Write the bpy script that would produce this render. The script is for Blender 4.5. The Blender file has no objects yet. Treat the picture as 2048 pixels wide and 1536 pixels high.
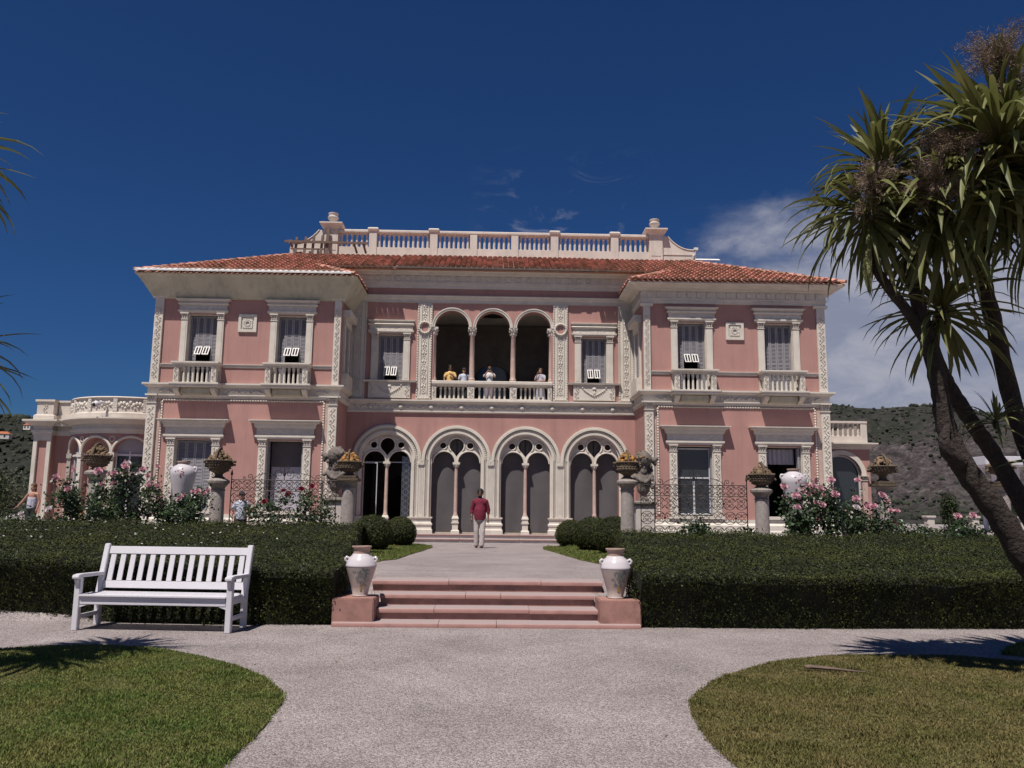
import bpy, bmesh, math, random
import numpy as np
from mathutils import Vector, Matrix, Quaternion, noise as mnoise
from mathutils.geometry import tessellate_polygon

random.seed(7)
rng = np.random.default_rng(7)
PI = math.pi
scene = bpy.context.scene
COL = scene.collection

# ------------------------------------------------------------------ camera, sky, sun, exposure
cam_data = bpy.data.cameras.new('camera')
cam_data.sensor_fit = 'HORIZONTAL'
cam_data.sensor_width = 36.0
cam_data.lens = 1641.0 / 2048.0 * 36.0
cam_data.clip_start = 0.1
cam_data.clip_end = 9000.0
camera = bpy.data.objects.new('camera', cam_data)
COL.objects.link(camera)
CAM_YAW, CAM_PITCH, CAM_ROLL = 0.0236, 0.1512, 0.0112
cam_rot = (Matrix.Rotation(-CAM_YAW, 4, 'Z') @ Matrix.Rotation(PI / 2 + CAM_PITCH, 4, 'X') @ Matrix.Rotation(CAM_ROLL, 4, 'Z'))
camera.matrix_world = Matrix.Translation((0.03, 0.0, 1.5)) @ cam_rot
scene.camera = camera

SUN_DIR = Vector((0.24, 0.42, -1.0)).normalized()
SUN_ELEV = math.asin(-SUN_DIR.z)
SUN_AZ = math.atan2(-SUN_DIR.x, -SUN_DIR.y)
sun_data = bpy.data.lights.new('sun', 'SUN')
sun_data.energy = 5.0
sun_data.angle = math.radians(0.53)
sun_data.color = (1.0, 0.95, 0.88)
sun = bpy.data.objects.new('sun', sun_data)
COL.objects.link(sun)
sun.location = (-12, -21, 50)
sun.rotation_euler = SUN_DIR.to_track_quat('-Z', 'Y').to_euler()

world = bpy.data.worlds.new('World')
scene.world = world
world.use_nodes = True


def build_world():
    nt = world.node_tree
    N = nt.nodes
    L = nt.links
    N.clear()
    out = N.new('ShaderNodeOutputWorld')
    bg = N.new('ShaderNodeBackground')
    bg.inputs['Strength'].default_value = 0.052
    sky = N.new('ShaderNodeTexSky')
    sky.sky_type = 'NISHITA'
    sky.sun_disc = False
    sky.sun_elevation = SUN_ELEV
    sky.sun_rotation = SUN_AZ
    sky.altitude = 60
    sky.air_density = 1.0
    sky.dust_density = 0.3
    sky.ozone_density = 3.0
    tc = N.new('ShaderNodeTexCoord')
    sep = N.new('ShaderNodeSeparateXYZ')
    L.new(tc.outputs['Generated'], sep.inputs[0])

    def math_(op, a, b=None, clamp=False):
        n = N.new('ShaderNodeMath')
        n.operation = op
        n.use_clamp = clamp
        for i, v in enumerate((a, b)):
            if v is None:
                continue
            if isinstance(v, (int, float)):
                n.inputs[i].default_value = v
            else:
                L.new(v, n.inputs[i])
        return n.outputs[0]

    def sstep(v, a, b):
        n = N.new('ShaderNodeMapRange')
        n.interpolation_type = 'SMOOTHSTEP'
        n.inputs[1].default_value = a
        n.inputs[2].default_value = b
        L.new(v, n.inputs[0])
        return n.outputs[0]
    az = math_('ARCTAN2', sep.outputs[0], sep.outputs[1])
    el = math_('ARCSINE', sep.outputs[2])
    # stretched cloud coordinates
    mp = N.new('ShaderNodeMapping')
    mp.inputs['Scale'].default_value = (1.0, 1.0, 2.1)
    mp.inputs['Location'].default_value = (0.35, 0.1, 0.62)
    L.new(tc.outputs['Generated'], mp.inputs[0])

    def fbm(scale, detail, rough, dist=0.0):
        n = N.new('ShaderNodeTexNoise')
        n.inputs['Scale'].default_value = scale
        n.inputs['Detail'].default_value = detail
        n.inputs['Roughness'].default_value = rough
        n.inputs['Distortion'].default_value = dist
        L.new(mp.outputs[0], n.inputs['Vector'])
        return n.outputs[0]
    n1 = fbm(4.2, 10, 0.58, 0.3)
    n2 = fbm(9.0, 9, 0.62, 0.5)
    n3 = fbm(13.0, 8, 0.65, 1.2)
    # a bank of cloud low in the sky to the east, thinning upward
    bank = math_('MULTIPLY', sstep(az, 0.16, 0.38), math_('SUBTRACT', 1.0, sstep(el, 0.17, 0.43)))
    dens = math_('ADD', math_('MULTIPLY', bank, 0.92), math_('SUBTRACT', math_('MULTIPLY', n1, 1.1), 0.50))
    dens = math_('ADD', dens, math_('MULTIPLY', math_('SUBTRACT', n2, 0.5), 0.45))
    dens = sstep(dens, 0.26, 0.66)
    dens = math_('MULTIPLY', dens, sstep(bank, 0.0, 0.22))
    # thin wisps, here and there all round
    wz = math_('MULTIPLY', sstep(el, 0.20, 0.31), math_('SUBTRACT', 1.0, sstep(el, 0.36, 0.44)))
    low = N.new('ShaderNodeTexNoise')
    low.inputs['Scale'].default_value = 3.1
    low.inputs['Detail'].default_value = 1
    mp2 = N.new('ShaderNodeMapping')
    mp2.inputs['Location'].default_value = (0.0, 0.0, 0.0)
    L.new(tc.outputs['Generated'], mp2.inputs[0])
    L.new(mp2.outputs[0], low.inputs['Vector'])
    dz = math_('SUBTRACT', az, 0.085)
    spot = math_('SUBTRACT', 1.0, sstep(math_('ABSOLUTE', dz), 0.02, 0.13))
    wisp = math_('MULTIPLY', math_('MULTIPLY', wz, math_('ADD', math_('MULTIPLY', spot, 0.9), math_('MULTIPLY', sstep(low.outputs[0], 0.62, 0.75), 0.25))), sstep(n3, 0.50, 0.80))
    tot = math_('ADD', math_('MULTIPLY', dens, 0.90), math_('MULTIPLY', wisp, 0.85), clamp=True)
    shade = N.new('ShaderNodeMix')
    shade.data_type = 'RGBA'
    shade.inputs['A'].default_value = (4.4, 4.8, 6.4, 1)
    shade.inputs['B'].default_value = (7.4, 7.4, 8.4, 1)
    L.new(sstep(n2, 0.36, 0.70), shade.inputs['Factor'])
    mix = N.new('ShaderNodeMix')
    mix.data_type = 'RGBA'
    L.new(tot, mix.inputs['Factor'])
    # deep, polarised-looking Mediterranean blue over the whole dome
    tint = N.new('ShaderNodeMix')
    tint.data_type = 'RGBA'
    tint.blend_type = 'MULTIPLY'
    tint.inputs['Factor'].default_value = 1.0
    tint.inputs['B'].default_value = (0.205, 0.42, 0.755, 1)
    L.new(sky.outputs[0], tint.inputs['A'])
    L.new(tint.outputs['Result'], mix.inputs['A'])
    L.new(shade.outputs['Result'], mix.inputs['B'])
    L.new(mix.outputs['Result'], bg.inputs['Color'])
    L.new(bg.outputs[0], out.inputs['Surface'])


build_world()
vs = scene.view_settings
vs.view_transform = 'Standard'
vs.look = 'None'
vs.gamma = 1.0
vs.use_curve_mapping = False
vs.exposure = 0.15
scene.cycles.use_denoising = True
scene.cycles.use_adaptive_sampling = True
scene.cycles.adaptive_threshold = 0.02
scene.cycles.max_bounces = 4
scene.cycles.diffuse_bounces = 2
scene.cycles.transparent_max_bounces = 8

# ------------------------------------------------------------------ materials
MATS = {}


def mat(name, col, rough=0.75, var=0.12, scale=3.0, col2=None, bump=0.0, bscale=60.0, spec=0.3, island=0.0, grime=0.0,
        gscale=0.8, gcol=None, coat=0.0, trans=0.0, metal=0.0, streak=False, dust=None, bdist=0.02, btype='noise', detail=6.0):
    m = bpy.data.materials.new(name)
    m.use_nodes = True
    nt = m.node_tree
    N, L = nt.nodes, nt.links
    b = N['Principled BSDF']
    b.inputs['Roughness'].default_value = rough
    b.inputs['Specular IOR Level'].default_value = spec
    b.inputs['Metallic'].default_value = metal
    if coat:
        b.inputs['Coat Weight'].default_value = coat
        b.inputs['Coat Roughness'].default_value = 0.08
    if trans:
        b.inputs['Transmission Weight'].default_value = 0.0
    tc = N.new('ShaderNodeTexCoord')

    def noise(s, d=detail, r=0.6, vec=None):
        n = N.new('ShaderNodeTexNoise')
        n.inputs['Scale'].default_value = s
        n.inputs['Detail'].default_value = d
        n.inputs['Roughness'].default_value = r
        L.new(vec if vec is not None else tc.outputs['Object'], n.inputs['Vector'])
        return n.outputs[0]

    def mr(v, a, b_, c=0.0, d=1.0):
        n = N.new('ShaderNodeMapRange')
        n.inputs[1].default_value, n.inputs[2].default_value = a, b_
        n.inputs[3].default_value, n.inputs[4].default_value = c, d
        L.new(v, n.inputs[0])
        return n.outputs[0]

    def mixc(f, a, b_):
        n = N.new('ShaderNodeMix')
        n.data_type = 'RGBA'
        for key, v in (('A', a), ('B', b_)):
            if isinstance(v, tuple):
                n.inputs[key].default_value = (*v[:3], 1)
            else:
                L.new(v, n.inputs[key])
        if isinstance(f, float):
            n.inputs['Factor'].default_value = f
        else:
            L.new(f, n.inputs['Factor'])
        return n.outputs['Result']
    lo = tuple(c * (1 - var) for c in col)
    hi = tuple(min(1, c * (1 + var)) for c in col)
    if col2 is not None:
        lo, hi = col, col2
    f = mr(noise(scale), 0.3, 0.7)
    c = mixc(f, lo, hi)
    if island:
        g = N.new('ShaderNodeNewGeometry')
        h = N.new('ShaderNodeHueSaturation')
        L.new(mr(g.outputs['Random Per Island'], 0, 1, 1 - island, 1 + island), h.inputs['Value'])
        L.new(mr(g.outputs['Random Per Island'], 0, 1, 0.5 + 0.03 * island, 0.5 - 0.03 * island), h.inputs['Hue'])
        L.new(c, h.inputs['Color'])
        c = h.outputs[0]
    if grime:
        vec = None
        if streak:
            mp = N.new('ShaderNodeMapping')
            mp.inputs['Scale'].default_value = (3.0, 3.0, 0.25)
            L.new(tc.outputs['Object'], mp.inputs[0])
            vec = mp.outputs[0]
        gf = mr(noise(gscale, 8, 0.7, vec), 0.48, 0.75, 0.0, grime)
        c = mixc(gf, c, gcol if gcol else tuple(x * 0.35 for x in col))
    if dust:
        # pale grit lying on surfaces that face up
        gn = N.new('ShaderNodeNewGeometry')
        sz = N.new('ShaderNodeSeparateXYZ')
        L.new(gn.outputs['True Normal'], sz.inputs[0])
        c = mixc(mr(sz.outputs[2], 0.75, 0.97), c, dust)
    L.new(c, b.inputs['Base Color'])
    if bump:
        bn = N.new('ShaderNodeBump')
        bn.inputs['Strength'].default_value = bump
        bn.inputs['Distance'].default_value = bdist
        if btype == 'voronoi':
            v = N.new('ShaderNodeTexVoronoi')
            v.inputs['Scale'].default_value = bscale
            L.new(tc.outputs['Object'], v.inputs['Vector'])
            L.new(v.outputs['Distance'], bn.inputs['Height'])
        else:
            L.new(noise(bscale, 4, 0.6), bn.inputs['Height'])
        L.new(bn.outputs[0], b.inputs['Normal'])
    if trans:
        # thin leaf: part of the light passes through
        tr = N.new('ShaderNodeBsdfTranslucent')
        L.new(c, tr.inputs['Color'])
        ms = N.new('ShaderNodeMixShader')
        ms.inputs[0].default_value = trans
        o = N['Material Output']
        L.new(b.outputs[0], ms.inputs[1])
        L.new(tr.outputs[0], ms.inputs[2])
        L.new(ms.outputs[0], o.inputs['Surface'])
    MATS[name] = m
    return m


mat('pink_stucco', (0.418, 0.227, 0.198), 0.88, 0.08, 0.9, bump=0.25, bscale=45, bdist=0.01, grime=0.55, gscale=1.0, gcol=(0.28, 0.155, 0.14), streak=True)
mat('cream_stone', (0.625, 0.565, 0.495), 0.82, 0.07, 2.4, bump=0.3, bscale=38, bdist=0.012, grime=0.35, gscale=1.6, gcol=(0.33, 0.29, 0.22))
mat('cream_relief', (0.625, 0.565, 0.50), 0.82, 0.07, 3.0, bump=0.9, bscale=17, bdist=0.05, grime=0.4, gscale=5.0, gcol=(0.36, 0.31, 0.24))
mat('worn_plaster', (0.50, 0.46, 0.35), 0.9, 0.15, 1.2, bump=0.5, bscale=20, bdist=0.02, grime=0.6, gscale=1.3, gcol=(0.26, 0.24, 0.18), streak=True)
mat('white_parapet', (0.60, 0.53, 0.47), 0.85, 0.08, 2.0, bump=0.35, bscale=30, bdist=0.012, grime=0.35, gscale=1.0, gcol=(0.30, 0.25, 0.21), streak=True)
mat('tile_terracotta', (0.44, 0.225, 0.160), 0.85, 0.2, 5.0, island=0.4, bump=0.3, bscale=50, grime=0.4, gscale=2.5, gcol=(0.22, 0.11, 0.08))
mat('tile_white', (0.70, 0.68, 0.66), 0.85, 0.1, 4.0, island=0.1, grime=0.3, gscale=3.0)
mat('pink_marble', (0.33, 0.175, 0.145), 0.65, 0.16, 6.0, bump=0.15, bscale=70, grime=0.7, gscale=4.5, gcol=(0.13, 0.08, 0.07))
mat('step_tread', (0.33, 0.175, 0.155), 0.75, 0.15, 5.0, dust=(0.33, 0.262, 0.255), bump=0.25, bscale=80, grime=0.35, gscale=2.5, gcol=(0.25, 0.17, 0.15))
mat('pale_marble', (0.60, 0.53, 0.49), 0.6, 0.1, 3.0, grime=0.3, gscale=2.0)
mat('column_marble', (0.50, 0.36, 0.31), 0.45, 0.14, 5.0, bump=0.08, bscale=30, grime=0.25, gscale=6.0)
mat('grey_stone', (0.27, 0.235, 0.21), 0.9, 0.22, 9.0, bump=0.7, bscale=45, bdist=0.02, grime=0.5, gscale=4.0, gcol=(0.13, 0.11, 0.095))
mat('pitted_stone', (0.36, 0.31, 0.29), 0.92, 0.2, 14.0, bump=0.9, bscale=60, bdist=0.02, grime=0.5, gscale=3.0, gcol=(0.19, 0.16, 0.14))
mat('basket_stone', (0.135, 0.10, 0.07), 0.92, 0.3, 12.0, bump=0.8, bscale=40, bdist=0.03, grime=0.6, gscale=6.0, gcol=(0.07, 0.05, 0.035))
mat('fruit_ochre', (0.17, 0.115, 0.07), 0.9, 0.3, 9.0, island=0.35, bump=0.4, bscale=40, grime=0.5, gscale=5.0, gcol=(0.13, 0.10, 0.07))
mat('fruit_lichen', (0.32, 0.16, 0.05), 0.9, 0.3, 9.0, island=0.35, bump=0.4, bscale=40, grime=0.6, gscale=7.0, gcol=(0.25, 0.18, 0.12))
mat('statue_stone', (0.17, 0.142, 0.125), 0.9, 0.3, 7.0, bump=0.8, bscale=35, bdist=0.02, grime=0.7, gscale=5.0, gcol=(0.08, 0.065, 0.06))
mat('glazed_white', (0.56, 0.51, 0.53), 0.22, 0.05, 4.0, coat=0.6, grime=0.25, gscale=4.0, gcol=(0.5, 0.42, 0.40))
mat('raw_clay', (0.42, 0.29, 0.235), 0.85, 0.2, 7.0, bump=0.3, bscale=50)
mat('jar_lower', (0.44, 0.36, 0.33), 0.45, 0.12, 6.0, coat=0.2, grime=0.35, gscale=5.0)
mat('glaze_paint', (0.10, 0.17, 0.16), 0.5, 0.4, 30.0, col2=(0.30, 0.30, 0.26))
mat('glaze_paint_yellow', (0.42, 0.27, 0.06), 0.5, 0.3, 20.0)
mat('glaze_paint_pink', (0.34, 0.16, 0.17), 0.5, 0.3, 20.0)
mat('white_paint', (0.60, 0.575, 0.61), 0.45, 0.03, 4.0, spec=0.4, bump=0.05, bscale=40, grime=0.10, gscale=6.0, gcol=(0.55, 0.53, 0.52))
mat('shutter_paint', (0.27, 0.255, 0.275), 0.6, 0.08, 6.0, grime=0.2, gscale=3.0, streak=True)
mat('flap_white', (0.66, 0.63, 0.60), 0.5, 0.04)
mat('frame_grey', (0.52, 0.52, 0.54), 0.5, 0.06)
mat('screen_fabric', (0.098, 0.088, 0.092), 0.9, 0.10, 1.5, bump=0.15, bscale=300, grime=0.15, gscale=1.2, gcol=(0.15, 0.14, 0.14))
mat('blind_fabric', (0.36, 0.34, 0.38), 0.9, 0.08, 2.0)
mat('dark_interior', (0.16, 0.14, 0.13), 0.9, 0.2, 2.0)
mat('room_plaster', (0.60, 0.54, 0.47), 0.9, 0.1, 2.0)
mat('door_dark', (0.03, 0.025, 0.022), 0.7, 0.2)
mat('iron', (0.045, 0.032, 0.028), 0.6, 0.3, 20.0, metal=0.4, spec=0.4)
mat('steel', (0.5, 0.5, 0.52), 0.35, 0.1, metal=0.8)
mat('weathered_wood', (0.15, 0.105, 0.085), 0.9, 0.25, 10.0, bump=0.4, bscale=30)
mat('black_rubber', (0.02, 0.02, 0.02), 0.7, 0.1)
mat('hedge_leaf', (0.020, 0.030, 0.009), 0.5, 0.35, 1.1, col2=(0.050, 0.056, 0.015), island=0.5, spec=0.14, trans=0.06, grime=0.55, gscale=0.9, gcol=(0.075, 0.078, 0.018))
mat('hedge_core', (0.012, 0.013, 0.007), 0.95, 0.3, 8.0)  # near-black: shade in the gaps between leaves is put into this colour
mat('rose_leaf', (0.028, 0.050, 0.018), 0.4, 0.3, 3.0, island=0.6, spec=0.4, trans=0.15)
mat('rose_stem', (0.075, 0.058, 0.03), 0.8, 0.2)
mat('petal_pink', (0.50, 0.20, 0.26), 0.7, 0.2, 14.0, col2=(0.62, 0.40, 0.44), island=0.15, trans=0.2)
mat('petal_red', (0.20, 0.012, 0.035), 0.7, 0.2, 14.0, island=0.2, trans=0.2)
mat('petal_white', (0.62, 0.54, 0.55), 0.7, 0.05, 14.0, trans=0.2)
mat('grass_blade', (0.105, 0.112, 0.030), 0.6, 0.35, 1.6, col2=(0.215, 0.168, 0.070), island=0.45, spec=0.2, trans=0.2)
mat('grass_fresh', (0.088, 0.142, 0.030), 0.6, 0.35, 1.6, col2=(0.195, 0.190, 0.060), island=0.4, spec=0.2, trans=0.2)
mat('lawn_soil', (0.10, 0.10, 0.035), 0.95, 0.3, 3.0, col2=(0.17, 0.135, 0.06), bump=0.8, bscale=90)
mat('cordyline_leaf', (0.095, 0.115, 0.032), 0.5, 0.3, 2.0, col2=(0.175, 0.165, 0.060), island=0.3, spec=0.3, trans=0.25)
mat('cordyline_dry', (0.16, 0.12, 0.06), 0.8, 0.3, 4.0, island=0.3, trans=0.15)
mat('panicle', (0.21, 0.155, 0.11), 0.9, 0.3, 6.0, island=0.5, trans=0.1)
mat('bark', (0.045, 0.034, 0.029), 0.95, 0.35, 14.0, bump=1.0, bscale=26, bdist=0.05, grime=0.5, gscale=5, gcol=(0.03, 0.024, 0.02))  # crown shade on the trunks is worked into this darkened bark colour
mat('skin_dark', (0.22, 0.115, 0.08), 0.6, 0.06, 8.0)
mat('skin_light', (0.42, 0.22, 0.16), 0.6, 0.06, 8.0)
mat('hair_black', (0.012, 0.010, 0.009), 0.6, 0.2, 30.0)
mat('hair_brown', (0.10, 0.055, 0.03), 0.6, 0.2, 30.0)
mat('shirt_burgundy', (0.16, 0.018, 0.038), 0.85, 0.12, 12.0, bump=0.5, bscale=14, bdist=0.03)
mat('trousers_pale', (0.46, 0.40, 0.38), 0.85, 0.08, 9.0, bump=0.5, bscale=12, bdist=0.03)
mat('cloth_yellow', (0.62, 0.40, 0.16), 0.85, 0.1)
mat('cloth_white', (0.60, 0.58, 0.60), 0.85, 0.05)
mat('cloth_paleblue', (0.48, 0.50, 0.58), 0.85, 0.06)
mat('cloth_lilac', (0.30, 0.25, 0.30), 0.85, 0.1)
mat('cloth_dark', (0.03, 0.03, 0.035), 0.85, 0.1)
mat('cloth_print', (0.16, 0.19, 0.30), 0.85, 0.4, 22.0, col2=(0.62, 0.55, 0.58))
mat('leather_brown', (0.05, 0.02, 0.02), 0.5, 0.1)
mat('far_rock', (0.16, 0.135, 0.125), 0.95, 0.2, 0.03)
mat('scrub', (0.026, 0.031, 0.019), 0.9, 0.3, 0.02, island=0.5)
mat('shrub_leaf', (0.026, 0.040, 0.014), 0.7, 0.3, 1.0, island=0.5, spec=0.15, trans=0.1)
mat('olive_leaf', (0.075, 0.085, 0.055), 0.7, 0.3, 1.0, island=0.5, spec=0.15, trans=0.1)
mat('far_roof', (0.36, 0.12, 0.06), 0.9, 0.1)
mat('far_wall', (0.6, 0.55, 0.5), 0.9, 0.1)
mat('wicker', (0.40, 0.28, 0.16), 0.8, 0.2, 20.0)


def gravel_material():
    m = bpy.data.materials.new('gravel_path')
    m.use_nodes = True
    N, L = m.node_tree.nodes, m.node_tree.links
    b = N['Principled BSDF']
    b.inputs['Roughness'].default_value = 0.92
    b.inputs['Specular IOR Level'].default_value = 0.2
    tc = N.new('ShaderNodeTexCoord')
    vo = N.new('ShaderNodeTexVoronoi')
    vo.inputs['Scale'].default_value = 105.0
    L.new(tc.outputs['Object'], vo.inputs['Vector'])
    ramp = N.new('ShaderNodeValToRGB')
    ramp.color_ramp.elements[0].position = 0.05
    ramp.color_ramp.elements[0].color = (0.15, 0.122, 0.118, 1)
    ramp.color_ramp.elements[1].position = 0.9
    ramp.color_ramp.elements[1].color = (0.415, 0.36, 0.35, 1)
    e = ramp.color_ramp.elements.new(0.5)
    e.color = (0.26, 0.222, 0.218, 1)
    sx = N.new('ShaderNodeSeparateColor')
    L.new(vo.outputs['Color'], sx.inputs[0])
    L.new(sx.outputs[0], ramp.inputs[0])
    n1 = N.new('ShaderNodeTexNoise')
    n1.inputs['Scale'].default_value = 0.9
    n1.inputs['Detail'].default_value = 8
    n1.inputs['Roughness'].default_value = 0.65
    L.new(tc.outputs['Object'], n1.inputs['Vector'])
    r2 = N.new('ShaderNodeMapRange')
    r2.inputs[1].default_value, r2.inputs[2].default_value = 0.3, 0.7
    r2.inputs[3].default_value, r2.inputs[4].default_value = 0.80, 1.24
    L.new(n1.outputs[0], r2.inputs[0])
    mul = N.new('ShaderNodeVectorMath')
    mul.operation = 'SCALE'
    L.new(ramp.outputs[0], mul.inputs[0])
    L.new(r2.outputs[0], mul.inputs['Scale'])
    L.new(mul.outputs[0], b.inputs['Base Color'])
    bn = N.new('ShaderNodeBump')
    bn.inputs['Strength'].default_value = 0.75
    bn.inputs['Distance'].default_value = 0.012
    inv = N.new('ShaderNodeMath')
    inv.operation = 'SUBTRACT'
    inv.inputs[0].default_value = 1.0
    L.new(vo.outputs['Distance'], inv.inputs[1])
    L.new(inv.outputs[0], bn.inputs['Height'])
    L.new(bn.outputs[0], b.inputs['Normal'])
    MATS['gravel_path'] = m


gravel_material()


def glass_material():
    m = bpy.data.materials.new('window_glass')
    m.use_nodes = True
    b = m.node_tree.nodes['Principled BSDF']
    b.inputs['Base Color'].default_value = (0.03, 0.035, 0.04, 1)
    b.inputs['Roughness'].default_value = 0.06
    b.inputs['Specular IOR Level'].default_value = 0.6
    MATS['window_glass'] = m


glass_material()


def hill_material():
    m = bpy.data.materials.new('hillside')
    m.use_nodes = True
    N, L = m.node_tree.nodes, m.node_tree.links
    b = N['Principled BSDF']
    b.inputs['Roughness'].default_value = 0.95
    b.inputs['Specular IOR Level'].default_value = 0.1
    tc = N.new('ShaderNodeTexCoord')

    def nz(s, d=9, r=0.65):
        n = N.new('ShaderNodeTexNoise')
        n.inputs['Scale'].default_value = s
        n.inputs['Detail'].default_value = d
        n.inputs['Roughness'].default_value = r
        L.new(tc.outputs['Object'], n.inputs['Vector'])
        return n.outputs[0]

    def rmp(v, p):
        r = N.new('ShaderNodeValToRGB')
        while len(r.color_ramp.elements) < len(p):
            r.color_ramp.elements.new(0.5)
        for e, (q, c) in zip(r.color_ramp.elements, p):
            e.position = q
            e.color = (*c, 1)
        L.new(v, r.inputs[0])
        return r.outputs[0]
    rock = rmp(nz(0.13, 10, 0.75), [(0.34, (0.014, 0.012, 0.012)), (0.5, (0.046, 0.038, 0.039)), (0.66, (0.11, 0.094, 0.092))])
    green = rmp(nz(0.11), [(0.3, (0.014, 0.016, 0.013)), (0.7, (0.036, 0.037, 0.030))])
    mx = N.new('ShaderNodeMix')
    mx.data_type = 'RGBA'
    at = N.new('ShaderNodeAttribute')
    at.attribute_name = 'rocky'
    ad = N.new('ShaderNodeMath')
    ad.operation = 'ADD'
    L.new(nz(0.035, 10, 0.7), ad.inputs[0])
    L.new(at.outputs['Fac'], ad.inputs[1])
    mr = N.new('ShaderNodeMapRange')
    mr.inputs[1].default_value, mr.inputs[2].default_value = 0.47, 0.76
    L.new(ad.outputs[0], mr.inputs[0])
    L.new(mr.outputs[0], mx.inputs['Factor'])
    L.new(green, mx.inputs['A'])
    L.new(rock, mx.inputs['B'])
    L.new(mx.outputs['Result'], b.inputs['Base Color'])
    MATS['hillside'] = m


hill_material()

# ------------------------------------------------------------------ mesh helpers
WM = {}


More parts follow.
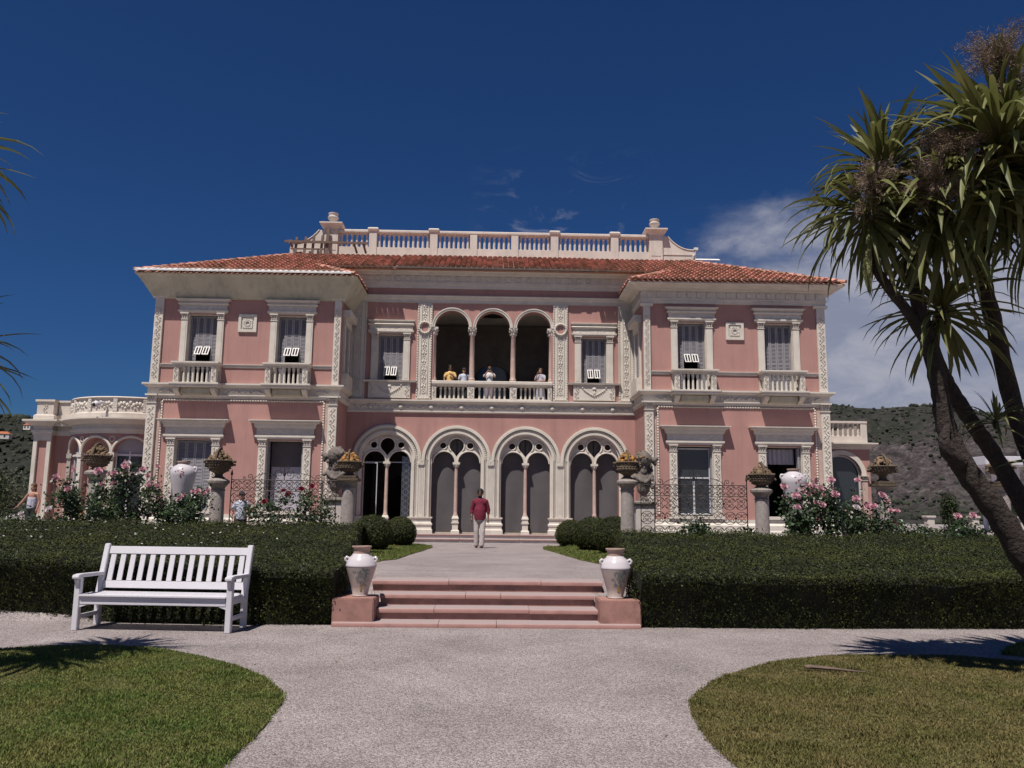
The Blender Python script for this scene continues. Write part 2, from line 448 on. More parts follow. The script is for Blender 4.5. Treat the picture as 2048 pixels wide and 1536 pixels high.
class MB:
    """collects faces of one mesh"""

    def __init__(self):
        self.v = []
        self.f = []

    def add(self, vs_, fs_):
        o = len(self.v)
        self.v.extend([tuple(p) for p in vs_])
        self.f.extend([tuple(i + o for i in f) for f in fs_])
        return self

    def box(self, x0, x1, y0, y1, z0, z1):
        return self.add([(x0, y0, z0), (x1, y0, z0), (x1, y1, z0), (x0, y1, z0), (x0, y0, z1), (x1, y0, z1), (x1, y1, z1), (x0, y1, z1)],
                        [(0, 3, 2, 1), (4, 5, 6, 7), (0, 1, 5, 4), (1, 2, 6, 5), (2, 3, 7, 6), (3, 0, 4, 7)])

    def obox(self, c, size, rot=None):
        x, y, z = [s / 2 for s in size]
        P = [(-x, -y, -z), (x, -y, -z), (x, y, -z), (-x, y, -z), (-x, -y, z), (x, -y, z), (x, y, z), (-x, y, z)]
        if rot is not None:
            P = [tuple(rot @ Vector(p)) for p in P]
        return self.add([(p[0] + c[0], p[1] + c[1], p[2] + c[2]) for p in P],
                        [(0, 3, 2, 1), (4, 5, 6, 7), (0, 1, 5, 4), (1, 2, 6, 5), (2, 3, 7, 6), (3, 0, 4, 7)])

    def beam(self, a, b, w, h, up=(0, 0, 1)):
        a, b = Vector(a), Vector(b)
        d = (b - a)
        ln = d.length
        d.normalize()
        s = d.cross(Vector(up))
        if s.length < 1e-4:
            s = d.cross(Vector((1, 0, 0)))
        s.normalize()
        u = s.cross(d)
        R = Matrix((s, d, u)).transposed()
        return self.obox((a + b) / 2, (w, ln, h), R)

    def lathe(self, prof, seg=16, c=(0, 0, 0), closed=True, ang=2 * PI, a0=0.0):
        n = len(prof)
        full = abs(ang - 2 * PI) < 1e-6
        cols = seg if full else seg + 1
        vs_ = []
        for k in range(cols):
            a = a0 + ang * k / seg
            ca, sa = math.cos(a), math.sin(a)
            for r, z in prof:
                vs_.append((c[0] + r * ca, c[1] + r * sa, c[2] + z))
        fs_ = []
        for k in range(seg):
            k2 = (k + 1) % cols
            for i in range(n - 1):
                fs_.append((k * n + i, k2 * n + i, k2 * n + i + 1, k * n + i + 1))
        if closed and full:
            fs_.append(tuple(k * n for k in range(seg))[::-1])
            fs_.append(tuple(k * n + n - 1 for k in range(seg)))
        return self.add(vs_, fs_)

    def tube(self, pts, rad, seg=8, cap=True):
        pts = [Vector(p) for p in pts]
        n = len(pts)
        if not hasattr(rad, '__len__'):
            rad = [rad] * n
        t0 = (pts[1] - pts[0]).normalized()
        ref = Vector((0, 0, 1)) if abs(t0.z) < 0.9 else Vector((1, 0, 0))
        u = t0.cross(ref).normalized()
        vs_ = []
        for i in range(n):
            t = (pts[min(i + 1, n - 1)] - pts[max(i - 1, 0)]).normalized()
            u = (u - t * u.dot(t)).normalized()
            w = t.cross(u)
            for k in range(seg):
                a = 2 * PI * k / seg
                vs_.append(pts[i] + (u * math.cos(a) + w * math.sin(a)) * rad[i])
        fs_ = [(i * seg + k, i * seg + (k + 1) % seg, (i + 1) * seg + (k + 1) % seg, (i + 1) * seg + k) for i in range(n - 1) for k in range(seg)]
        if cap:
            fs_.append(tuple(range(seg))[::-1])
            fs_.append(tuple((n - 1) * seg + k for k in range(seg)))
        return self.add(vs_, fs_)

    def ball(self, c, r, seg=8, rings=6, jit=0.0):
        if not hasattr(r, '__len__'):
            r = (r, r, r)
        vs_ = [(c[0], c[1], c[2] - r[2])]
        for i in range(1, rings):
            t = PI * i / rings - PI / 2
            for k in range(seg):
                a = 2 * PI * k / seg
                j = 1 + (random.uniform(-jit, jit) if jit else 0)
                vs_.append((c[0] + r[0] * math.cos(t) * math.cos(a) * j, c[1] + r[1] * math.cos(t) * math.sin(a) * j, c[2] + r[2] * math.sin(t) * j))
        vs_.append((c[0], c[1], c[2] + r[2]))
        fs_ = [(0, 1 + (k + 1) % seg, 1 + k) for k in range(seg)]
        for i in range(rings - 2):
            for k in range(seg):
                a = 1 + i * seg
                fs_.append((a + k, a + (k + 1) % seg, a + seg + (k + 1) % seg, a + seg + k))
        a = 1 + (rings - 2) * seg
        fs_ += [(a + k, a + (k + 1) % seg, a + seg) for k in range(seg)]
        return self.add(vs_, fs_)

    def sweep(self, prof, path, closed_prof=True, cap=True):
        """prof: (out, z) pairs; path: XY polyline, outward is to the right of travel"""
        P = [Vector((p[0], p[1])) for p in path]
        n, m = len(P), len(prof)
        vs_ = []
        for i in range(n):
            if i == 0:
                d = (P[1] - P[0]).normalized()
                nrm, k = Vector((d.y, -d.x)), 1.0
            elif i == n - 1:
                d = (P[-1] - P[-2]).normalized()
                nrm, k = Vector((d.y, -d.x)), 1.0
            else:
                d1, d2 = (P[i] - P[i - 1]).normalized(), (P[i + 1] - P[i]).normalized()
                n1, n2 = Vector((d1.y, -d1.x)), Vector((d2.y, -d2.x))
                nrm = (n1 + n2).normalized()
                k = 1.0 / max(0.2, nrm.dot(n1))
            for o, z in prof:
                q = P[i] + nrm * o * k
                vs_.append((q.x, q.y, z))
        fs_ = []
        mm = m if closed_prof else m - 1
        for i in range(n - 1):
            for j in range(mm):
                j2 = (j + 1) % m
                fs_.append((i * m + j, (i + 1) * m + j, (i + 1) * m + j2, i * m + j2))
        if cap and closed_prof:
            fs_.append(tuple(range(m)))
            fs_.append(tuple((n - 1) * m + j for j in range(m))[::-1])
        return self.add(vs_, fs_)

    def plate(self, outer, holes, y0, y1):
        """XZ polygon with holes, between y0 (front) and y1 (back)"""
        loops = [list(outer)] + [list(h) for h in holes]
        flat = [p for lp in loops for p in lp]
        tris = tessellate_polygon([[Vector((p[0], p[1], 0)) for p in lp] for lp in loops])
        n = len(flat)
        vs_ = [(p[0], y0, p[1]) for p in flat] + [(p[0], y1, p[1]) for p in flat]
        fs_ = []
        for t in tris:
            a, b, c = [flat[i] for i in t]
            s = (b[0] - a[0]) * (c[1] - a[1]) - (b[1] - a[1]) * (c[0] - a[0])
            t = tuple(t) if s > 0 else tuple(t)[::-1]
            fs_.append(t)
            fs_.append(tuple(i + n for i in t[::-1]))
        o = 0
        for lp in loops:
            k = len(lp)
            for i in range(k):
                j = (i + 1) % k
                fs_.append((o + i, o + j, n + o + j, n + o + i))
            o += k
        return self.add(vs_, fs_)

    def mesh(self, name, smooth=False, recalc=True):
        me = bpy.data.meshes.new(name)
        me.from_pydata(self.v, [], self.f)
        if recalc:
            bm = bmesh.new()
            bm.from_mesh(me)
            bmesh.ops.recalc_face_normals(bm, faces=bm.faces)
            bm.to_mesh(me)
            bm.free()
        if smooth:
            smooth_mesh(me, smooth if isinstance(smooth, (int, float)) and smooth is not True else 40)
        return me

    def build(self, name, m, parent=None, smooth=False, bevel=0.0, loc=None, recalc=True):
        me = self.mesh(name, False, recalc)
        if bevel:
            bm = bmesh.new()
            bm.from_mesh(me)
            bmesh.ops.remove_doubles(bm, verts=bm.verts, dist=1e-5)
            ed = [e for e in bm.edges if len(e.link_faces) == 2 and e.calc_face_angle(0) > 0.6]
            bmesh.ops.bevel(bm, geom=ed, offset=bevel, segments=2, affect='EDGES', clamp_overlap=True)
            bm.to_mesh(me)
            bm.free()
        if smooth:
            smooth_mesh(me, smooth if smooth is not True else 40)
        return obj(name, me, m, parent, loc)


def smooth_mesh(me, deg=40):
    me.polygons.foreach_set('use_smooth', [True] * len(me.polygons))
    try:
        me.set_sharp_from_angle(angle=math.radians(deg))
    except Exception:
        pass


def obj(name, me, m, parent=None, loc=None, rot=None, scale=None):
    o = bpy.data.objects.new(name, me)
    COL.objects.link(o)
    if m is not None and not me.materials:
        me.materials.append(MATS[m])
    M = Matrix.Identity(4)
    if loc is not None or rot is not None or scale is not None:
        M = Matrix.LocRotScale(Vector(loc or (0, 0, 0)), rot if rot is not None else None, Vector(scale) if scale is not None else None)
        o.matrix_basis = M
    if parent is not None:
        o.parent = parent
        P = WM.get(parent.name)
        if P is not None:
            o.matrix_parent_inverse = P.inverted()
    WM[o.name] = M
    return o


def tag(o, label=None, cat=None, group=None, kind=None):
    if label:
        o['label'] = label
    if cat:
        o['category'] = cat
    if group:
        o['group'] = group
    if kind:
        o['kind'] = kind
    return o


def empty(name, loc, label, cat, group=None):
    o = bpy.data.objects.new(name, None)
    COL.objects.link(o)
    o.matrix_basis = Matrix.Translation(loc)
    o.empty_display_size = 0.2
    WM[o.name] = Matrix.Translation(loc)
    return tag(o, label, cat, group)


def np_mesh(name, verts, faces_idx, nper, smooth=False):
    """verts (N,3); faces_idx (F,nper) ints"""
    me = bpy.data.meshes.new(name)
    nv, nf = len(verts), len(faces_idx)
    me.vertices.add(nv)
    me.vertices.foreach_set('co', np.asarray(verts, dtype=np.float32).ravel())
    me.loops.add(nf * nper)
    me.loops.foreach_set('vertex_index', np.asarray(faces_idx, dtype=np.int32).ravel())
    me.polygons.add(nf)
    me.polygons.foreach_set('loop_start', np.arange(0, nf * nper, nper, dtype=np.int32))
    me.polygons.foreach_set('loop_total', np.full(nf, nper, dtype=np.int32))
    if smooth:
        me.polygons.foreach_set('use_smooth', np.ones(nf, dtype=bool))
    me.update(calc_edges=True)
    me.validate()
    return me


def leaf_mesh(name, P, Nrm, size, aspect=0.55, spread=0.7, bend=0.25, up=0.0, axis=None):
    """P (n,3) leaf bases, Nrm (n,3) preferred normals; rhombic leaves of two triangles"""
    n = len(P)
    size = np.broadcast_to(np.asarray(size, dtype=float), (n,)).copy() * rng.uniform(0.7, 1.3, n)
    nr = Nrm + rng.normal(0, spread, (n, 3))
    nr[:, 2] += up
    nr /= np.linalg.norm(nr, axis=1)[:, None] + 1e-9
    r = rng.normal(0, 1, (n, 3)) if axis is None else axis + rng.normal(0, 0.35, (n, 3))
    t = r - nr * (r * nr).sum(1)[:, None]
    t /= np.linalg.norm(t, axis=1)[:, None] + 1e-9
    s = np.cross(nr, t)
    L_ = size[:, None]
    tip = P + t * L_ - nr * L_ * bend * 0.5
    a = P + t * L_ * 0.48 + s * L_ * aspect * 0.5 - nr * L_ * bend * 0.3
    b = P + t * L_ * 0.48 - s * L_ * aspect * 0.5 - nr * L_ * bend * 0.3
    V = np.stack([P, a, tip, b], 1).reshape(-1, 3)
    i = np.arange(n)[:, None] * 4
    F = np.concatenate([i + np.array([[0, 1, 2]]), i + np.array([[0, 2, 3]])], 0)
    return np_mesh(name, V, F, 3)


def arc(cx, cz, r, a0, a1, n):
    return [(cx + r * math.cos(a0 + (a1 - a0) * i / n), cz + r * math.sin(a0 + (a1 - a0) * i / n)) for i in range(n + 1)]


def arch_hole(cx, hw, zb, zs, n=20):
    """round arch: bottom zb, springing zs"""
    return [(cx - hw, zb), (cx + hw, zb)] + arc(cx, zs, hw, 0, PI, n)


def rect(x0, x1, z0, z1):
    return [(x0, z0), (x1, z0), (x1, z1), (x0, z1)]


def copy_child(src, parent, loc=None, rot=None, scale=None, name=None):
    o = src.copy()
    COL.objects.link(o)
    M = Matrix.LocRotScale(Vector(loc or (0, 0, 0)), rot, Vector(scale) if scale else None)
    o.parent = parent
    P = WM.get(parent.name) if parent else None
    o.matrix_parent_inverse = P.inverted() if P is not None else Matrix.Identity(4)
    o.matrix_basis = M
    WM[o.name] = M
    return o
# ------------------------------------------------------------------ ground, steps, lawns, hills
def upper_z(y):
    return 0.485 - 0.0139 * (max(y, 12.0) - 12.0) if y < 33 else 0.19


def build_ground():
    ys = [-60, -8, 0, 4, 8, 10.6, 11.12, 11.6, 12.12, 14, 18, 24, 32, 40, 60, 140, 420, 1200, 4500]
    xs = [-4500, -900, -200, -60, -20, -8, -3, 0, 3, 8, 20, 60, 200, 900, 4500]

    def z(y):
        if y <= 11.12:
            return 0.0
        if y < 12.12:
            return 0.48 * (y - 11.12)
        if y <= 60:
            return upper_z(y) if y < 33 else 0.19
        return 0.19 - 0.012 * (min(y, 420) - 60) - 0.002 * max(0, y - 420)
    mb = MB()
    V = [(x, y, z(y)) for y in ys for x in xs]
    n = len(xs)
    F = [(j * n + i, j * n + i + 1, (j + 1) * n + i + 1, (j + 1) * n + i) for j in range(len(ys) - 1) for i in range(n - 1)]
    mb.add(V, F)
    o = mb.build('ground', 'gravel_path', recalc=False)
    tag(o, 'pale pinkish gravel ground of the garden paths', kind='structure')


build_ground()

LAWN_L = [(-1.50, 3.0), (-1.50, 5.0), (-1.50, 5.6), (-1.53, 6.25), (-1.56, 6.65), (-1.64, 6.95), (-1.93, 7.57), (-2.39, 8.2), (-2.89, 8.70), (-3.56, 9.12), (-4.15, 9.25), (-4.64, 9.17), (-5.04, 8.96), (-5.9, 8.2), (-6.4, 7.2), (-6.5, 5.6), (-6.4, 3.0)]
LAWN_R = [(1.50, 3.0), (1.51, 5.1), (1.49, 5.45), (1.50, 5.85), (1.55, 6.3), (1.62, 6.69), (1.74, 7.0), (1.98, 7.48), (2.35, 8.0), (2.86, 8.52), (3.53, 8.92), (4.0, 8.97), (4.40, 8.96), (4.95, 8.97), (5.3, 8.78), (5.8, 8.3), (6.3, 7.3), (6.5, 5.6), (6.4, 3.0)]
LAWN_L = [(x, y - 0.10 * max(0.0, min(1.0, (y - 7.0) / 1.2))) for x, y in LAWN_L]
LAWN_R = [(x, y - 0.10 * max(0.0, min(1.0, (y - 7.0) / 1.2))) for x, y in LAWN_R]
LAWN_FAR = [(5.55, 9.05), (5.9, 9.5), (6.5, 10.0), (7.5, 10.3), (9.5, 10.2), (9.5, 8.0), (7.2, 8.4), (6.2, 8.75)]
LAWN_UL = [(-2.35, 15.2), (-2.18, 17.4), (-1.98, 18.0), (-1.92, 21.0), (-1.74, 25.6), (-1.82, 26.6), (-2.15, 27.8), (-3.6, 28.4), (-5.5, 27.5), (-5.5, 15.2)]
LAWN_UR = [(2.45, 15.2), (2.22, 17.0), (2.02, 18.4), (1.86, 21.5), (1.64, 25.4), (1.72, 26.6), (2.05, 27.9), (3.6, 28.4), (5.5, 27.5), (5.5, 15.2)]


def in_poly(X, Y, poly):
    inside = np.zeros(len(X), bool)
    n = len(poly)
    for i in range(n):
        x0, y0 = poly[i]
        x1, y1 = poly[(i + 1) % n]
        c = ((y0 > Y) != (y1 > Y)) & (X < (x1 - x0) * (Y - y0) / (y1 - y0 + 1e-12) + x0)
        inside ^= c
    return inside


def lawn(poly, zf, density, m, soil_label, grass_label, hgt=0.021, near=False):
    # the turf itself, a low mound with a cut edge
    pts = []
    n = len(poly)
    for i in range(n):
        a, b = poly[i], poly[(i + 1) % n]
        for k in range(4):
            t = k / 4
            x, y = a[0] + (b[0] - a[0]) * t, a[1] + (b[1] - a[1]) * t
            j = 0.018
            pts.append((x + random.uniform(-j, j), y + random.uniform(-j, j)))
    tris = tessellate_polygon([[Vector((p[0], p[1], 0)) for p in pts]])
    mb = MB()
    k = len(pts)
    mb.add([(p[0], p[1], zf(p[1]) + 0.018) for p in pts] + [(p[0], p[1], zf(p[1]) - 0.05) for p in pts],
           [tuple(t) for t in tris] + [(i, (i + 1) % k, k + (i + 1) % k, k + i) for i in range(k)])
    o = mb.build('lawn', 'lawn_soil')
    tag(o, soil_label, kind='structure')
    xs = [p[0] for p in poly]
    ys = [p[1] for p in poly]
    A = (max(xs) - min(xs)) * (max(ys) - min(ys))
    N = int(A * density)
    X = rng.uniform(min(xs), max(xs), N)
    Y = rng.uniform(min(ys), max(ys), N)
    # thin out away from the camera
    keep = in_poly(X, Y, poly)
    if near:
        keep &= rng.uniform(0, 1, N) < np.clip((7.0 / np.maximum(np.hypot(X, Y), 3)) ** 1.0, 0.35, 1.0)
    X, Y = X[keep], Y[keep]
    # ragged rim: longer blades along the edge
    # ragged rim: extra blades that lean out over the cut edge
    if near:
        ex, ey = [], []
        for i in range(n):
            a, b = poly[i], poly[(i + 1) % n]
            ln = math.hypot(b[0] - a[0], b[1] - a[1])
            for q in range(int(ln * 420)):
                t = random.random()
                o_ = random.gauss(0.0, 0.014)
                ex.append(a[0] + (b[0] - a[0]) * t + o_)
                ey.append(a[1] + (b[1] - a[1]) * t + random.gauss(0.0, 0.014))
        X, Y = np.concatenate([X, ex]), np.concatenate([Y, ey])
    N = len(X)
    patch = np.array([mnoise.noise(Vector((x * 1.6, y * 1.6, 3.1))) for x, y in zip(X, Y)])
    tuft = np.array([mnoise.noise(Vector((x * 3.3, y * 4.5, 9.0))) for x, y in zip(X, Y)])
    h = hgt * rng.uniform(0.5, 1.25, N) * (1 + 0.7 * patch) * (1 + 1.1 * np.clip((tuft - 0.36) * 4, 0, 1))
    w = 0.0036 * rng.uniform(0.7, 1.5, N) * (1.0 if near else 2.6)
    a = rng.uniform(0, 2 * PI, N)
    lean = rng.uniform(0.1, 0.9, N) * h
    la = rng.uniform(0, 2 * PI, N)
    Z = np.array([zf(y) for y in Y]) + 0.014
    B = np.stack([X, Y, Z], 1)
    dx = np.stack([np.cos(a) * w, np.sin(a) * w, np.zeros(N)], 1)
    T = B + np.stack([np.cos(la) * lean, np.sin(la) * lean, h], 1)
    M_ = (B + T) / 2 + np.stack([-np.cos(la) * lean * 0.15, -np.sin(la) * lean * 0.15, h * 0.12], 1)
    V = np.stack([B - dx, B + dx, M_ + dx * 0.8, T, M_ - dx * 0.8], 1).reshape(-1, 3)
    i = np.arange(N)[:, None] * 5
    F = np.concatenate([i + np.array([[0, 1, 2]]), i + np.array([[0, 2, 4]]), i + np.array([[4, 2, 3]])], 0)
    g = obj('grass', np_mesh('grass', V, F, 3), m)
    tag(g, grass_label, 'grass', kind='stuff')


flat0 = lambda y: 0.0
lawn(LAWN_L, flat0, 13000, 'grass_fresh', 'rounded lawn bed in front of the white bench', 'short mown grass of the green lawn before the bench', near=True)
lawn(LAWN_R, flat0, 13000, 'grass_blade', 'rounded lawn bed with dry patches under the cordyline', 'short mown grass of the yellowing lawn by the cordyline', near=True)
lawn(LAWN_FAR, flat0, 3500, 'grass_fresh', 'small lawn bed beyond the cordyline shadow', 'grass of the small shaded bed beside the hedge')
lawn(LAWN_UL, upper_z, 1500, 'grass_fresh', 'lawn strip around the pair of clipped balls', 'grass strip under the two clipped balls', 0.04)
lawn(LAWN_UR, upper_z, 1500, 'grass_fresh', 'lawn strip around the row of three clipped balls', 'grass strip under the three clipped balls', 0.04)


def fallen_frond():
    mb = MB()
    pts = [(3.05, 7.98, 0.06), (3.15, 7.95, 0.058), (3.3, 7.91, 0.052), (3.46, 7.88, 0.04), (3.6, 7.86, 0.034)]
    mb.tube(pts, [0.022, 0.018, 0.012, 0.008, 0.003], 6)
    mb.ball((3.05, 7.98, 0.06), (0.045, 0.03, 0.02), 7, 5)
    tag(mb.build('fallen_leaf', 'weathered_wood', smooth=True), 'dry brown fallen cordyline leaf on the yellowing lawn', 'leaf')


fallen_frond()


def leaf_litter():
    n = 420
    x = rng.uniform(-6.0, 6.5, n)
    y = rng.uniform(4.2, 10.7, n)
    edge = np.minimum(np.abs(np.abs(x) - 1.6), np.abs(y - 10.6) * 0.8)
    keep = rng.uniform(0, 1, n) < np.clip(0.9 - edge, 0.08, 1)
    keep &= ~in_poly(x, y, LAWN_L) & ~in_poly(x, y, LAWN_R)
    P = np.stack([x, y, np.full(n, 0.008)], 1)[keep]
    o = obj('leaf_litter', leaf_mesh('leaf_litter', P, np.tile([0, 0, 1.0], (len(P), 1)), 0.035, 0.5, 0.25, 0.3), 'cordyline_dry')
    tag(o, 'dry leaf scraps strewn on the gravel', 'leaves', kind='stuff')


leaf_litter()


def garden_steps():
    root = empty('garden_steps', (0, 11.2, 0), 'low flight of worn pink stone steps between two urns', 'steps')
    fr = [10.77, 11.10, 11.45, 11.80]
    zt = [0.055, 0.20, 0.35, 0.50]
    hw = [1.97, 1.46, 1.46, 1.62]
    for k in range(4):
        zb = -0.05 if k == 0 else zt[k - 1]
        # riser (set back under the nosing)
        if k:
            MB().box(-hw[k] + 0.01, hw[k] - 0.01, fr[k] + 0.035, fr[k] + 0.40, zb - 0.06, zt[k] - 0.055).build('riser', 'pink_marble', root)
        # tread slabs with joints
        cuts = {0: [-1.97, -0.62, 0.12, 1.97], 1: [-1.46, -0.7, 0.55, 1.46], 2: [-1.46, -0.30, 0.18, 1.46], 3: [-1.62, -0.55, 0.75, 1.62]}[k]
        yb = (fr[k + 1] + 0.05) if k < 3 else 12.30
        for a, b in zip(cuts[:-1], cuts[1:]):
            mb = MB()
            t = 0.056
            z0 = zt[k] + random.uniform(-0.004, 0.002)
            prof = [(0.0, z0 - t), (0.0, z0 - t + 0.008), (0.0, z0 - 0.028), (-0.008, z0 - 0.010), (-0.025, z0)]
            vs_ = []
            for x in (a + 0.003, b - 0.003):
                for o_, z in prof:
                    vs_.append((x, fr[k] - o_, z))
                vs_.append((x, yb, z0))
                vs_.append((x, yb, z0 - t))
            m = len(prof) + 2
            fs_ = [(j, (j + 1) % m, m + (j + 1) % m, m + j) for j in range(m)] + [tuple(range(m)), tuple(range(m, 2 * m))[::-1]]
            mb.add(vs_, fs_)
            mb.build('tread', 'step_tread' if k != 0 else 'step_tread', root, smooth=30)
    for s in (-1, 1):
        x0, x1 = sorted((s * 1.455, s * 1.985))
        MB().box(x0, x1, 10.85, 11.40, 0.0, 0.345).build('pier', 'pink_marble', root, bevel=0.012)


garden_steps()


def villa_steps():
    root = empty('terrace_steps', (0, 32.0, 0.2), 'two low pale marble steps below the arcade', 'steps')
    for z0, z1, y0, hw in ((0.05, 0.35, 31.60, 5.75), (0.352, 0.51, 31.95, 5.75)):
        for k in range(5):
            a = -hw + 2 * hw * k / 5
            b = -hw + 2 * hw * (k + 1) / 5
            MB().box(a + 0.004, b - 0.004, y0, 33.2, z0, z1 - 0.045).build('riser', 'pale_marble', root)
            MB().box(a + 0.004, b - 0.004, y0 - 0.04, 33.2, z1 - 0.043, z1).build('tread', 'step_tread', root, bevel=0.01)


villa_steps()


# ------------------------------------------------------------------ far hills
def smooth01(t):
    t = np.clip(t, 0, 1)
    return t * t * (3 - 2 * t)


def hill_height(X, Y):
    az = X / np.maximum(Y, 1)
    # ridge height by bearing
    prof = np.interp(az, [-2.0, -1.1, -0.75, -0.60, -0.55, -0.35, 0.0, 0.3, 0.42, 0.48, 0.57, 0.62, 0.8, 1.1, 2.0], [150, 130, 112, 101, 98, 80, 70, 100, 126, 119, 127, 117, 118, 130, 140])
    return prof


def fract(x, y, s, o):
    v = Vector((x * s, y * s, 1.7))
    return mnoise.fractal(v, 0.9, 2.1, o)


def build_hills():
    def patch(name, az0, az1, nA, nR, rocky, label):
        A = np.linspace(az0, az1, nA)
        R = np.linspace(0, 1, nR)
        V = np.zeros((nR, nA, 3))
        rk = np.zeros((nR, nA))
        for j, t in enumerate(R):
            for i, a in enumerate(A):
                y = 430 + 640 * t
                x = a * y * (1 - 0.0)
                top = float(hill_height(np.array([a]), np.array([1.0]))[0])
                s = float(smooth01(np.array([t / 0.74]))[0])
                # steeper cliff band in the middle
                f1 = fract(x, y, 0.012, 6)
                f2 = fract(x, y, 0.05, 5)
                z = -5 + (top * (y / 900.0)) * (0.25 * t / 0.74 + 0.75 * s if t < 0.74 else 1.0 - 0.55 * (t - 0.74))
                env = min(1.0, 6 * t) * (1.0 if t < 0.62 else 0.35)
                rg = abs(fract(x, z * 0.6, 0.035, 5)) if rocky else 0.0
                V[j, i] = (x + 5 * f2 * env, y - 26 * rg * env, z + env * (9.0 * f1 * (1.0 if rocky else 0.5) + 3.2 * f2))
                rk[j, i] = (0.42 - 0.75 * abs(s - 0.45)) if rocky else -0.3
                if rocky:
                    rk[j, i] += 0.10 * f1
        idx = np.arange(nR * nA).reshape(nR, nA)
        F = np.stack([idx[:-1, :-1], idx[:-1, 1:], idx[1:, 1:], idx[1:, :-1]], -1).reshape(-1, 4)
        me = np_mesh(name, V.reshape(-1, 3), F, 4, smooth=not rocky)
        at = me.attributes.new('rocky', 'FLOAT', 'POINT')
        at.data.foreach_set('value', np.clip(rk, -1, 1).astype(np.float32).ravel())
        o = obj(name, me, 'hillside')
        tag(o, label, kind='structure')
        return V, rk
    VR, rkR = patch('hill', 0.22, 1.0, 200, 120, True, 'rocky grey mountainside with dark scrub beyond the garden')
    VL, rkL = patch('hill', -1.0, -0.38, 110, 80, False, 'dark wooded hillside beyond the rotunda')

    # scrub and trees that clothe the slopes, too far away to count
    base = []
    mb = MB()
    mb.ball((0, 0, 0), 1.0, 6, 4)
    bv = np.array(mb.v)
    bf = mb.f
    tri = []
    for f in bf:
        for k in range(1, len(f) - 1):
            tri.append((f[0], f[k], f[k + 1]))
    tri = np.array(tri)

    def scatter(V, rk, n, rmin, rmax, keep_rock, label):
        nR, nA, _ = V.shape
        P, S = [], []
        while len(P) < n:
            j, i = random.randrange(4, nR), random.randrange(nA)
            r = rk[j, i]
            if random.random() < np.clip(r * keep_rock, 0, 0.97):
                continue
            d = fract(V[j, i, 0], V[j, i, 1], 0.02, 4)
            if d < -0.25 and random.random() < 0.7:
                continue
            p = V[j, i] + np.array([random.uniform(-3, 3), random.uniform(-3, 3), 0.4])
            P.append(p)
            S.append(random.uniform(rmin, rmax) * (1.35 if j > nR * 0.68 else 1.0))
        P = np.array(P)
        S = np.array(S)
        J = rng.uniform(0.7, 1.3, (n, len(bv), 1))
        Q = bv[None] * S[:, None, None] * J * rng.uniform(0.8, 1.25, (n, 1, 3)) + P[:, None]
        F = tri[None] + (np.arange(n) * len(bv))[:, None, None]
        o = obj('scrub', np_mesh('scrub', Q.reshape(-1, 3), F.reshape(-1, 3), 3), 'scrub')
        tag(o, label, 'scrub', kind='stuff')
    scatter(VR, rkR, 4600, 0.6, 2.0, 2.6, 'dark scrub and pines scattered over the rocky mountainside')
    scatter(VL, rkL, 4200, 1.2, 3.0, 1.0, 'dark woodland covering the hillside beyond the rotunda')

    def house(x, y, z, w, d, h, label, rot=0.2):
        r = empty('far_house', (x, y, z), label, 'house')
        R = Matrix.Rotation(rot, 3, 'Z')
        MB().obox((x, y, z + h / 2), (w, d, h), R).build('wall', 'far_wall', r)
        mb = MB()
        hw, hd = w / 2 + 0.5, d / 2 + 0.5
        vs_ = [R @ Vector(p) + Vector((x, y, z)) for p in ((-hw, -hd, h), (hw, -hd, h), (hw, hd, h), (-hw, hd, h), (-hw * 0.5, 0, h + 2.4), (hw * 0.5, 0, h + 2.4))]
        mb.add(vs_, [(0, 1, 5, 4), (1, 2, 5), (2, 3, 4, 5), (3, 0, 4), (3, 2, 1, 0)])
        mb.build('roof', 'far_roof', r)
        for k in (-0.25, 0.2):
            c = R @ Vector((w * k, -d / 2 - 0.06, h * 0.55)) + Vector((x, y, z))
            MB().obox(c, (1.4, 0.12, 1.7), R).build('window', 'window_glass', r)
    house(-436, 742, 58, 12, 8, 4.5, 'far house with a red tiled roof on the wooded hillside')
    house(-424, 760, 68, 7, 6, 4.5, 'small white far house higher on the wooded hillside', -0.2)


build_hills()
# ------------------------------------------------------------------ the villa
WY, CY = 31.0, 33.05            # front planes of wings and centre
A1, A2 = 12.93, 5.82            # outer and inner edge of the wings
villa = empty('pink_villa', (0, 33.0, 0.2), 'large pink stucco villa with cream arches, loggia and red tiled roof', 'villa')
ORN = random.Random(3)


def relief_strip(mb, x0, x1, y, z0, z1, step=None, depth=0.042):
    """carved scrolls up a pilaster: rings, leaves and beads that stand proud of the face"""
    w = x1 - x0
    cx = (x0 + x1) / 2
    step = step or w * 0.72
    n = max(1, int((z1 - z0) / step))
    st = (z1 - z0) / n
    rd = random.Random(int(z0 * 100 + x0 * 37))
    for k in range(n):
        zc = z0 + (k + 0.5) * st
        s = 1 if k % 2 else -1
        # an S of stem with leaves curling off it
        for q in range(4):
            t = q / 4
            mb.ball((cx + s * w * 0.20 * math.sin(t * PI) * (1 if q < 2 else 1), y, zc + st * (t - 0.4)), (w * 0.085, depth * 0.9, st * 0.13), 5, 3)
        mb.ball((cx - s * w * 0.20, y, zc + st * rd.uniform(-0.1, 0.1)), (w * 0.13, depth, st * 0.18), 6, 3)
        mb.ball((cx + s * w * 0.34, y, zc + st * 0.22), (w * 0.085, depth * 0.7, st * 0.12), 5, 3)
        mb.ball((cx - s * w * 0.36, y, zc - st * 0.28), (w * 0.075, depth * 0.7, st * 0.13), 5, 3)


def orn(mb, parent, smooth=60):
    o = mb.build('ornament', 'cream_stone', parent, smooth=smooth)
    o['kind'] = 'stuff'
    return o


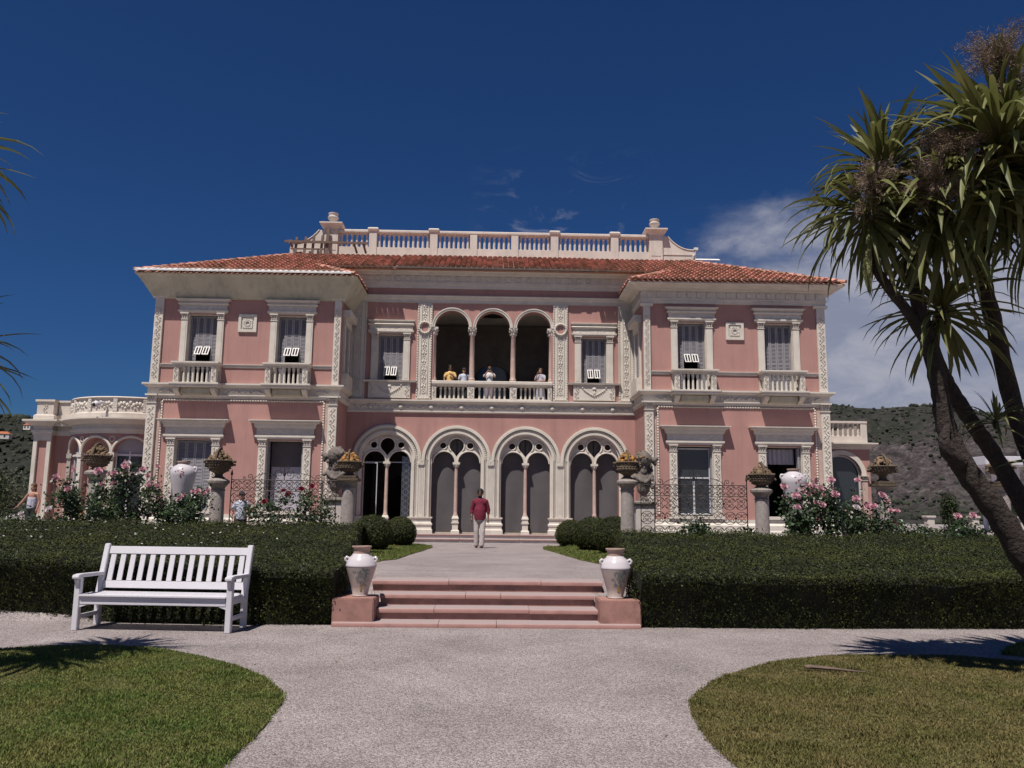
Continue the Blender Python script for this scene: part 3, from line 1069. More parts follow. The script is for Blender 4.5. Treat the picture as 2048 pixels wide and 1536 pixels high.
def rope(mb, x0, z0, x1, z1, y, r=0.042, pitch=0.10):
    ln = math.hypot(x1 - x0, z1 - z0)
    n = max(1, int(ln / pitch))
    for k in range(n):
        t = (k + 0.5) / n
        mb.ball((x0 + (x1 - x0) * t, y, z0 + (z1 - z0) * t), (r * (1.35 if abs(x1 - x0) > abs(z1 - z0) else 1), r, r * (1.35 if abs(z1 - z0) > abs(x1 - x0) else 1)), 6, 4)


def capital(x0, x1, y, z0, z1, parent, flare=0.04, depth=0.10):
    """small Corinthian capital: bell, leaves, abacus"""
    mb = MB()
    h = z1 - z0
    w = x1 - x0
    cx = (x0 + x1) / 2
    mb.box(x0 - flare, x1 + flare, y - depth - flare, y + 0.02, z1 - h * 0.18, z1)
    mb.box(x0 + 0.005, x1 - 0.005, y - depth * 0.6, y + 0.02, z0 + h * 0.1, z1 - h * 0.18)
    mb.box(x0 - flare * 0.4, x1 + flare * 0.4, y - depth * 0.85, y + 0.02, z0, z0 + h * 0.10)
    for i in range(3):
        xx = x0 + w * (i + 0.5) / 3
        mb.ball((xx, y - depth * 0.62, z0 + h * 0.36), (w * 0.15, 0.035, h * 0.24), 6, 5)
    for s in (-1, 1):
        mb.ball((cx + s * w * 0.42, y - depth * 0.78, z0 + h * 0.68), (w * 0.16, 0.045, h * 0.15), 7, 5)
        mb.ball((cx + s * w * 0.14, y - depth * 0.75, z0 + h * 0.66), (w * 0.10, 0.03, h * 0.11), 6, 5)
    return mb.build('capital', 'cream_stone', parent, smooth=35)


def baluster_mesh(h, r):
    """slim baluster with base, belly-less shaft and small capital"""
    mb = MB()
    p = [(r * 1.25, 0), (r * 1.25, h * 0.05), (r * 0.95, h * 0.07), (r * 1.0, h * 0.12), (r * 0.90, h * 0.45), (r * 0.72, h * 0.80), (r * 1.05, h * 0.83), (r * 1.05, h * 0.86), (r * 0.8, h * 0.88), (r * 1.35, h * 0.97), (r * 1.35, h)]
    mb.lathe(p, 10)
    return mb.mesh('baluster', 35)


def arcs_band(x0, x1, n, z, r_h, y0, y1):
    """little round-headed openings between baluster tops: a lintel with n scallops"""
    mb = MB()
    pts = [(x0, z + r_h), (x0, z)]
    w = (x1 - x0) / n
    for i in range(n):
        c = x0 + w * (i + 0.5)
        rr = w * 0.36
        pts += [(c - rr, z)] + [(c - rr * math.cos(PI * k / 6), z + min(r_h * 0.8, rr) * math.sin(PI * k / 6)) for k in range(1, 6)] + [(c + rr, z)]
    pts += [(x1, z), (x1, z + r_h)]
    mb.plate(pts, [], y0, y1)
    return mb


# ---- walls
UPX, LOX = (7.70, 11.09), (7.73, 11.13)


def build_walls():
    for s in (-1, 1):
        x0, x1 = sorted((s * A2, s * A1))
        holes = []
        for c in LOX:
            holes.append(rect(s * c - 0.69, s * c + 0.69, 1.32, 3.94))
        for c in UPX:
            holes.append(rect(s * c - 0.56, s * c + 0.56, 6.02, 8.74))
        MB().plate(rect(x0, x1, 0.1, 9.60), holes, WY, WY + 0.45).build('wall', 'pink_stucco', villa)
        # inner return wall and outer side wall (the inner one with a window opening upstairs)
        xi = s * A2
        mb = MB()
        mb.box(min(xi, xi + s * 0.4), max(xi, xi + s * 0.4), WY + 0.452, CY + 0.46, 0.1, 9.60)
        mb.build('wall', 'pink_stucco', villa)
        xo = s * A1
        MB().box(min(xo, xo - s * 0.4), max(xo, xo - s * 0.4), WY + 0.452, 45.0, 0.1, 9.60).build('wall', 'pink_stucco', villa)
    # back and dark core so that no daylight leaks through
    MB().box(-A1 + 0.41, A1 - 0.41, 44.6, 45.0, 0.1, 9.6).build('wall', 'pink_stucco', villa)
    # centre wall
    holes = []
    for c in (-4.17, -1.39, 1.39, 4.17):
        holes.append(arch_hole(c, 0.985, 0.49, 3.42, 24))
    for c in (-4.16, 4.16):
        holes.append(rect(c - 0.53, c + 0.53, 6.60, 8.51))
    for c in (-1.685, 0.0, 1.685):
        holes.append(arch_hole(c, 0.72, 5.9, 8.86, 20) if False else [(c - 0.70, 8.86)] + arc(c, 8.86, 0.70, PI, 0, 20)[1:])
    # loggia: the three round heads sit on one broad opening
    big = [(-2.40, 5.86), (2.40, 5.86), (2.40, 8.86)]
    for c in (1.685, 0.0, -1.685):
        big += [(c + 0.70, 8.86)] + arc(c, 8.86, 0.70, 0, PI, 20)[1:]
    big += [(-2.40, 8.86)]
    # drop doubled points
    clean = []
    for p in big:
        if not clean or math.hypot(p[0] - clean[-1][0], p[1] - clean[-1][1]) > 1e-3:
            clean.append(p)
    holes = holes[:6] + [clean]
    MB().plate(rect(-A2 + 0.001, A2 - 0.001, 0.3, 11.2), holes, CY, CY + 0.45).build('wall', 'pink_stucco', villa)
    # rooms behind the openings
    for s in (-1, 1):
        x0, x1 = sorted((s * 6.25, s * 12.5))
        for z0, z1 in ((0.9, 4.9), (5.85, 9.3)):
            room(x0, x1, WY + 0.46, 36.0, z0, z1)
    room(-5.6, 5.6, CY + 0.46, 39.0, 0.49, 5.2)
    room(-5.6, -2.9, CY + 0.46, 37.0, 5.8, 9.6)
    room(2.9, 5.6, CY + 0.46, 37.0, 5.8, 9.6)


def room(x0, x1, y0, y1, z0, z1, m='dark_interior', name='room'):
    mb = MB()
    t = 0.1
    mb.box(x0 - t, x1 + t, y1, y1 + t, z0, z1)
    mb.box(x0 - t, x0, y0, y1 - 0.001, z0, z1)
    mb.box(x1, x1 + t, y0, y1 - 0.001, z0, z1)
    mb.box(x0 - t, x1 + t, y0, y1 + t, z1 + 0.001, z1 + t)
    mb.box(x0 - t, x1 + t, y0, y1 + t, z0 - t, z0 - 0.001)
    return mb.build(name, m, villa)


build_walls()


# ---- windows
def shutters(win, cx, hw, y, z0, z1, flap_z=None, leaves=4, flap_side=-1, flap_pair=True):
    """louvred leaves; below flap_z the two middle leaves carry propped-out flaps over a dark gap"""
    w = 2 * hw / leaves
    for k in range(leaves):
        a = cx - hw + w * k
        b = a + w
        zb = z0
        mid = leaves // 2 - 1 <= k <= leaves // 2
        if flap_z and mid:
            zb = flap_z[1]
        fr = 0.055
        mb = MB()
        g = 0.006
        mb.box(a + g, a + fr, y, y + 0.04, zb, z1)
        mb.box(b - fr, b - g, y, y + 0.04, zb, z1)
        for z in (zb, zb + (z1 - zb) * 0.42, z1 - 0.05):
            mb.box(a + fr, b - fr, y + 0.001, y + 0.039, z, z + 0.05)
        leaf = mb.build('shutter', 'shutter_paint', win)
        lb = MB()
        n = int((z1 - zb) / 0.055)
        for i in range(n):
            z = zb + 0.05 + (z1 - zb - 0.1) * (i + 0.5) / n
            lb.add([(a + fr, y + 0.004, z - 0.022), (b - fr, y + 0.004, z - 0.022), (b - fr, y + 0.034, z + 0.018), (a + fr, y + 0.034, z + 0.018),
                    (a + fr, y + 0.004, z - 0.014), (b - fr, y + 0.004, z - 0.014), (b - fr, y + 0.034, z + 0.026), (a + fr, y + 0.034, z + 0.026)],
                   [(0, 1, 2, 3), (4, 7, 6, 5), (0, 4, 5, 1), (3, 2, 6, 7)])
        lo = lb.build('louvres', 'shutter_paint', win, recalc=False)
        lo['kind'] = 'stuff'
    if flap_z:
        for k in (leaves // 2 - 1, leaves // 2):
            a = cx - hw + w * k - 0.005 + (0.03 if k == leaves // 2 else 0)
            b = a + w - 0.02
            zt, zb = flap_z[1] - 0.01, flap_z[0]
            h = zt - zb
            ang = math.radians(34)
            R = Matrix.Rotation(-ang, 3, 'X')

            def tp(x, d, t):
                # d runs down the flap, t is thickness, hinged at the top
                v = Vector((x, y - 0.005 - math.sin(ang) * d - t * math.cos(ang), zt - math.cos(ang) * d + t * math.sin(ang) * 0 + t * math.sin(ang)))
                return tuple(v)
            mb = MB()

            def bar(xa, xb, da, db):
                P = [tp(x, d, t) for t in (0, 0.03) for (x, d) in ((xa, da), (xb, da), (xb, db), (xa, db))]
                mb.add(P, [(0, 1, 2, 3), (7, 6, 5, 4), (0, 4, 5, 1), (1, 5, 6, 2), (2, 6, 7, 3), (3, 7, 4, 0)])
            f = 0.036
            bar(a, a + f, 0, h)
            bar(b - f, b, 0, h)
            bar(a + f, b - f, 0, f)
            bar(a + f, b - f, h - f, h)
            bar((a + b) / 2 - f / 2, (a + b) / 2 + f / 2, f, h - f)
            mb.build('flap', 'flap_white', win)
            lb = MB()
            n = 9
            for i in range(n):
                d = f + (h - 2 * f) * (i + 0.5) / n
                P = [tp(x, dd, t) for (dd, t) in ((d - 0.014, 0.006), (d + 0.010, 0.026)) for x in (a + f, b - f)]
                lb.add(P, [(0, 1, 3, 2)])
            lv = lb.build('louvres', 'shutter_paint', win, recalc=False)
            lv['kind'] = 'stuff'


def window(cx, y, hw, z0, z1, jw, ztop, hood_hw, proj, carved, jamb_z0=None, frieze=True, label=None):
    """pilastered surround with entablature and hood; returns the part"""
    jz = jamb_z0 if jamb_z0 is not None else z0
    e0 = z1 + 0.05
    mb = MB()
    # reveal lining
    mb.plate(rect(cx - hw - 0.02, cx + hw + 0.02, z0 - 0.02, z1 + 0.02), [rect(cx - hw + 0.02, cx + hw - 0.02, z0 + 0.004, z1 - 0.01)], y + 0.003, y + 0.30)
    win = mb.build('window', 'cream_stone', villa)
    if label:
        win['label'] = label
    ch = 0.27
    for s in (-1, 1):
        a, b = sorted((cx + s * hw, cx + s * (hw + jw)))
        MB().box(a, b, y - 0.08, y + 0.003, jz, e0 - ch).build('jamb', 'cream_stone', win, bevel=0.008)
        if carved:
            rb = MB()
            relief_strip(rb, a + 0.03, b - 0.03, y - 0.08, jz + 0.1, e0 - ch - 0.05)
            orn(rb, win, smooth=60)
        else:
            MB().box(a + 0.05, b - 0.05, y - 0.092, y - 0.079, jz + 0.08, e0 - ch - 0.06).build('panel', 'cream_stone', win, bevel=0.005)
        capital(a, b, y, e0 - ch, e0, win, 0.03, 0.12)
    xl, xr = cx - hw - jw, cx + hw + jw
    H = ztop - e0
    # architrave, frieze, hood: one moulded band with returns
    def band(name, prof, m='cream_stone'):
        mb = MB()
        mb.sweep(prof, [(xl, y + 0.02), (xl, y - 0.0001), (xr, y - 0.0001), (xr, y + 0.02)])
        return mb.build(name, m, win)
    za, zf = e0 + H * 0.20, e0 + H * 0.58
    band('architrave', [(0.0, e0 + 0.001), (0.11, e0 + 0.001), (0.11, e0 + H * 0.08), (0.14, e0 + H * 0.10), (0.14, za), (0.0, za)])
    band('frieze', [(0.0, za + 0.001), (0.09, za + 0.001), (0.09, zf), (0.0, zf)], 'cream_relief')
    o = hood_hw - (hw + jw)
    p = proj
    band('hood', [(0.0, zf + 0.001), (0.12, zf + 0.001), (0.16, zf + H * 0.10), (o * 0.75 + p * 0.0, zf + H * 0.24), (o + p * 0.12, zf + H * 0.28), (o + p * 0.12, ztop - 0.05), (o + p * 0.25, ztop - 0.03), (o + p * 0.25, ztop), (0.0, ztop)])
    return win


FZ = (7.10, 7.52)
n_up = 0
for s in (-1, 1):
    for c in UPX:
        cx = s * c
        w = window(cx, WY, 0.56, 6.02, 8.74, 0.25, 9.32, 0.95, 0.35, False, jamb_z0=6.0)
        closed = (s == 1 and c == 11.09)
        shutters(w, cx, 0.53, WY + 0.20, 6.03, 8.70, None if closed else FZ)
for cx in (-4.16, 4.16):
    w = window(cx, CY, 0.53, 6.60, 8.51, 0.26, 9.10, 0.88, 0.3, False)
    shutters(w, cx, 0.50, CY + 0.20, 6.62, 8.48, (6.72, 7.20))
    # apron with swag below the sill
    ap = MB().box(cx - 0.85, cx + 0.85, CY - 0.12, CY - 0.001, 5.88, 6.53).build('apron', 'cream_stone', w, bevel=0.01)
    MB().sweep([(0, 6.531), (0.19, 6.531), (0.21, 6.60), (0, 6.60)], [(cx - 0.88, CY + 0.1), (cx - 0.88, CY - 0.0001), (cx + 0.88, CY - 0.0001), (cx + 0.88, CY + 0.1)]).build('sill', 'cream_stone', w)
    sw = MB()
    for s in (-1, 1):
        a, b = sorted((cx + s * 0.60, cx + s * 0.84))
        relief_strip(sw, a, b, CY - 0.12, 5.95, 6.48)
    for k in range(15):
        t = k / 14 * 2 - 1
        sw.ball((cx + t * 0.48, CY - 0.135, 6.40 - 0.34 * (1 - abs(t)) ** 0.7), (0.035, 0.035, 0.04), 6, 4)
    sw.ball((cx, CY - 0.13, 6.36), (0.09, 0.04, 0.07), 8, 5)
    sw.ball((cx, CY - 0.13, 6.18), (0.05, 0.035, 0.10), 8, 5)
    orn(sw, w, smooth=60)

low = {}
for s in (-1, 1):
    for c in LOX:
        cx = s * c
        w = window(cx, WY, 0.69, 1.32, 3.94, 0.29, 4.69, 1.22, 0.45, True)
        low[(s, c)] = w
        MB().box(cx - 1.05, cx + 1.05, WY - 0.16, WY + 0.2, 1.20, 1.319).build('sill', 'cream_stone', w, bevel=0.01)
shutters(low[(-1, 11.13)], -11.13, 0.66, WY + 0.20, 1.34, 3.90, (1.55, 2.10))
# open window with a white roller blind half down
w = low[(-1, 7.73)]
MB().box(-8.30, -7.05, WY + 0.42, WY + 0.44, 1.34, 2.98).build('blind', 'blind_fabric', w)
MB().box(-8.33, -7.13, WY + 0.43, WY + 0.449, 2.981, 3.93).build('upper_blind', 'screen_fabric', w)
MB().box(-8.40, -8.335, WY + 0.12, WY + 0.26, 1.34, 3.92).build('shutter', 'shutter_paint', w)
MB().box(-7.125, -7.065, WY + 0.12, WY + 0.26, 1.34, 3.92).build('shutter', 'shutter_paint', w)


def casement(win, cx, hw, y, z0, z1, transom=None, opened=False):
    t = 0.055
    mb = MB()
    mb.box(cx - hw, cx - hw + t, y, y + 0.06, z0, z1)
    mb.box(cx + hw - t, cx + hw, y, y + 0.06, z0, z1)
    mb.box(cx - hw + t, cx + hw - t, y, y + 0.06, z1 - t, z1)
    mb.box(cx - hw + t, cx + hw - t, y, y + 0.06, z0, z0 + t)
    mb.box(cx - t * 0.6, cx + t * 0.6, y + 0.001, y + 0.061, z0 + t, z1 - t if not transom else transom)
    if transom:
        mb.box(cx - hw + t, cx + hw - t, y + 0.001, y + 0.059, transom, transom + t)
    mb.build('frame', 'frame_grey', win)
    MB().box(cx - hw + t, cx + hw - t, y + 0.03, y + 0.036, z0 + t, z1 - t).build('pane', 'window_glass', win)


casement(low[(1, 7.73)], 7.73, 0.64, WY + 0.25, 1.36, 3.88, 2.72)
MB().box(7.05, 7.11, WY + 0.10, WY + 0.24, 1.36, 3.9).build('shutter', 'shutter_paint', low[(1, 7.73)])
MB().box(8.35, 8.41, WY + 0.10, WY + 0.24, 1.36, 3.9).build('shutter', 'shutter_paint', low[(1, 7.73)])
MB().box(10.46, 10.52, WY + 0.06, WY + 0.24, 1.36, 3.9).build('shutter', 'shutter_paint', low[(1, 11.13)])
MB().box(11.68, 11.76, WY + 0.06, WY + 0.24, 1.36, 3.9).build('shutter', 'shutter_paint', low[(1, 11.13)])
cur = MB()
cp = [(10.55 + 1.1 * k / 30, WY + 0.34 + 0.03 * math.sin(k * 1.3)) for k in range(31)]
cur.add([(x, y, 3.3) for x, y in cp] + [(x, y, 3.88) for x, y in cp], [(k, k + 1, 31 + k + 1, 31 + k) for k in range(30)])
cur.build('curtain', 'blind_fabric', low[(1, 11.13)], recalc=False)


# narrow windows in the inner returns of the wings
for s in (-1, 1):
    xi = s * A2
    def bx_(a, b, y0, y1, z0, z1, nm, m, par):
        xa, xb = sorted((xi - s * a, xi - s * b))
        return MB().box(xa, xb, y0, y1, z0, z1).build(nm, m, par)
    w = bx_(0.0005, 0.02, 31.62, 32.42, 6.62, 8.50, 'window', 'shutter_paint', villa)
    bx_(0.0006, 0.08, 31.42, 31.619, 6.6, 8.52, 'jamb', 'cream_stone', w)
    bx_(0.0006, 0.08, 32.421, 32.62, 6.6, 8.52, 'jamb', 'cream_stone', w)
    bx_(0.0007, 0.11, 31.38, 32.66, 8.521, 8.80, 'architrave', 'cream_stone', w)
    bx_(0.0007, 0.30, 31.26, 32.78, 8.801, 9.08, 'hood', 'cream_stone', w)
    bx_(0.0007, 0.22, 31.35, 32.70, 6.07, 6.599, 'apron', 'cream_stone', w)

# ---- medallions on the wings
for s in (-1, 1):
    cx, cz = s * 9.39, 8.42
    m = MB().plate(rect(cx - 0.35, cx + 0.35, cz - 0.35, cz + 0.35), [rect(cx - 0.24, cx + 0.24, cz - 0.24, cz + 0.24)], WY - 0.07, WY + 0.002)
    md = m.build('medallion', 'cream_stone', villa, bevel=0.008)
    MB().box(cx - 0.24, cx + 0.24, WY - 0.02, WY + 0.002, cz - 0.24, cz + 0.24).build('panel', 'cream_stone', md)
    MB().plate(rect(cx - 0.19, cx + 0.19, cz - 0.19, cz + 0.19), [arc(cx, cz, 0.13, 0, 2 * PI, 20)[:-1]], WY - 0.05, WY - 0.018).build('frame', 'cream_relief', md, bevel=0.006)
    mb = MB()
    mb.plate(arc(cx, cz, 0.115, 0, 2 * PI, 20)[:-1], [arc(cx, cz, 0.075, 0, 2 * PI, 20)[:-1]], WY - 0.06, WY - 0.018)
    mb.build('ring', 'cream_stone', md)

# ---- sill bands between the wing windows
for s in (-1, 1):
    for a, b in ((6.10, 6.83), (8.57, 10.22), (11.96, 12.58)):
        x0, x1 = sorted((s * a, s * b))
        MB().sweep([(0, 6.68), (0.03, 6.68), (0.05, 6.72), (0.05, 6.77), (0.08, 6.79), (0.08, 6.81), (0, 6.81)], [(x0, WY - 0.0001), (x1, WY - 0.0001)]).build('sill_band', 'cream_stone', villa)

# ---- corner pilasters of the wings
for s in (-1, 1):
    for a, b in ((5.825, 6.09), (12.60, 12.925)):
        x0, x1 = sorted((s * a, s * b))
        p = MB().box(x0, x1, WY - 0.09, WY - 0.001, 6.07, 9.36).build('corner_pilaster', 'cream_stone', villa, bevel=0.008)
        rb = MB()
        relief_strip(rb, x0 + 0.03, x1 - 0.03, WY - 0.09, 6.25, 9.0, 0.16)
        orn(rb, p, smooth=60)
        MB().sweep([(0, 9.361), (0.10, 9.361), (0.13, 9.46), (0, 9.46)], [(x0, WY + 0.02), (x0, WY - 0.0001), (x1, WY - 0.0001), (x1, WY + 0.02)]).build('cap', 'cream_stone', p)
        # lower storey pilaster with capital
        a2, b2 = (5.83, 6.16) if a < 7 else (12.60, 12.94)
        x0, x1 = sorted((s * a2, s * b2))
        p = MB().box(x0, x1, WY - 0.12, WY - 0.001, 0.9, 5.29).build('corner_pilaster', 'cream_stone', villa, bevel=0.008)
        rb = MB()
        relief_strip(rb, x0 + 0.03, x1 - 0.03, WY - 0.12, 1.1, 5.2, 0.18)
        orn(rb, p, smooth=60)
        capital(x0, x1, WY, 5.291, 5.63, p, 0.05, 0.18)
    # rope moulding that frames the lower wall
    rb = MB()
    xa, xb = s * 6.34, s * 12.40
    rope(rb, xa, 5.43, xb, 5.43, WY - 0.02)
    rope(rb, xa, 1.35, xa, 5.40, WY - 0.02)
    rope(rb, xb, 1.35, xb, 5.40, WY - 0.02)
    o = orn(rb, villa, smooth=60)
    # flat cream strips between rope and pilaster
    for a, b in ((6.165, 6.29), (12.455, 12.595)):
        x0, x1 = sorted((s * a, s * b))
        MB().box(x0, x1, WY - 0.012, WY - 0.001, 1.3, 5.50).build('margin_strip', 'column_marble', villa)
    # plinth
    x0, x1 = sorted((s * (A2 + 0.0), s * (A1 + 0.0)))
    MB().sweep([(0, 0.15), (0.22, 0.15), (0.22, 0.75), (0.19, 0.80), (0.19, 0.98), (0.10, 1.06), (0.10, 1.19), (0, 1.19)], [(x0, 40 if s < 0 else CY), (x0, WY - 0.0001), (x1, WY - 0.0001), (x1, CY if s < 0 else 40)]).build('plinth', 'cream_stone', villa)


# ---- string cornice at first-floor level, round the wings and across the centre
def string_cornice():
    top = [(0, 5.90), (0.10, 5.90), (0.14, 5.95), (0.20, 5.97), (0.22, 6.00), (0.22, 6.06), (0, 6.06)]
    frz = [(0, 5.641), (0.05, 5.641), (0.05, 5.899), (0, 5.899)]
    bot = [(0, 5.49), (0.06, 5.49), (0.06, 5.56), (0.11, 5.60), (0.11, 5.64), (0, 5.64)]
    for s in (-1, 1):
        path = [(-A1, 45), (-A1, WY), (-A2, WY), (-A2, CY)]
        if s > 0:
            path = [(A2, CY), (A2, WY), (A1, WY), (A1, 45)]
        c = MB().sweep(top, path).build('cornice', 'cream_stone', villa)
        MB().sweep(frz, path).build('frieze', 'cream_stone', c)
        MB().sweep(bot, path).build('moulding', 'cream_stone', c)
        rb = MB()
        for a, b in ((6.2, 6.75), (8.7, 10.15), (12.05, 12.6)):
            n = max(2, int((b - a) / 0.20))
            for k in range(n):
                x = s * (a + (b - a) * (k + 0.5) / n)
                rb.ball((x, WY - 0.06, 5.77), (0.075, 0.05, 0.06), 7, 4)
                rb.ball((x + 0.09, WY - 0.06, 5.81 if k % 2 else 5.72), (0.05, 0.04, 0.035), 6, 4)
        orn(rb, c, smooth=60)
    dz = -0.24
    c = MB().sweep([(o, z + dz) for o, z in top], [(-A2, CY), (A2, CY)]).build('cornice', 'cream_stone', villa)
    MB().sweep([(o, z + dz - 0.001) for o, z in [(0, 5.63), (0.05, 5.63), (0.05, 5.899), (0, 5.899)]], [(-A2, CY), (A2, CY)]).build('frieze', 'cream_stone', c)
    MB().sweep([(0, 5.30), (0.05, 5.30), (0.09, 5.34), (0.09, 5.388), (0, 5.388)], [(-A2, CY), (A2, CY)]).build('moulding', 'cream_stone', c)
    rb = MB()
    for k in range(46):
        x = -5.6 + 11.2 * (k + 0.5) / 46
        rb.ball((x, CY - 0.06, 5.53), (0.07, 0.045, 0.055), 7, 4)
        rb.ball((x + 0.1, CY - 0.06, 5.57 if k % 2 else 5.48), (0.05, 0.04, 0.03), 6, 4)
    for k in range(9):
        x = -4.9 + 9.8 * k / 8
        rb.ball((x, CY - 0.09, 5.53), (0.10, 0.06, 0.10), 8, 5)
    orn(rb, c, smooth=60)


string_cornice()

# ---- balconies of the wings
BAL_ME = baluster_mesh(0.56, 0.048)
BAL_ME.materials.append(MATS['cream_stone'])
for s in (-1, 1):
    for c in UPX:
        cx = s * c
        y0 = 30.37
        mb = MB()
        mb.sweep([(0, 5.86), (0.02, 5.86), (0.05, 5.90), (0.05, 5.95), (0.08, 5.97), (0.08, 6.03), (0, 6.03)], [(cx - 0.84, WY + 0.01), (cx - 0.84, y0 + 0.08), (cx + 0.84, y0 + 0.08), (cx + 0.84, WY + 0.01)])
        mb.box(cx - 0.841, cx + 0.841, y0 + 0.079, WY + 0.01, 5.861, 6.029)
        b = mb.build('balcony', 'cream_stone', villa)
        # underside panel between two scrolled brackets
        MB().box(cx - 0.55, cx + 0.55, y0 + 0.25, WY - 0.061, 5.62, 5.86).build('soffit_block', 'worn_plaster', b, bevel=0.03)
        for q in (-1, 1):
            bx = cx + q * 0.68
            br = MB()
            prof = [(y0 + 0.12, 5.858), (y0 + 0.10, 5.80), (y0 + 0.16, 5.72), (y0 + 0.30, 5.66), (y0 + 0.44, 5.58), (WY - 0.06, 5.56), (WY - 0.06, 5.858)]
            vs_ = [(bx - 0.09, y, z) for y, z in prof] + [(bx + 0.09, y, z) for y, z in prof]
            n = len(prof)
            br.add(vs_, [tuple(range(n)), tuple(range(n, 2 * n))[::-1]] + [(i, (i + 1) % n, n + (i + 1) % n, n + i) for i in range(n)])
            br.build('bracket', 'cream_stone', b)
            # corner posts with carved faces
            xa, xb = sorted((cx + q * 0.60, cx + q * 0.79))
            po = MB().box(xa, xb, y0 + 0.10, y0 + 0.28, 6.03, 6.70).build('post', 'cream_stone', b, bevel=0.006)
            rb = MB()
            relief_strip(rb, xa + 0.015, xb - 0.015, y0 + 0.10, 6.09, 6.65)
            orn(rb, b, smooth=60)
            MB().box(min(cx + q * 0.79, cx + q * 0.61), max(cx + q * 0.79, cx + q * 0.61), y0 + 0.281, WY, 6.52, 6.70).build('side_rail', 'cream_stone', b)
            for k in range(2):
                copy = bpy.data.objects.new('baluster', BAL_ME)
                COL.objects.link(copy)
                copy.parent = b
                copy.matrix_basis = Matrix.Translation((cx + q * 0.70, y0 + 0.38 + 0.14 * k, 6.03))
        MB().sweep([(0, 6.701), (0.04, 6.701), (0.07, 6.74), (0.09, 6.76), (0.09, 6.815), (0, 6.815)], [(cx - 0.79, WY), (cx - 0.79, y0 + 0.10), (cx + 0.79, y0 + 0.10), (cx + 0.79, WY)]).box(cx - 0.791, cx + 0.791, y0 + 0.099, y0 + 0.30, 6.702, 6.814).build('hand_rail', 'cream_stone', b)
        arcs_band(cx - 0.598, cx + 0.598, 7, 6.59, 0.11, y0 + 0.13, y0 + 0.25).build('arched_band', 'cream_stone', b)
        for k in range(6):
            o = bpy.data.objects.new('baluster', BAL_ME)
            COL.objects.link(o)
            o.parent = b
            o.matrix_basis = Matrix.Translation((cx - 0.598 + 1.196 * (k + 1) / 7, y0 + 0.19, 6.03))

# ---- ornamental pilasters of the centre
for s in (-1, 1):
    for a, b, wreath in ((2.48, 3.09, True), (5.17, 5.815, False)):
        x0, x1 = sorted((s * a, s * b))
        cx = (x0 + x1) / 2
        p = MB().box(x0, x1, CY - 0.05, CY - 0.001, 5.86, 9.86).build('pilaster', 'cream_stone', villa)
        rb = MB()
        for xx in (x0 + 0.035, x1 - 0.035):
            rope(rb, xx, 5.95, xx, 9.84, CY - 0.06, 0.034, 0.10)
        rope(rb, x0 + 0.05, 5.91, x1 - 0.05, 5.91, CY - 0.06, 0.034, 0.10)
        for xx in (cx - 0.14, cx + 0.14):
            rb.box(xx - 0.014, xx + 0.014, CY - 0.085, CY - 0.049, 6.1, 9.8)
        orn(rb, p, smooth=50)
        # chain of rings and leaves
        rb = MB()
        z = 6.20
        k = 0
        while z < 9.75:
            if wreath and 8.45 < z < 9.17:
                z += 0.06
                continue
            if k % 2 == 0:
                ring = [(cx + 0.085 * math.cos(t), CY - 0.055, z + 0.10 * math.sin(t)) for t in [2 * PI * i / 12 for i in range(13)]]
                rb.tube(ring, 0.02, 5, False)
                rb.ball((cx, CY - 0.055, z), (0.035, 0.03, 0.045), 6, 4)
            else:
                rb.ball((cx - 0.05, CY - 0.055, z), (0.045, 0.03, 0.07), 6, 4)
                rb.ball((cx + 0.05, CY - 0.055, z), (0.045, 0.03, 0.07), 6, 4)
            z += 0.19 if k % 2 == 0 else 0.15
            k += 1
        orn(rb, p, smooth=60)
        if wreath:
            wb = MB()
            wb.plate(arc(cx, 8.81, 0.27, 0, 2 * PI, 24)[:-1], [arc(cx, 8.81, 0.185, 0, 2 * PI, 24)[:-1]], CY - 0.12, CY - 0.051)
            for i in range(20):
                t = 2 * PI * i / 20
                wb.ball((cx + 0.23 * math.cos(t), CY - 0.12, 8.81 + 0.23 * math.sin(t)), 0.045, 6, 4)
            wb.build('wreath', 'cream_stone', p, smooth=50)
            MB().plate(arc(cx, 8.81, 0.184, 0, 2 * PI, 24)[:-1], [], CY - 0.058, CY - 0.0515).build('disc', 'pink_stucco', p)

# ---- loggia: arches, columns, balustrade, ceiling
lg = MB()
for c in (-1.685, 0, 1.685):
    o_ = arc(c, 8.86, 0.805, 0, PI, 24)
    i_ = arc(c, 8.86, 0.700, PI, 0, 24)
    lg.plate(o_ + i_, [], CY - 0.05, CY - 0.001)
    o_ = arc(c, 8.86, 0.82, 0, PI, 24)
    i_ = arc(c, 8.86, 0.775, PI, 0, 24)
    lg.plate(o_ + i_, [], CY - 0.075, CY - 0.051)
loggia = lg.build('loggia_arches', 'cream_stone', villa)
room(-2.75, 2.75, CY + 0.46, 38.5, 5.70, 10.15, 'room_plaster', 'loggia_room')
MB().lathe([(0.0, 10.12), (0.75, 10.12), (0.78, 10.10), (0.95, 10.10), (0.95, 10.14), (0.0, 10.14)], 28, (0, 35.7, 0), closed=False).build('ceiling_disc', 'door_dark', loggia)
MB().plate(rect(-2.7, 2.7, 5.71, 10.1), [arch_hole(0, 1.0, 5.75, 7.2, 18)], 38.2, 38.3).build('back_wall', 'dark_interior', loggia)
MB().plate(arch_hole(0, 0.98, 5.76, 7.2, 18), [], 38.35, 38.37).build('back_window', 'window_glass', loggia)
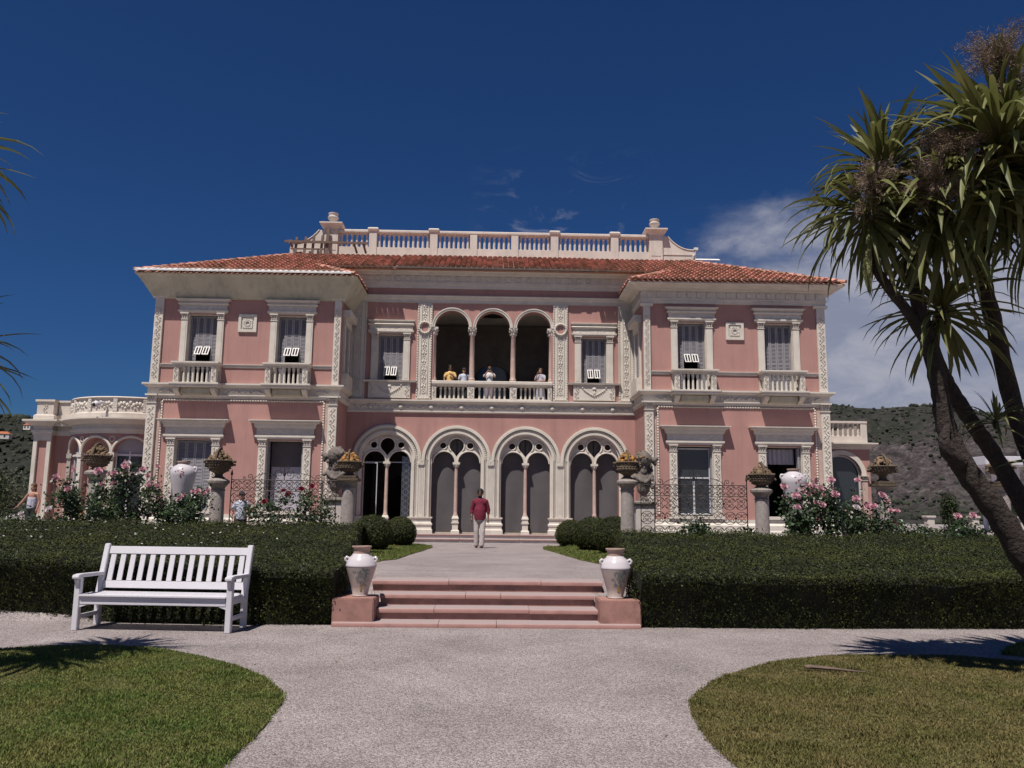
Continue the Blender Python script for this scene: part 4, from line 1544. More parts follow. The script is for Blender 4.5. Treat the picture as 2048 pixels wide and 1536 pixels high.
for x in (-2.415, -0.8425, 0.8425, 2.415):
    half = abs(x) > 2
    r = 0.105
    mb = MB()
    mb.lathe([(r * 1.45, 6.62), (r * 1.45, 6.66), (r * 1.2, 6.68), (r * 1.3, 6.72), (r * 1.08, 6.76), (r, 6.80), (r * 0.97, 7.4), (r * 0.88, 8.48), (r * 1.0, 8.50), (r * 1.0, 8.53)], 16, (x, CY + 0.14, 0))
    cl = mb.build('column', 'column_marble', villa, smooth=35)
    cb = MB()
    cb.lathe([(r * 0.95, 8.531), (r * 1.05, 8.58), (r * 1.25, 8.68), (r * 1.5, 8.78)], 12, (x, CY + 0.14, 0))
    cb.box(x - 0.17, x + 0.17, CY - 0.03, CY + 0.31, 8.78, 8.862)
    for k in range(8):
        t = 2 * PI * k / 8
        cb.ball((x + 0.115 * math.cos(t), CY + 0.14 + 0.115 * math.sin(t), 8.61), (0.04, 0.04, 0.06), 6, 4)
        cb.ball((x + 0.15 * math.cos(t + 0.4), CY + 0.14 + 0.15 * math.sin(t + 0.4), 8.73), (0.045, 0.045, 0.04), 6, 4)
    cb.build('capital', 'cream_stone', cl, smooth=40)
lb = MB().box(-2.42, 2.42, CY - 0.10, CY + 0.30, 5.822, 5.90).build('loggia_balustrade', 'cream_stone', villa, bevel=0.008)
MB().sweep([(0, 6.42), (0.03, 6.42), (0.06, 6.47), (0.10, 6.50), (0.10, 6.60), (0.07, 6.62), (0, 6.62)], [(-2.45, CY - 0.06), (2.45, CY - 0.06)]).box(-2.449, 2.449, CY - 0.061, CY + 0.30, 6.421, 6.619).build('hand_rail', 'cream_stone', lb)
for x0, x1 in ((-2.44, -2.27), (-1.0, -0.72), (0.72, 1.0), (2.27, 2.44)):
    MB().box(x0, x1, CY - 0.10, CY + 0.25, 5.901, 6.419).build('post', 'cream_stone', lb, bevel=0.006)
    rb = MB()
    relief_strip(rb, x0 + 0.02, x1 - 0.02, CY - 0.10, 5.97, 6.38, 0.12)
    orn(rb, lb, smooth=60)
LB_ME = baluster_mesh(0.44, 0.043)
LB_ME.materials.append(MATS['cream_stone'])
for x0, x1 in ((-2.268, -1.002), (-0.718, 0.718), (1.002, 2.268)):
    n = 7
    arcs_band(x0, x1, n, 6.335, 0.084, CY + 0.0, CY + 0.14).build('arched_band', 'cream_stone', lb)
    for k in range(1, n):
        o = bpy.data.objects.new('baluster', LB_ME)
        COL.objects.link(o)
        o.parent = lb
        o.matrix_basis = Matrix.Translation((x0 + (x1 - x0) * k / n, CY + 0.07, 5.90))


# ---- ground-floor arcade: four traceried bays
def arcade_bay(c, kind):
    zs = 3.42
    # archivolt: stepped rings and jamb mouldings
    mb = MB()
    for r0, r1, d in ((0.985, 1.06, 0.02), (1.06, 1.145, 0.10), (1.145, 1.26, 0.05), (1.26, 1.335, 0.14), (1.335, 1.385, 0.10)):
        o_ = arc(c, zs, r1, 0, PI, 32)
        i_ = arc(c, zs, r0, PI, 0, 32)
        mb.plate(o_ + i_, [], CY - d, CY - 0.0005)
    bay = mb.build('arcade_bay', 'cream_stone', villa, smooth=30)
    rb = MB()
    for i in range(44):
        t = PI * (i + 0.5) / 44
        rb.ball((c + 1.20 * math.cos(t), CY - 0.055, zs + 1.20 * math.sin(t)), (0.038, 0.04, 0.038), 6, 4)
    orn(rb, bay, smooth=60)
    for s in (-1, 1):
        jb = MB()
        for r0, r1, d in ((0.985, 1.05, 0.02), (1.05, 1.115, 0.12), (1.115, 1.23, 0.05), (1.23, 1.29, 0.10)):
            x0, x1 = sorted((c + s * r0, c + s * r1))
            jb.box(x0, x1, CY - d, CY - 0.0005, 1.16, zs)
        jb.build('jamb', 'cream_stone', bay)
        rb = MB()
        xr = c + s * 1.172
        z = 1.25
        while z < zs:
            rb.ball((xr - 0.015, CY - 0.058, z), (0.022, 0.03, 0.042), 6, 4)
            rb.ball((xr + 0.02, CY - 0.056, z + 0.05), (0.016, 0.028, 0.036), 5, 4)
            z += 0.105
        orn(rb, bay, smooth=60)
        # moulded pedestal under the jamb
        x0, x1 = sorted((c + s * 0.95, c + s * 1.322))
        pb = MB()
        path = [(x0, CY - 0.001), (x0, CY - 0.12), (x1, CY - 0.12), (x1, CY - 0.001)]
        pb.sweep([(-0.05, 0.51), (0.06, 0.51), (0.06, 0.66), (0.02, 0.70), (0.02, 0.80), (0.05, 0.84), (0.05, 0.90), (0.0, 0.94), (0.0, 1.06), (0.05, 1.12), (0.05, 1.16), (-0.05, 1.16)], path)
        pb.box(x0 + 0.04, x1 - 0.04, CY - 0.10, CY - 0.002, 0.511, 1.159)
        pb.build('pedestal', 'cream_stone', bay)
    # tracery plate: two lancets, an oculus drop and two small rounds
    yo = CY + 0.10
    outer = [(c - 0.985, zs - 0.12), (c - 0.94, zs - 0.12)] + arc(c - 0.50, zs - 0.10, 0.43, PI, 0, 18) + [(c - 0.06, zs - 0.12), (c + 0.06, zs - 0.12)] + arc(c + 0.50, zs - 0.10, 0.43, PI, 0, 18) + [(c + 0.94, zs - 0.12), (c + 0.985, zs - 0.12)] + arc(c, zs, 0.985, 0, PI, 36)[1:-1]
    drop = arc(c, 4.0, 0.285, -0.25 * PI, 1.25 * PI, 22) + [(c - 0.12, 3.72), (c, 3.57), (c + 0.12, 3.72)]
    sm = [arc(c + s * 0.545, 4.0, 0.125, 0, 2 * PI, 14)[:-1] for s in (-1, 1)]
    MB().plate(outer, [drop] + sm, yo, yo + 0.12).build('tracery', 'cream_stone', bay)
    tb = MB()
    for s in (-1, 1):
        tb.tube([(x, yo - 0.01, z) for x, z in arc(c + s * 0.50, zs - 0.10, 0.455, 0, PI, 16)], 0.035, 6)
        tb.tube([(x, yo - 0.01, z) for x, z in arc(c + s * 0.545, 4.0, 0.155, 0, 2 * PI, 14)], 0.032, 6, False)
    tb.tube([(x, yo - 0.01, z) for x, z in arc(c, 4.0, 0.32, -0.22 * PI, 1.22 * PI, 20)], 0.036, 6)
    tb.build('tracery_roll', 'cream_stone', bay, smooth=50)
    # centre column on its pedestal
    r = 0.075
    mb = MB()
    mb.lathe([(r * 1.3, 1.21), (r * 1.3, 1.25), (r * 1.02, 1.29), (r, 1.4), (r * 0.88, 3.09), (r * 1.02, 3.10), (r * 1.02, 3.13)], 14, (c, CY + 0.12, 0))
    col = mb.build('column', 'column_marble', bay, smooth=35)
    pb = MB()

    def sq(h0, h1, w0, w1):
        pb.add([(c - w0, CY + 0.12 - w0, h0), (c + w0, CY + 0.12 - w0, h0), (c + w0, CY + 0.12 + w0, h0), (c - w0, CY + 0.12 + w0, h0), (c - w1, CY + 0.12 - w1, h1), (c + w1, CY + 0.12 - w1, h1), (c + w1, CY + 0.12 + w1, h1), (c - w1, CY + 0.12 + w1, h1)],
               [(0, 3, 2, 1), (4, 5, 6, 7), (0, 1, 5, 4), (1, 2, 6, 5), (2, 3, 7, 6), (3, 0, 4, 7)])
    sq(0.51, 0.62, 0.165, 0.165)
    sq(0.62, 0.66, 0.165, 0.125)
    sq(0.66, 0.88, 0.115, 0.115)
    sq(0.88, 0.92, 0.115, 0.15)
    sq(0.92, 0.96, 0.15, 0.15)
    sq(0.96, 1.08, 0.12, 0.12)
    sq(1.08, 1.12, 0.14, 0.14)
    sq(1.12, 1.21, 0.135, 0.10)
    pb.build('column_base', 'cream_stone', bay)
    cb = MB()
    cb.lathe([(r * 0.9, 3.131), (r * 1.1, 3.17), (r * 1.7, 3.24)], 12, (c, CY + 0.12, 0))
    cb.box(c - 0.14, c + 0.14, CY, CY + 0.24, 3.24, 3.33)
    for k in range(8):
        t = 2 * PI * k / 8
        cb.ball((c + 0.09 * math.cos(t), CY + 0.12 + 0.09 * math.sin(t), 3.185), (0.03, 0.03, 0.04), 6, 4)
    cb.build('capital', 'cream_stone', bay, smooth=40)
    if kind == 'screen':
        for s in (-1, 1):
            # slack fabric screen with soft folds
            nx, nz = 12, 22
            V, F = [], []
            for j in range(nz + 1):
                for i in range(nx + 1):
                    u, v = i / nx, j / nz
                    x = c + s * 0.5 + (u - 0.5) * 0.97
                    z = 0.56 + v * 3.85
                    y = CY + 0.36 + 0.018 * math.sin(u * 7 + v * 3 + c) + 0.02 * math.sin(v * 5 - u * 6 + s)
                    V.append((x, y, z))
            for j in range(nz):
                for i in range(nx):
                    a = j * (nx + 1) + i
                    F.append((a, a + 1, a + nx + 2, a + nx + 1))
            o = MB().add(V, F).build('screen', 'screen_fabric', bay, recalc=False)
            smooth_mesh(o.data, 80)
            MB().box(c + s * 0.5 - 0.48, c + s * 0.5 + 0.48, CY + 0.30, CY + 0.34, 0.512, 0.56).build('sill_rail', 'worn_plaster', bay)
    else:
        fr = MB()
        yg = CY + 0.33
        for x in (c - 0.97, c + 0.94):
            fr.box(x, x + 0.03, yg, yg + 0.04, 0.52, 3.30)
        fr.box(c - 0.94, c + 0.94, yg + 0.001, yg + 0.04, 3.30, 3.335)
        fr.build('door_frame', 'frame_grey', bay)
        # left leaf stands ajar
        dl = MB()
        dl.beam((c - 0.93, yg - 0.02, 3.28), (c - 0.36, yg - 0.40, 3.26), 0.03, 0.035)
        dl.beam((c - 0.36, yg - 0.40, 0.55), (c - 0.36, yg - 0.40, 3.26), 0.03, 0.035, (0, 1, 0))
        dl.build('door_leaf', 'frame_grey', bay)
        # folding steel gate drawn to one side
        fg = MB()
        for k in range(8):
            x = c + 0.60 + 0.045 * k
            yy = yg - 0.03 + (0.05 if k % 2 else 0.0)
            fg.box(x - 0.007, x + 0.007, yy, yy + 0.018, 0.54, 3.55)
        for k in range(12):
            z = 0.7 + 0.24 * k
            fg.beam((c + 0.60, yg - 0.035, z), (c + 0.915, yg - 0.035, z + 0.22), 0.008, 0.014)
            fg.beam((c + 0.60, yg - 0.045, z + 0.22), (c + 0.915, yg - 0.045, z), 0.008, 0.014)
        fg.build('folding_gate', 'steel', bay)
        MB().plate(arch_hole(c - 0.1, 0.62, 0.5, 2.3, 16), [], 38.7, 38.8).build('inner_door', 'door_dark', bay)


for c, k in ((-4.17, 'door'), (-1.39, 'screen'), (1.39, 'screen'), (4.17, 'screen')):
    arcade_bay(c, k)
# carved pier faces and impost blocks between the bays
for c in (-2.78, 0.0, 2.78):
    p = MB().box(c - 0.095, c + 0.095, CY - 0.09, CY - 0.0006, 1.16, 3.38).build('pier', 'cream_stone', villa, bevel=0.006)
    rb = MB()
    relief_strip(rb, c - 0.07, c + 0.07, CY - 0.09, 1.3, 3.1, 0.13, 0.02)
    orn(rb, p, smooth=60)
    MB().sweep([(-0.05, 0.511), (0.05, 0.511), (0.05, 0.66), (0.015, 0.70), (0.015, 0.80), (0.04, 0.84), (0.04, 0.90), (-0.005, 0.94), (-0.005, 1.06), (0.04, 1.12), (0.04, 1.158), (-0.05, 1.158)], [(c - 0.075, CY - 0.119), (c + 0.075, CY - 0.119)]).build('pedestal', 'cream_stone', p)
    MB().box(c - 0.13, c + 0.13, CY - 0.145, CY - 0.0007, 3.20, 3.42).build('impost', 'cream_relief', p, bevel=0.01)


# ---- main cornices under the eaves
EZ_W, EY_W = 10.20, 30.35          # wing eave edge
EZ_C, EY_C = 11.30, 32.42           # centre eave edge


def eaves():
    ov = WY - EY_W
    for s in (-1, 1):
        path = [(-A1, 45), (-A1, WY), (-A2, WY), (-A2, CY)] if s < 0 else [(A2, CY), (A2, WY), (A1, WY), (A1, 45)]
        if s < 0:
            prof = [(0, 9.34), (0.06, 9.34), (0.12, 9.42), (0.24, 9.62), (0.40, 9.88), (ov - 0.10, 10.10), (ov - 0.02, 10.17), (ov - 0.02, 10.20), (0, 10.20)]
            MB().sweep(prof, path).build('eaves_cove', 'worn_plaster', villa)
            # old square vent in the soffit
        else:
            c = MB().sweep([(0, 9.48), (0.06, 9.48), (0.06, 9.60), (0.10, 9.62), (0.10, 9.679), (0, 9.679)], path).build('cornice', 'cream_stone', villa)
            MB().sweep([(0, 9.68), (0.07, 9.68), (0.07, 9.96), (0, 9.96)], path).build('frieze', 'cream_stone', c)
            MB().sweep([(0, 9.961), (0.14, 9.961), (0.18, 10.0), (0.36, 10.03), (0.50, 10.09), (ov - 0.08, 10.11), (ov - 0.02, 10.16), (ov - 0.02, 10.20), (0, 10.20)], path).build('eaves_cove', 'cream_stone', c)
            for k in range(18):
                x = A2 + 0.25 + (A1 - A2 - 0.5) * k / 17
                MB().box(x - 0.085, x + 0.085, WY - 0.105, WY - 0.071, 9.72, 9.92).build('rosette_block', 'cream_relief', c)
            for k in range(5):
                y = WY + 0.2 + 1.6 * k / 4
                MB().box(A2 - 0.105, A2 - 0.071, y - 0.085, y + 0.085, 9.72, 9.92).build('rosette_block', 'cream_relief', c)
    path = [(-A2 - 1.2, CY), (A2 + 1.2, CY)]
    MB().sweep([(0, 9.88), (0.05, 9.88), (0.05, 10.0), (0.10, 10.03), (0.12, 10.10), (0.16, 10.13), (0.16, 10.16), (0, 10.16)], [(-A2, CY), (A2, CY)]).build('cornice', 'cream_stone', villa)
    rb = MB()
    rope(rb, -A2, 9.87, A2, 9.87, CY - 0.035, 0.03, 0.11)
    orn(rb, villa, smooth=60)
    c = MB().sweep([(0, 10.47), (0.06, 10.47), (0.06, 10.60), (0.11, 10.64), (0.11, 10.739), (0, 10.739)], path).build('cornice', 'cream_stone', villa)
    MB().sweep([(0, 10.74), (0.08, 10.74), (0.08, 11.0), (0, 11.0)], path).build('frieze', 'cream_stone', c)
    MB().sweep([(0, 11.001), (0.16, 11.001), (0.20, 11.05), (0.36, 11.09), (0.48, 11.16), (0.57, 11.18), (0.60, 11.24), (0, 11.24)], path).build('eaves_cove', 'cream_stone', c)
    for k in range(28):
        x = -5.6 + 11.2 * k / 27
        MB().box(x - 0.085, x + 0.085, CY - 0.115, CY - 0.081, 10.78, 10.96).build('rosette_block', 'cream_relief', c)


eaves()


# ---- tiled roofs: real half-round tiles laid in courses
PITCH = 0.462


def tile_field(origin, u, v, poly, name, m, parent, wt=0.22, lt=0.42, skip_first=None):
    """origin 3D; u along the eave, v up the slope (unit); poly in (u,v)"""
    o = Vector(origin)
    u = Vector(u).normalized()
    v = Vector(v).normalized()
    n = u.cross(v).normalized()
    if n.z < 0:
        n = -n
    us = [p[0] for p in poly]
    vs_ = [p[1] for p in poly]
    V, F = [], []
    seg = 5
    cols = int((max(us) - min(us)) / wt) + 1
    rows = int((max(vs_) - min(vs_)) / lt) + 2
    px = np.array
    for i in range(cols):
        uc = min(us) + (i + 0.5) * wt
        for j in range(-1, rows):
            v0 = min(vs_) + j * lt + 0.02 * ORN.uniform(-1, 1)
            vc = v0 + lt * 0.5
            if not in_poly(px([uc]), px([max(vc, min(vs_) + 0.02)]), poly)[0]:
                continue
            if j == -1 or (skip_first and j == 0):
                continue
            ln = lt * 1.18
            b = len(V)
            jx = ORN.uniform(-0.008, 0.008)
            for (vv, r, lift) in ((v0 - 0.03, wt * 0.52, 0.075), (v0 + ln, wt * 0.36, 0.0)):
                for k in range(seg + 1):
                    a = PI * k / seg
                    p = o + u * (uc + jx + r * math.cos(a)) + v * vv + n * (0.02 + lift + r * 0.75 * math.sin(a))
                    V.append(tuple(p))
            for k in range(seg):
                F.append((b + k, b + k + 1, b + seg + 1 + k + 1, b + seg + 1 + k))
            F.append(tuple(b + k for k in range(seg + 1))[::-1])
    ob = MB().add(V, F).build(name, m, parent, recalc=False)
    ob['kind'] = 'stuff'
    return ob


def ridge_tiles(parent, a, b, m='tile_terracotta', r=0.10, step=0.36):
    a, b = Vector(a), Vector(b)
    d = (b - a)
    n = int(d.length / step)
    d.normalize()
    s = d.cross(Vector((0, 0, 1))).normalized()
    w = s.cross(d).normalized()
    mb = MB()
    for k in range(n):
        p0 = a + d * (k * step - 0.02)
        p1 = a + d * ((k + 1) * step + 0.03)
        vs_ = []
        for p, rr, l in ((p0, r * 1.08, 0.03), (p1, r * 0.9, 0.0)):
            for i in range(7):
                t = PI * i / 6
                vs_.append(p + s * rr * math.cos(t) + w * (rr * math.sin(t) + l))
        mb.add(vs_, [(i, i + 1, 7 + i + 1, 7 + i) for i in range(6)] + [tuple(range(7))[::-1]])
    mb.build('ridge_tiles', m, parent, recalc=False)['kind'] = 'stuff'


def build_roof():
    ef, ei = A1 + 0.62, A2 - 0.58             # eave X outside / inside
    cosp = 1 / math.sqrt(1 + PITCH ** 2)
    sinp = PITCH * cosp

    def zf(y):
        return EZ_W + PITCH * (y - EY_W)
    ytop = 35.45
    # solid roof body under the tiles
    mb = MB()
    t = 0.03
    for s in (-1, 1):
        dt = ytop - EY_W
        xo, xi = s * ef, s * ei
        hy = EY_C + 0.0
        k = hy - EY_W
        P = [(xo, EY_W, EZ_W - t), (xi, EY_W, EZ_W - t), (xi + s * k, hy, zf(hy) - t), (s * 0.0, hy, zf(hy) - t), (0, ytop, zf(ytop) - t), (xo - s * dt, ytop, zf(ytop) - t)]
        mb.add(P, [(0, 1, 2, 3, 4, 5)])
        # inner slope and outer slope
        mb.add([(xi, EY_W, EZ_W - t), (xi, CY + 0.4, EZ_W - t), (xi + s * k, CY + 0.4, zf(hy) - t), (xi + s * k, hy, zf(hy) - t)], [(0, 1, 2, 3)])
        mb.add([(xo, EY_W, EZ_W - t), (xo, 46, EZ_W - t), (xo - s * dt, 46, zf(ytop) - t), (xo - s * dt, ytop, zf(ytop) - t)], [(0, 1, 2, 3)])
        # eave board underside
        mb.add([(xo, EY_W, EZ_W - t), (xi, EY_W, EZ_W - t), (xi, WY + 0.3, EZ_W - t - 0.005), (xo, WY + 0.3, EZ_W - t - 0.005)], [(0, 1, 2, 3)])
    # main eave soffit and flat top
    mb.add([(-7.6, EY_C, zf(EY_C) - t), (7.6, EY_C, zf(EY_C) - t), (7.6, CY + 0.3, zf(EY_C) - t - 0.005), (-7.6, CY + 0.3, zf(EY_C) - t - 0.005)], [(0, 1, 2, 3)])
    mb.add([(-9.2, ytop - 0.1, zf(ytop) - t), (9.2, ytop - 0.1, zf(ytop) - t), (9.2, 46, zf(ytop) - t), (-9.2, 46, zf(ytop) - t)], [(0, 1, 2, 3)])
    roof = mb.build('roof', 'tile_terracotta', villa, recalc=False)
    vlen = (ytop - EY_W) / cosp
    for s in (-1, 1):
        k = (EY_C - EY_W)
        # front slope of wing, joined to the main slope above
        if s < 0:
            poly = [(-ef, 0), (-ei, 0), (-ei - k, k / cosp), (-4.0, k / cosp), (-4.0, vlen), (-ef + (ytop - EY_W), vlen)]
        else:
            poly = [(ef, 0), (ei, 0), (ei + k, k / cosp), (4.0, k / cosp), (4.0, vlen), (ef - (ytop - EY_W), vlen)]
        tile_field((0, EY_W, EZ_W), (1, 0, 0), (0, cosp, sinp), poly, 'roof_tiles', 'tile_terracotta', roof, skip_first=(s < 0))
        # inner slope
        tile_field((s * ei, EY_W, EZ_W), (0, 1, 0), (s * cosp, 0, sinp), [(0, 0), (CY + 0.35 - EY_W, 0), (CY + 0.35 - EY_W, k / cosp), (k, k / cosp)], 'roof_tiles', 'tile_terracotta', roof)
        # outer slope
        tile_field((s * ef, EY_W, EZ_W), (0, 1, 0), (-s * cosp, 0, sinp), [(0, 0), (13, 0), (13, vlen), (ytop - EY_W, vlen)], 'roof_tiles', 'tile_terracotta', roof)
        ridge_tiles(roof, (s * ef, EY_W, EZ_W + 0.05), (s * (ef - (ytop - EY_W)), ytop, zf(ytop) + 0.05))
        ridge_tiles(roof, (s * ei, EY_W, EZ_W + 0.05), (s * (ei + k), EY_C, zf(EY_C) + 0.05))
    tile_field((0, EY_W, EZ_W), (1, 0, 0), (0, cosp, sinp), [(-4.02, (EY_C - EY_W) / cosp), (4.02, (EY_C - EY_W) / cosp), (4.02, vlen), (-4.02, vlen)], 'roof_tiles', 'tile_terracotta', roof)
    # whitewashed eave course of the left wing
    mb = MB()
    n = int((ef - ei) / 0.22)
    for i in range(n):
        x = -ef + 0.11 + i * 0.22
        vs_ = []
        for (d, r, l) in ((-0.10, 0.108, 0.075), (0.44, 0.085, 0.03)):
            for k in range(7):
                a = PI * k / 6
                vs_.append((x + r * math.cos(a), EY_W + d * cosp, EZ_W + d * sinp + 0.02 + l + r * 0.78 * math.sin(a)))
        mb.add(vs_, [(k, k + 1, 7 + k + 1, 7 + k) for k in range(6)] + [tuple(range(7))[::-1]])
    mb.build('eave_tiles', 'tile_white', roof, recalc=False)['kind'] = 'stuff'
    # flashing patch above the right-hand wing
    MB().obox((9.55, 35.25, zf(35.25) + 0.17), (1.1, 0.35, 0.03), Matrix.Rotation(math.atan(PITCH), 3, 'X')).build('flashing', 'tile_white', roof)


build_roof()


# ---- roof terrace balustrade
def roof_balustrade():
    Y = 35.3
    base = MB().box(-7.5, 7.5, Y, Y + 0.35, 12.35, 12.95).build('roof_balustrade', 'white_parapet', villa)
    MB().sweep([(0, 13.60), (0.02, 13.60), (0.06, 13.64), (0.06, 13.72), (0.03, 13.75), (0, 13.75)], [(-7.0, Y + 0.02), (7.0, Y + 0.02)]).box(-7.0, 7.0, Y + 0.019, Y + 0.30, 13.601, 13.749).build('hand_rail', 'white_parapet', base)
    me = baluster_mesh(0.65, 0.058)
    me.materials.append(MATS['white_parapet'])

    def post(x, w, cap, z1=13.60):
        MB().box(x - w, x + w, Y - 0.03, Y + 0.37, 12.40, z1).build('post', 'white_parapet', base, bevel=0.01)
        if cap:
            MB().sweep([(0, 13.66), (0.05, 13.70), (0.07, 13.76), (0.07, 13.80), (0.02, 13.85), (0, 13.85)], [(x - w, Y + 0.37), (x - w, Y - 0.03), (x + w, Y - 0.03), (x + w, Y + 0.37)]).box(x - w - 0.001, x + w + 0.001, Y - 0.031, Y + 0.36, 13.60, 13.849).build('cap', 'white_parapet', base)
    for x in (-5.40, -2.70, 2.70, 5.40):
        post(x, 0.17, True)
    for x in (-0.92, 0.92):
        post(x, 0.16, False)
    edges = [-6.92, -5.57, -5.23, -2.87, -2.53, -1.08, -0.76, 0.76, 1.08, 2.53, 2.87, 5.23, 5.57, 6.92]
    for a, b in zip(edges[::2], edges[1::2]):
        n = max(2, round((b - a) / 0.215))
        for k in range(n):
            o = bpy.data.objects.new('baluster', me)
            COL.objects.link(o)
            o.parent = base
            x = a + (b - a) * (k + 0.5) / n
            o.matrix_basis = Matrix.Translation((x, Y + 0.15, 12.95))
        arcs_band(a, b, n + 1, 13.55, 0.05, Y + 0.05, Y + 0.25)
    for s in (-1, 1):
        x = s * 7.24
        # big pedestal with cap and urn
        p = MB().box(x - 0.30, x + 0.30, Y - 0.10, Y + 0.50, 12.40, 13.72).build('pedestal', 'white_parapet', base, bevel=0.01)
        MB().box(x - 0.22, x + 0.22, Y - 0.115, Y - 0.099, 12.75, 13.45).build('panel', 'white_parapet', base)
        MB().sweep([(0, 13.72), (0.04, 13.76), (0.08, 13.84), (0.20, 13.93), (0.20, 13.99), (0, 13.99)], [(x - 0.30, Y + 0.5), (x - 0.30, Y - 0.10), (x + 0.30, Y - 0.10), (x + 0.30, Y + 0.5)]).box(x - 0.301, x + 0.301, Y - 0.101, Y + 0.5, 13.721, 13.989).build('cap', 'white_parapet', base)
        ub = MB()
        ub.lathe([(0.17, 13.99), (0.17, 14.03), (0.09, 14.07), (0.07, 14.11), (0.10, 14.15), (0.21, 14.25), (0.245, 14.33), (0.235, 14.36), (0.20, 14.38), (0.20, 14.46), (0.225, 14.50), (0.225, 14.53), (0.18, 14.53), (0.17, 14.44)], 18, (x, Y + 0.2, 0))
        ub.build('urn', 'white_parapet', base, smooth=35)
        # volute wall that sweeps down outside the pedestal
        x0 = x + s * 0.30
        pts = [(x0, 12.35), (x0, 13.70), (x0 + s * 0.25, 13.70)]
        for k in range(1, 13):
            t = k / 12
            pts.append((x0 + s * (0.28 + 1.10 * t), 13.66 - 0.58 * (1 - (1 - t) ** 2.3)))
        pts += [(x0 + s * 1.52, 13.06), (x0 + s * 1.52, 12.35)]
        MB().plate(pts, [], Y + 0.02, Y + 0.28).build('volute', 'white_parapet', base)
        rb = MB()
        rb.tube([(px_, Y + 0.02, pz + 0.0) for px_, pz in pts[2:-1]], 0.035, 6)
        rb.beam((x0, Y + 0.015, 12.86), (x0 + s * 1.5, Y + 0.015, 12.86), 0.04, 0.05)
        rb.build('moulding', 'white_parapet', base, smooth=40)
        # downpipe and floodlight at the end
        MB().box(min(x0 + s * 1.42, x0 + s * 1.60), max(x0 + s * 1.42, x0 + s * 1.60), Y - 0.08, Y + 0.06, 13.08, 13.18).build('floodlight', 'flap_white', base)
        if s > 0:
            MB().tube([(x0 + 1.5, Y - 0.03, 13.08), (x0 + 1.46, Y - 0.03, 12.85), (x0 + 1.36, Y - 0.03, 12.78), (x0 + 1.38, Y - 0.03, 12.45)], 0.025, 6).build('downpipe', 'frame_grey', base)
    return base


roof_balustrade()


# weathered timber trestle on the roof, left
def roof_trestle():
    root = empty('timber_trestle', (-8.2, 34.8, 12.35), 'weathered brown timber trestle leaning on the roof terrace wall', 'trestle')
    for x, z0, z1 in ((-8.75, 12.25, 13.25), (-8.35, 12.30, 13.28), (-8.00, 12.30, 13.34), (-7.62, 12.35, 13.36), (-7.38, 12.35, 13.66)):
        w = 0.13 if x > -7.5 else 0.10
        MB().beam((x, 34.95, z0), (x + 0.05, 35.05, z1), w, 0.07, (0, 1, 0)).build('post', 'weathered_wood', root)
    MB().beam((-9.2, 34.90, 13.01), (-5.55, 34.90, 12.98), 0.07, 0.10).build('beam', 'weathered_wood', root)
    for x in (-6.15, -5.75):
        MB().beam((x, 34.9, 12.93), (x + 0.08, 35.2, 12.62), 0.07, 0.07).build('brace', 'weathered_wood', root)
    MB().beam((-8.95, 34.98, 12.95), (-8.7, 34.98, 12.35), 0.06, 0.06, (0, 1, 0)).build('brace', 'weathered_wood', root)


roof_trestle()


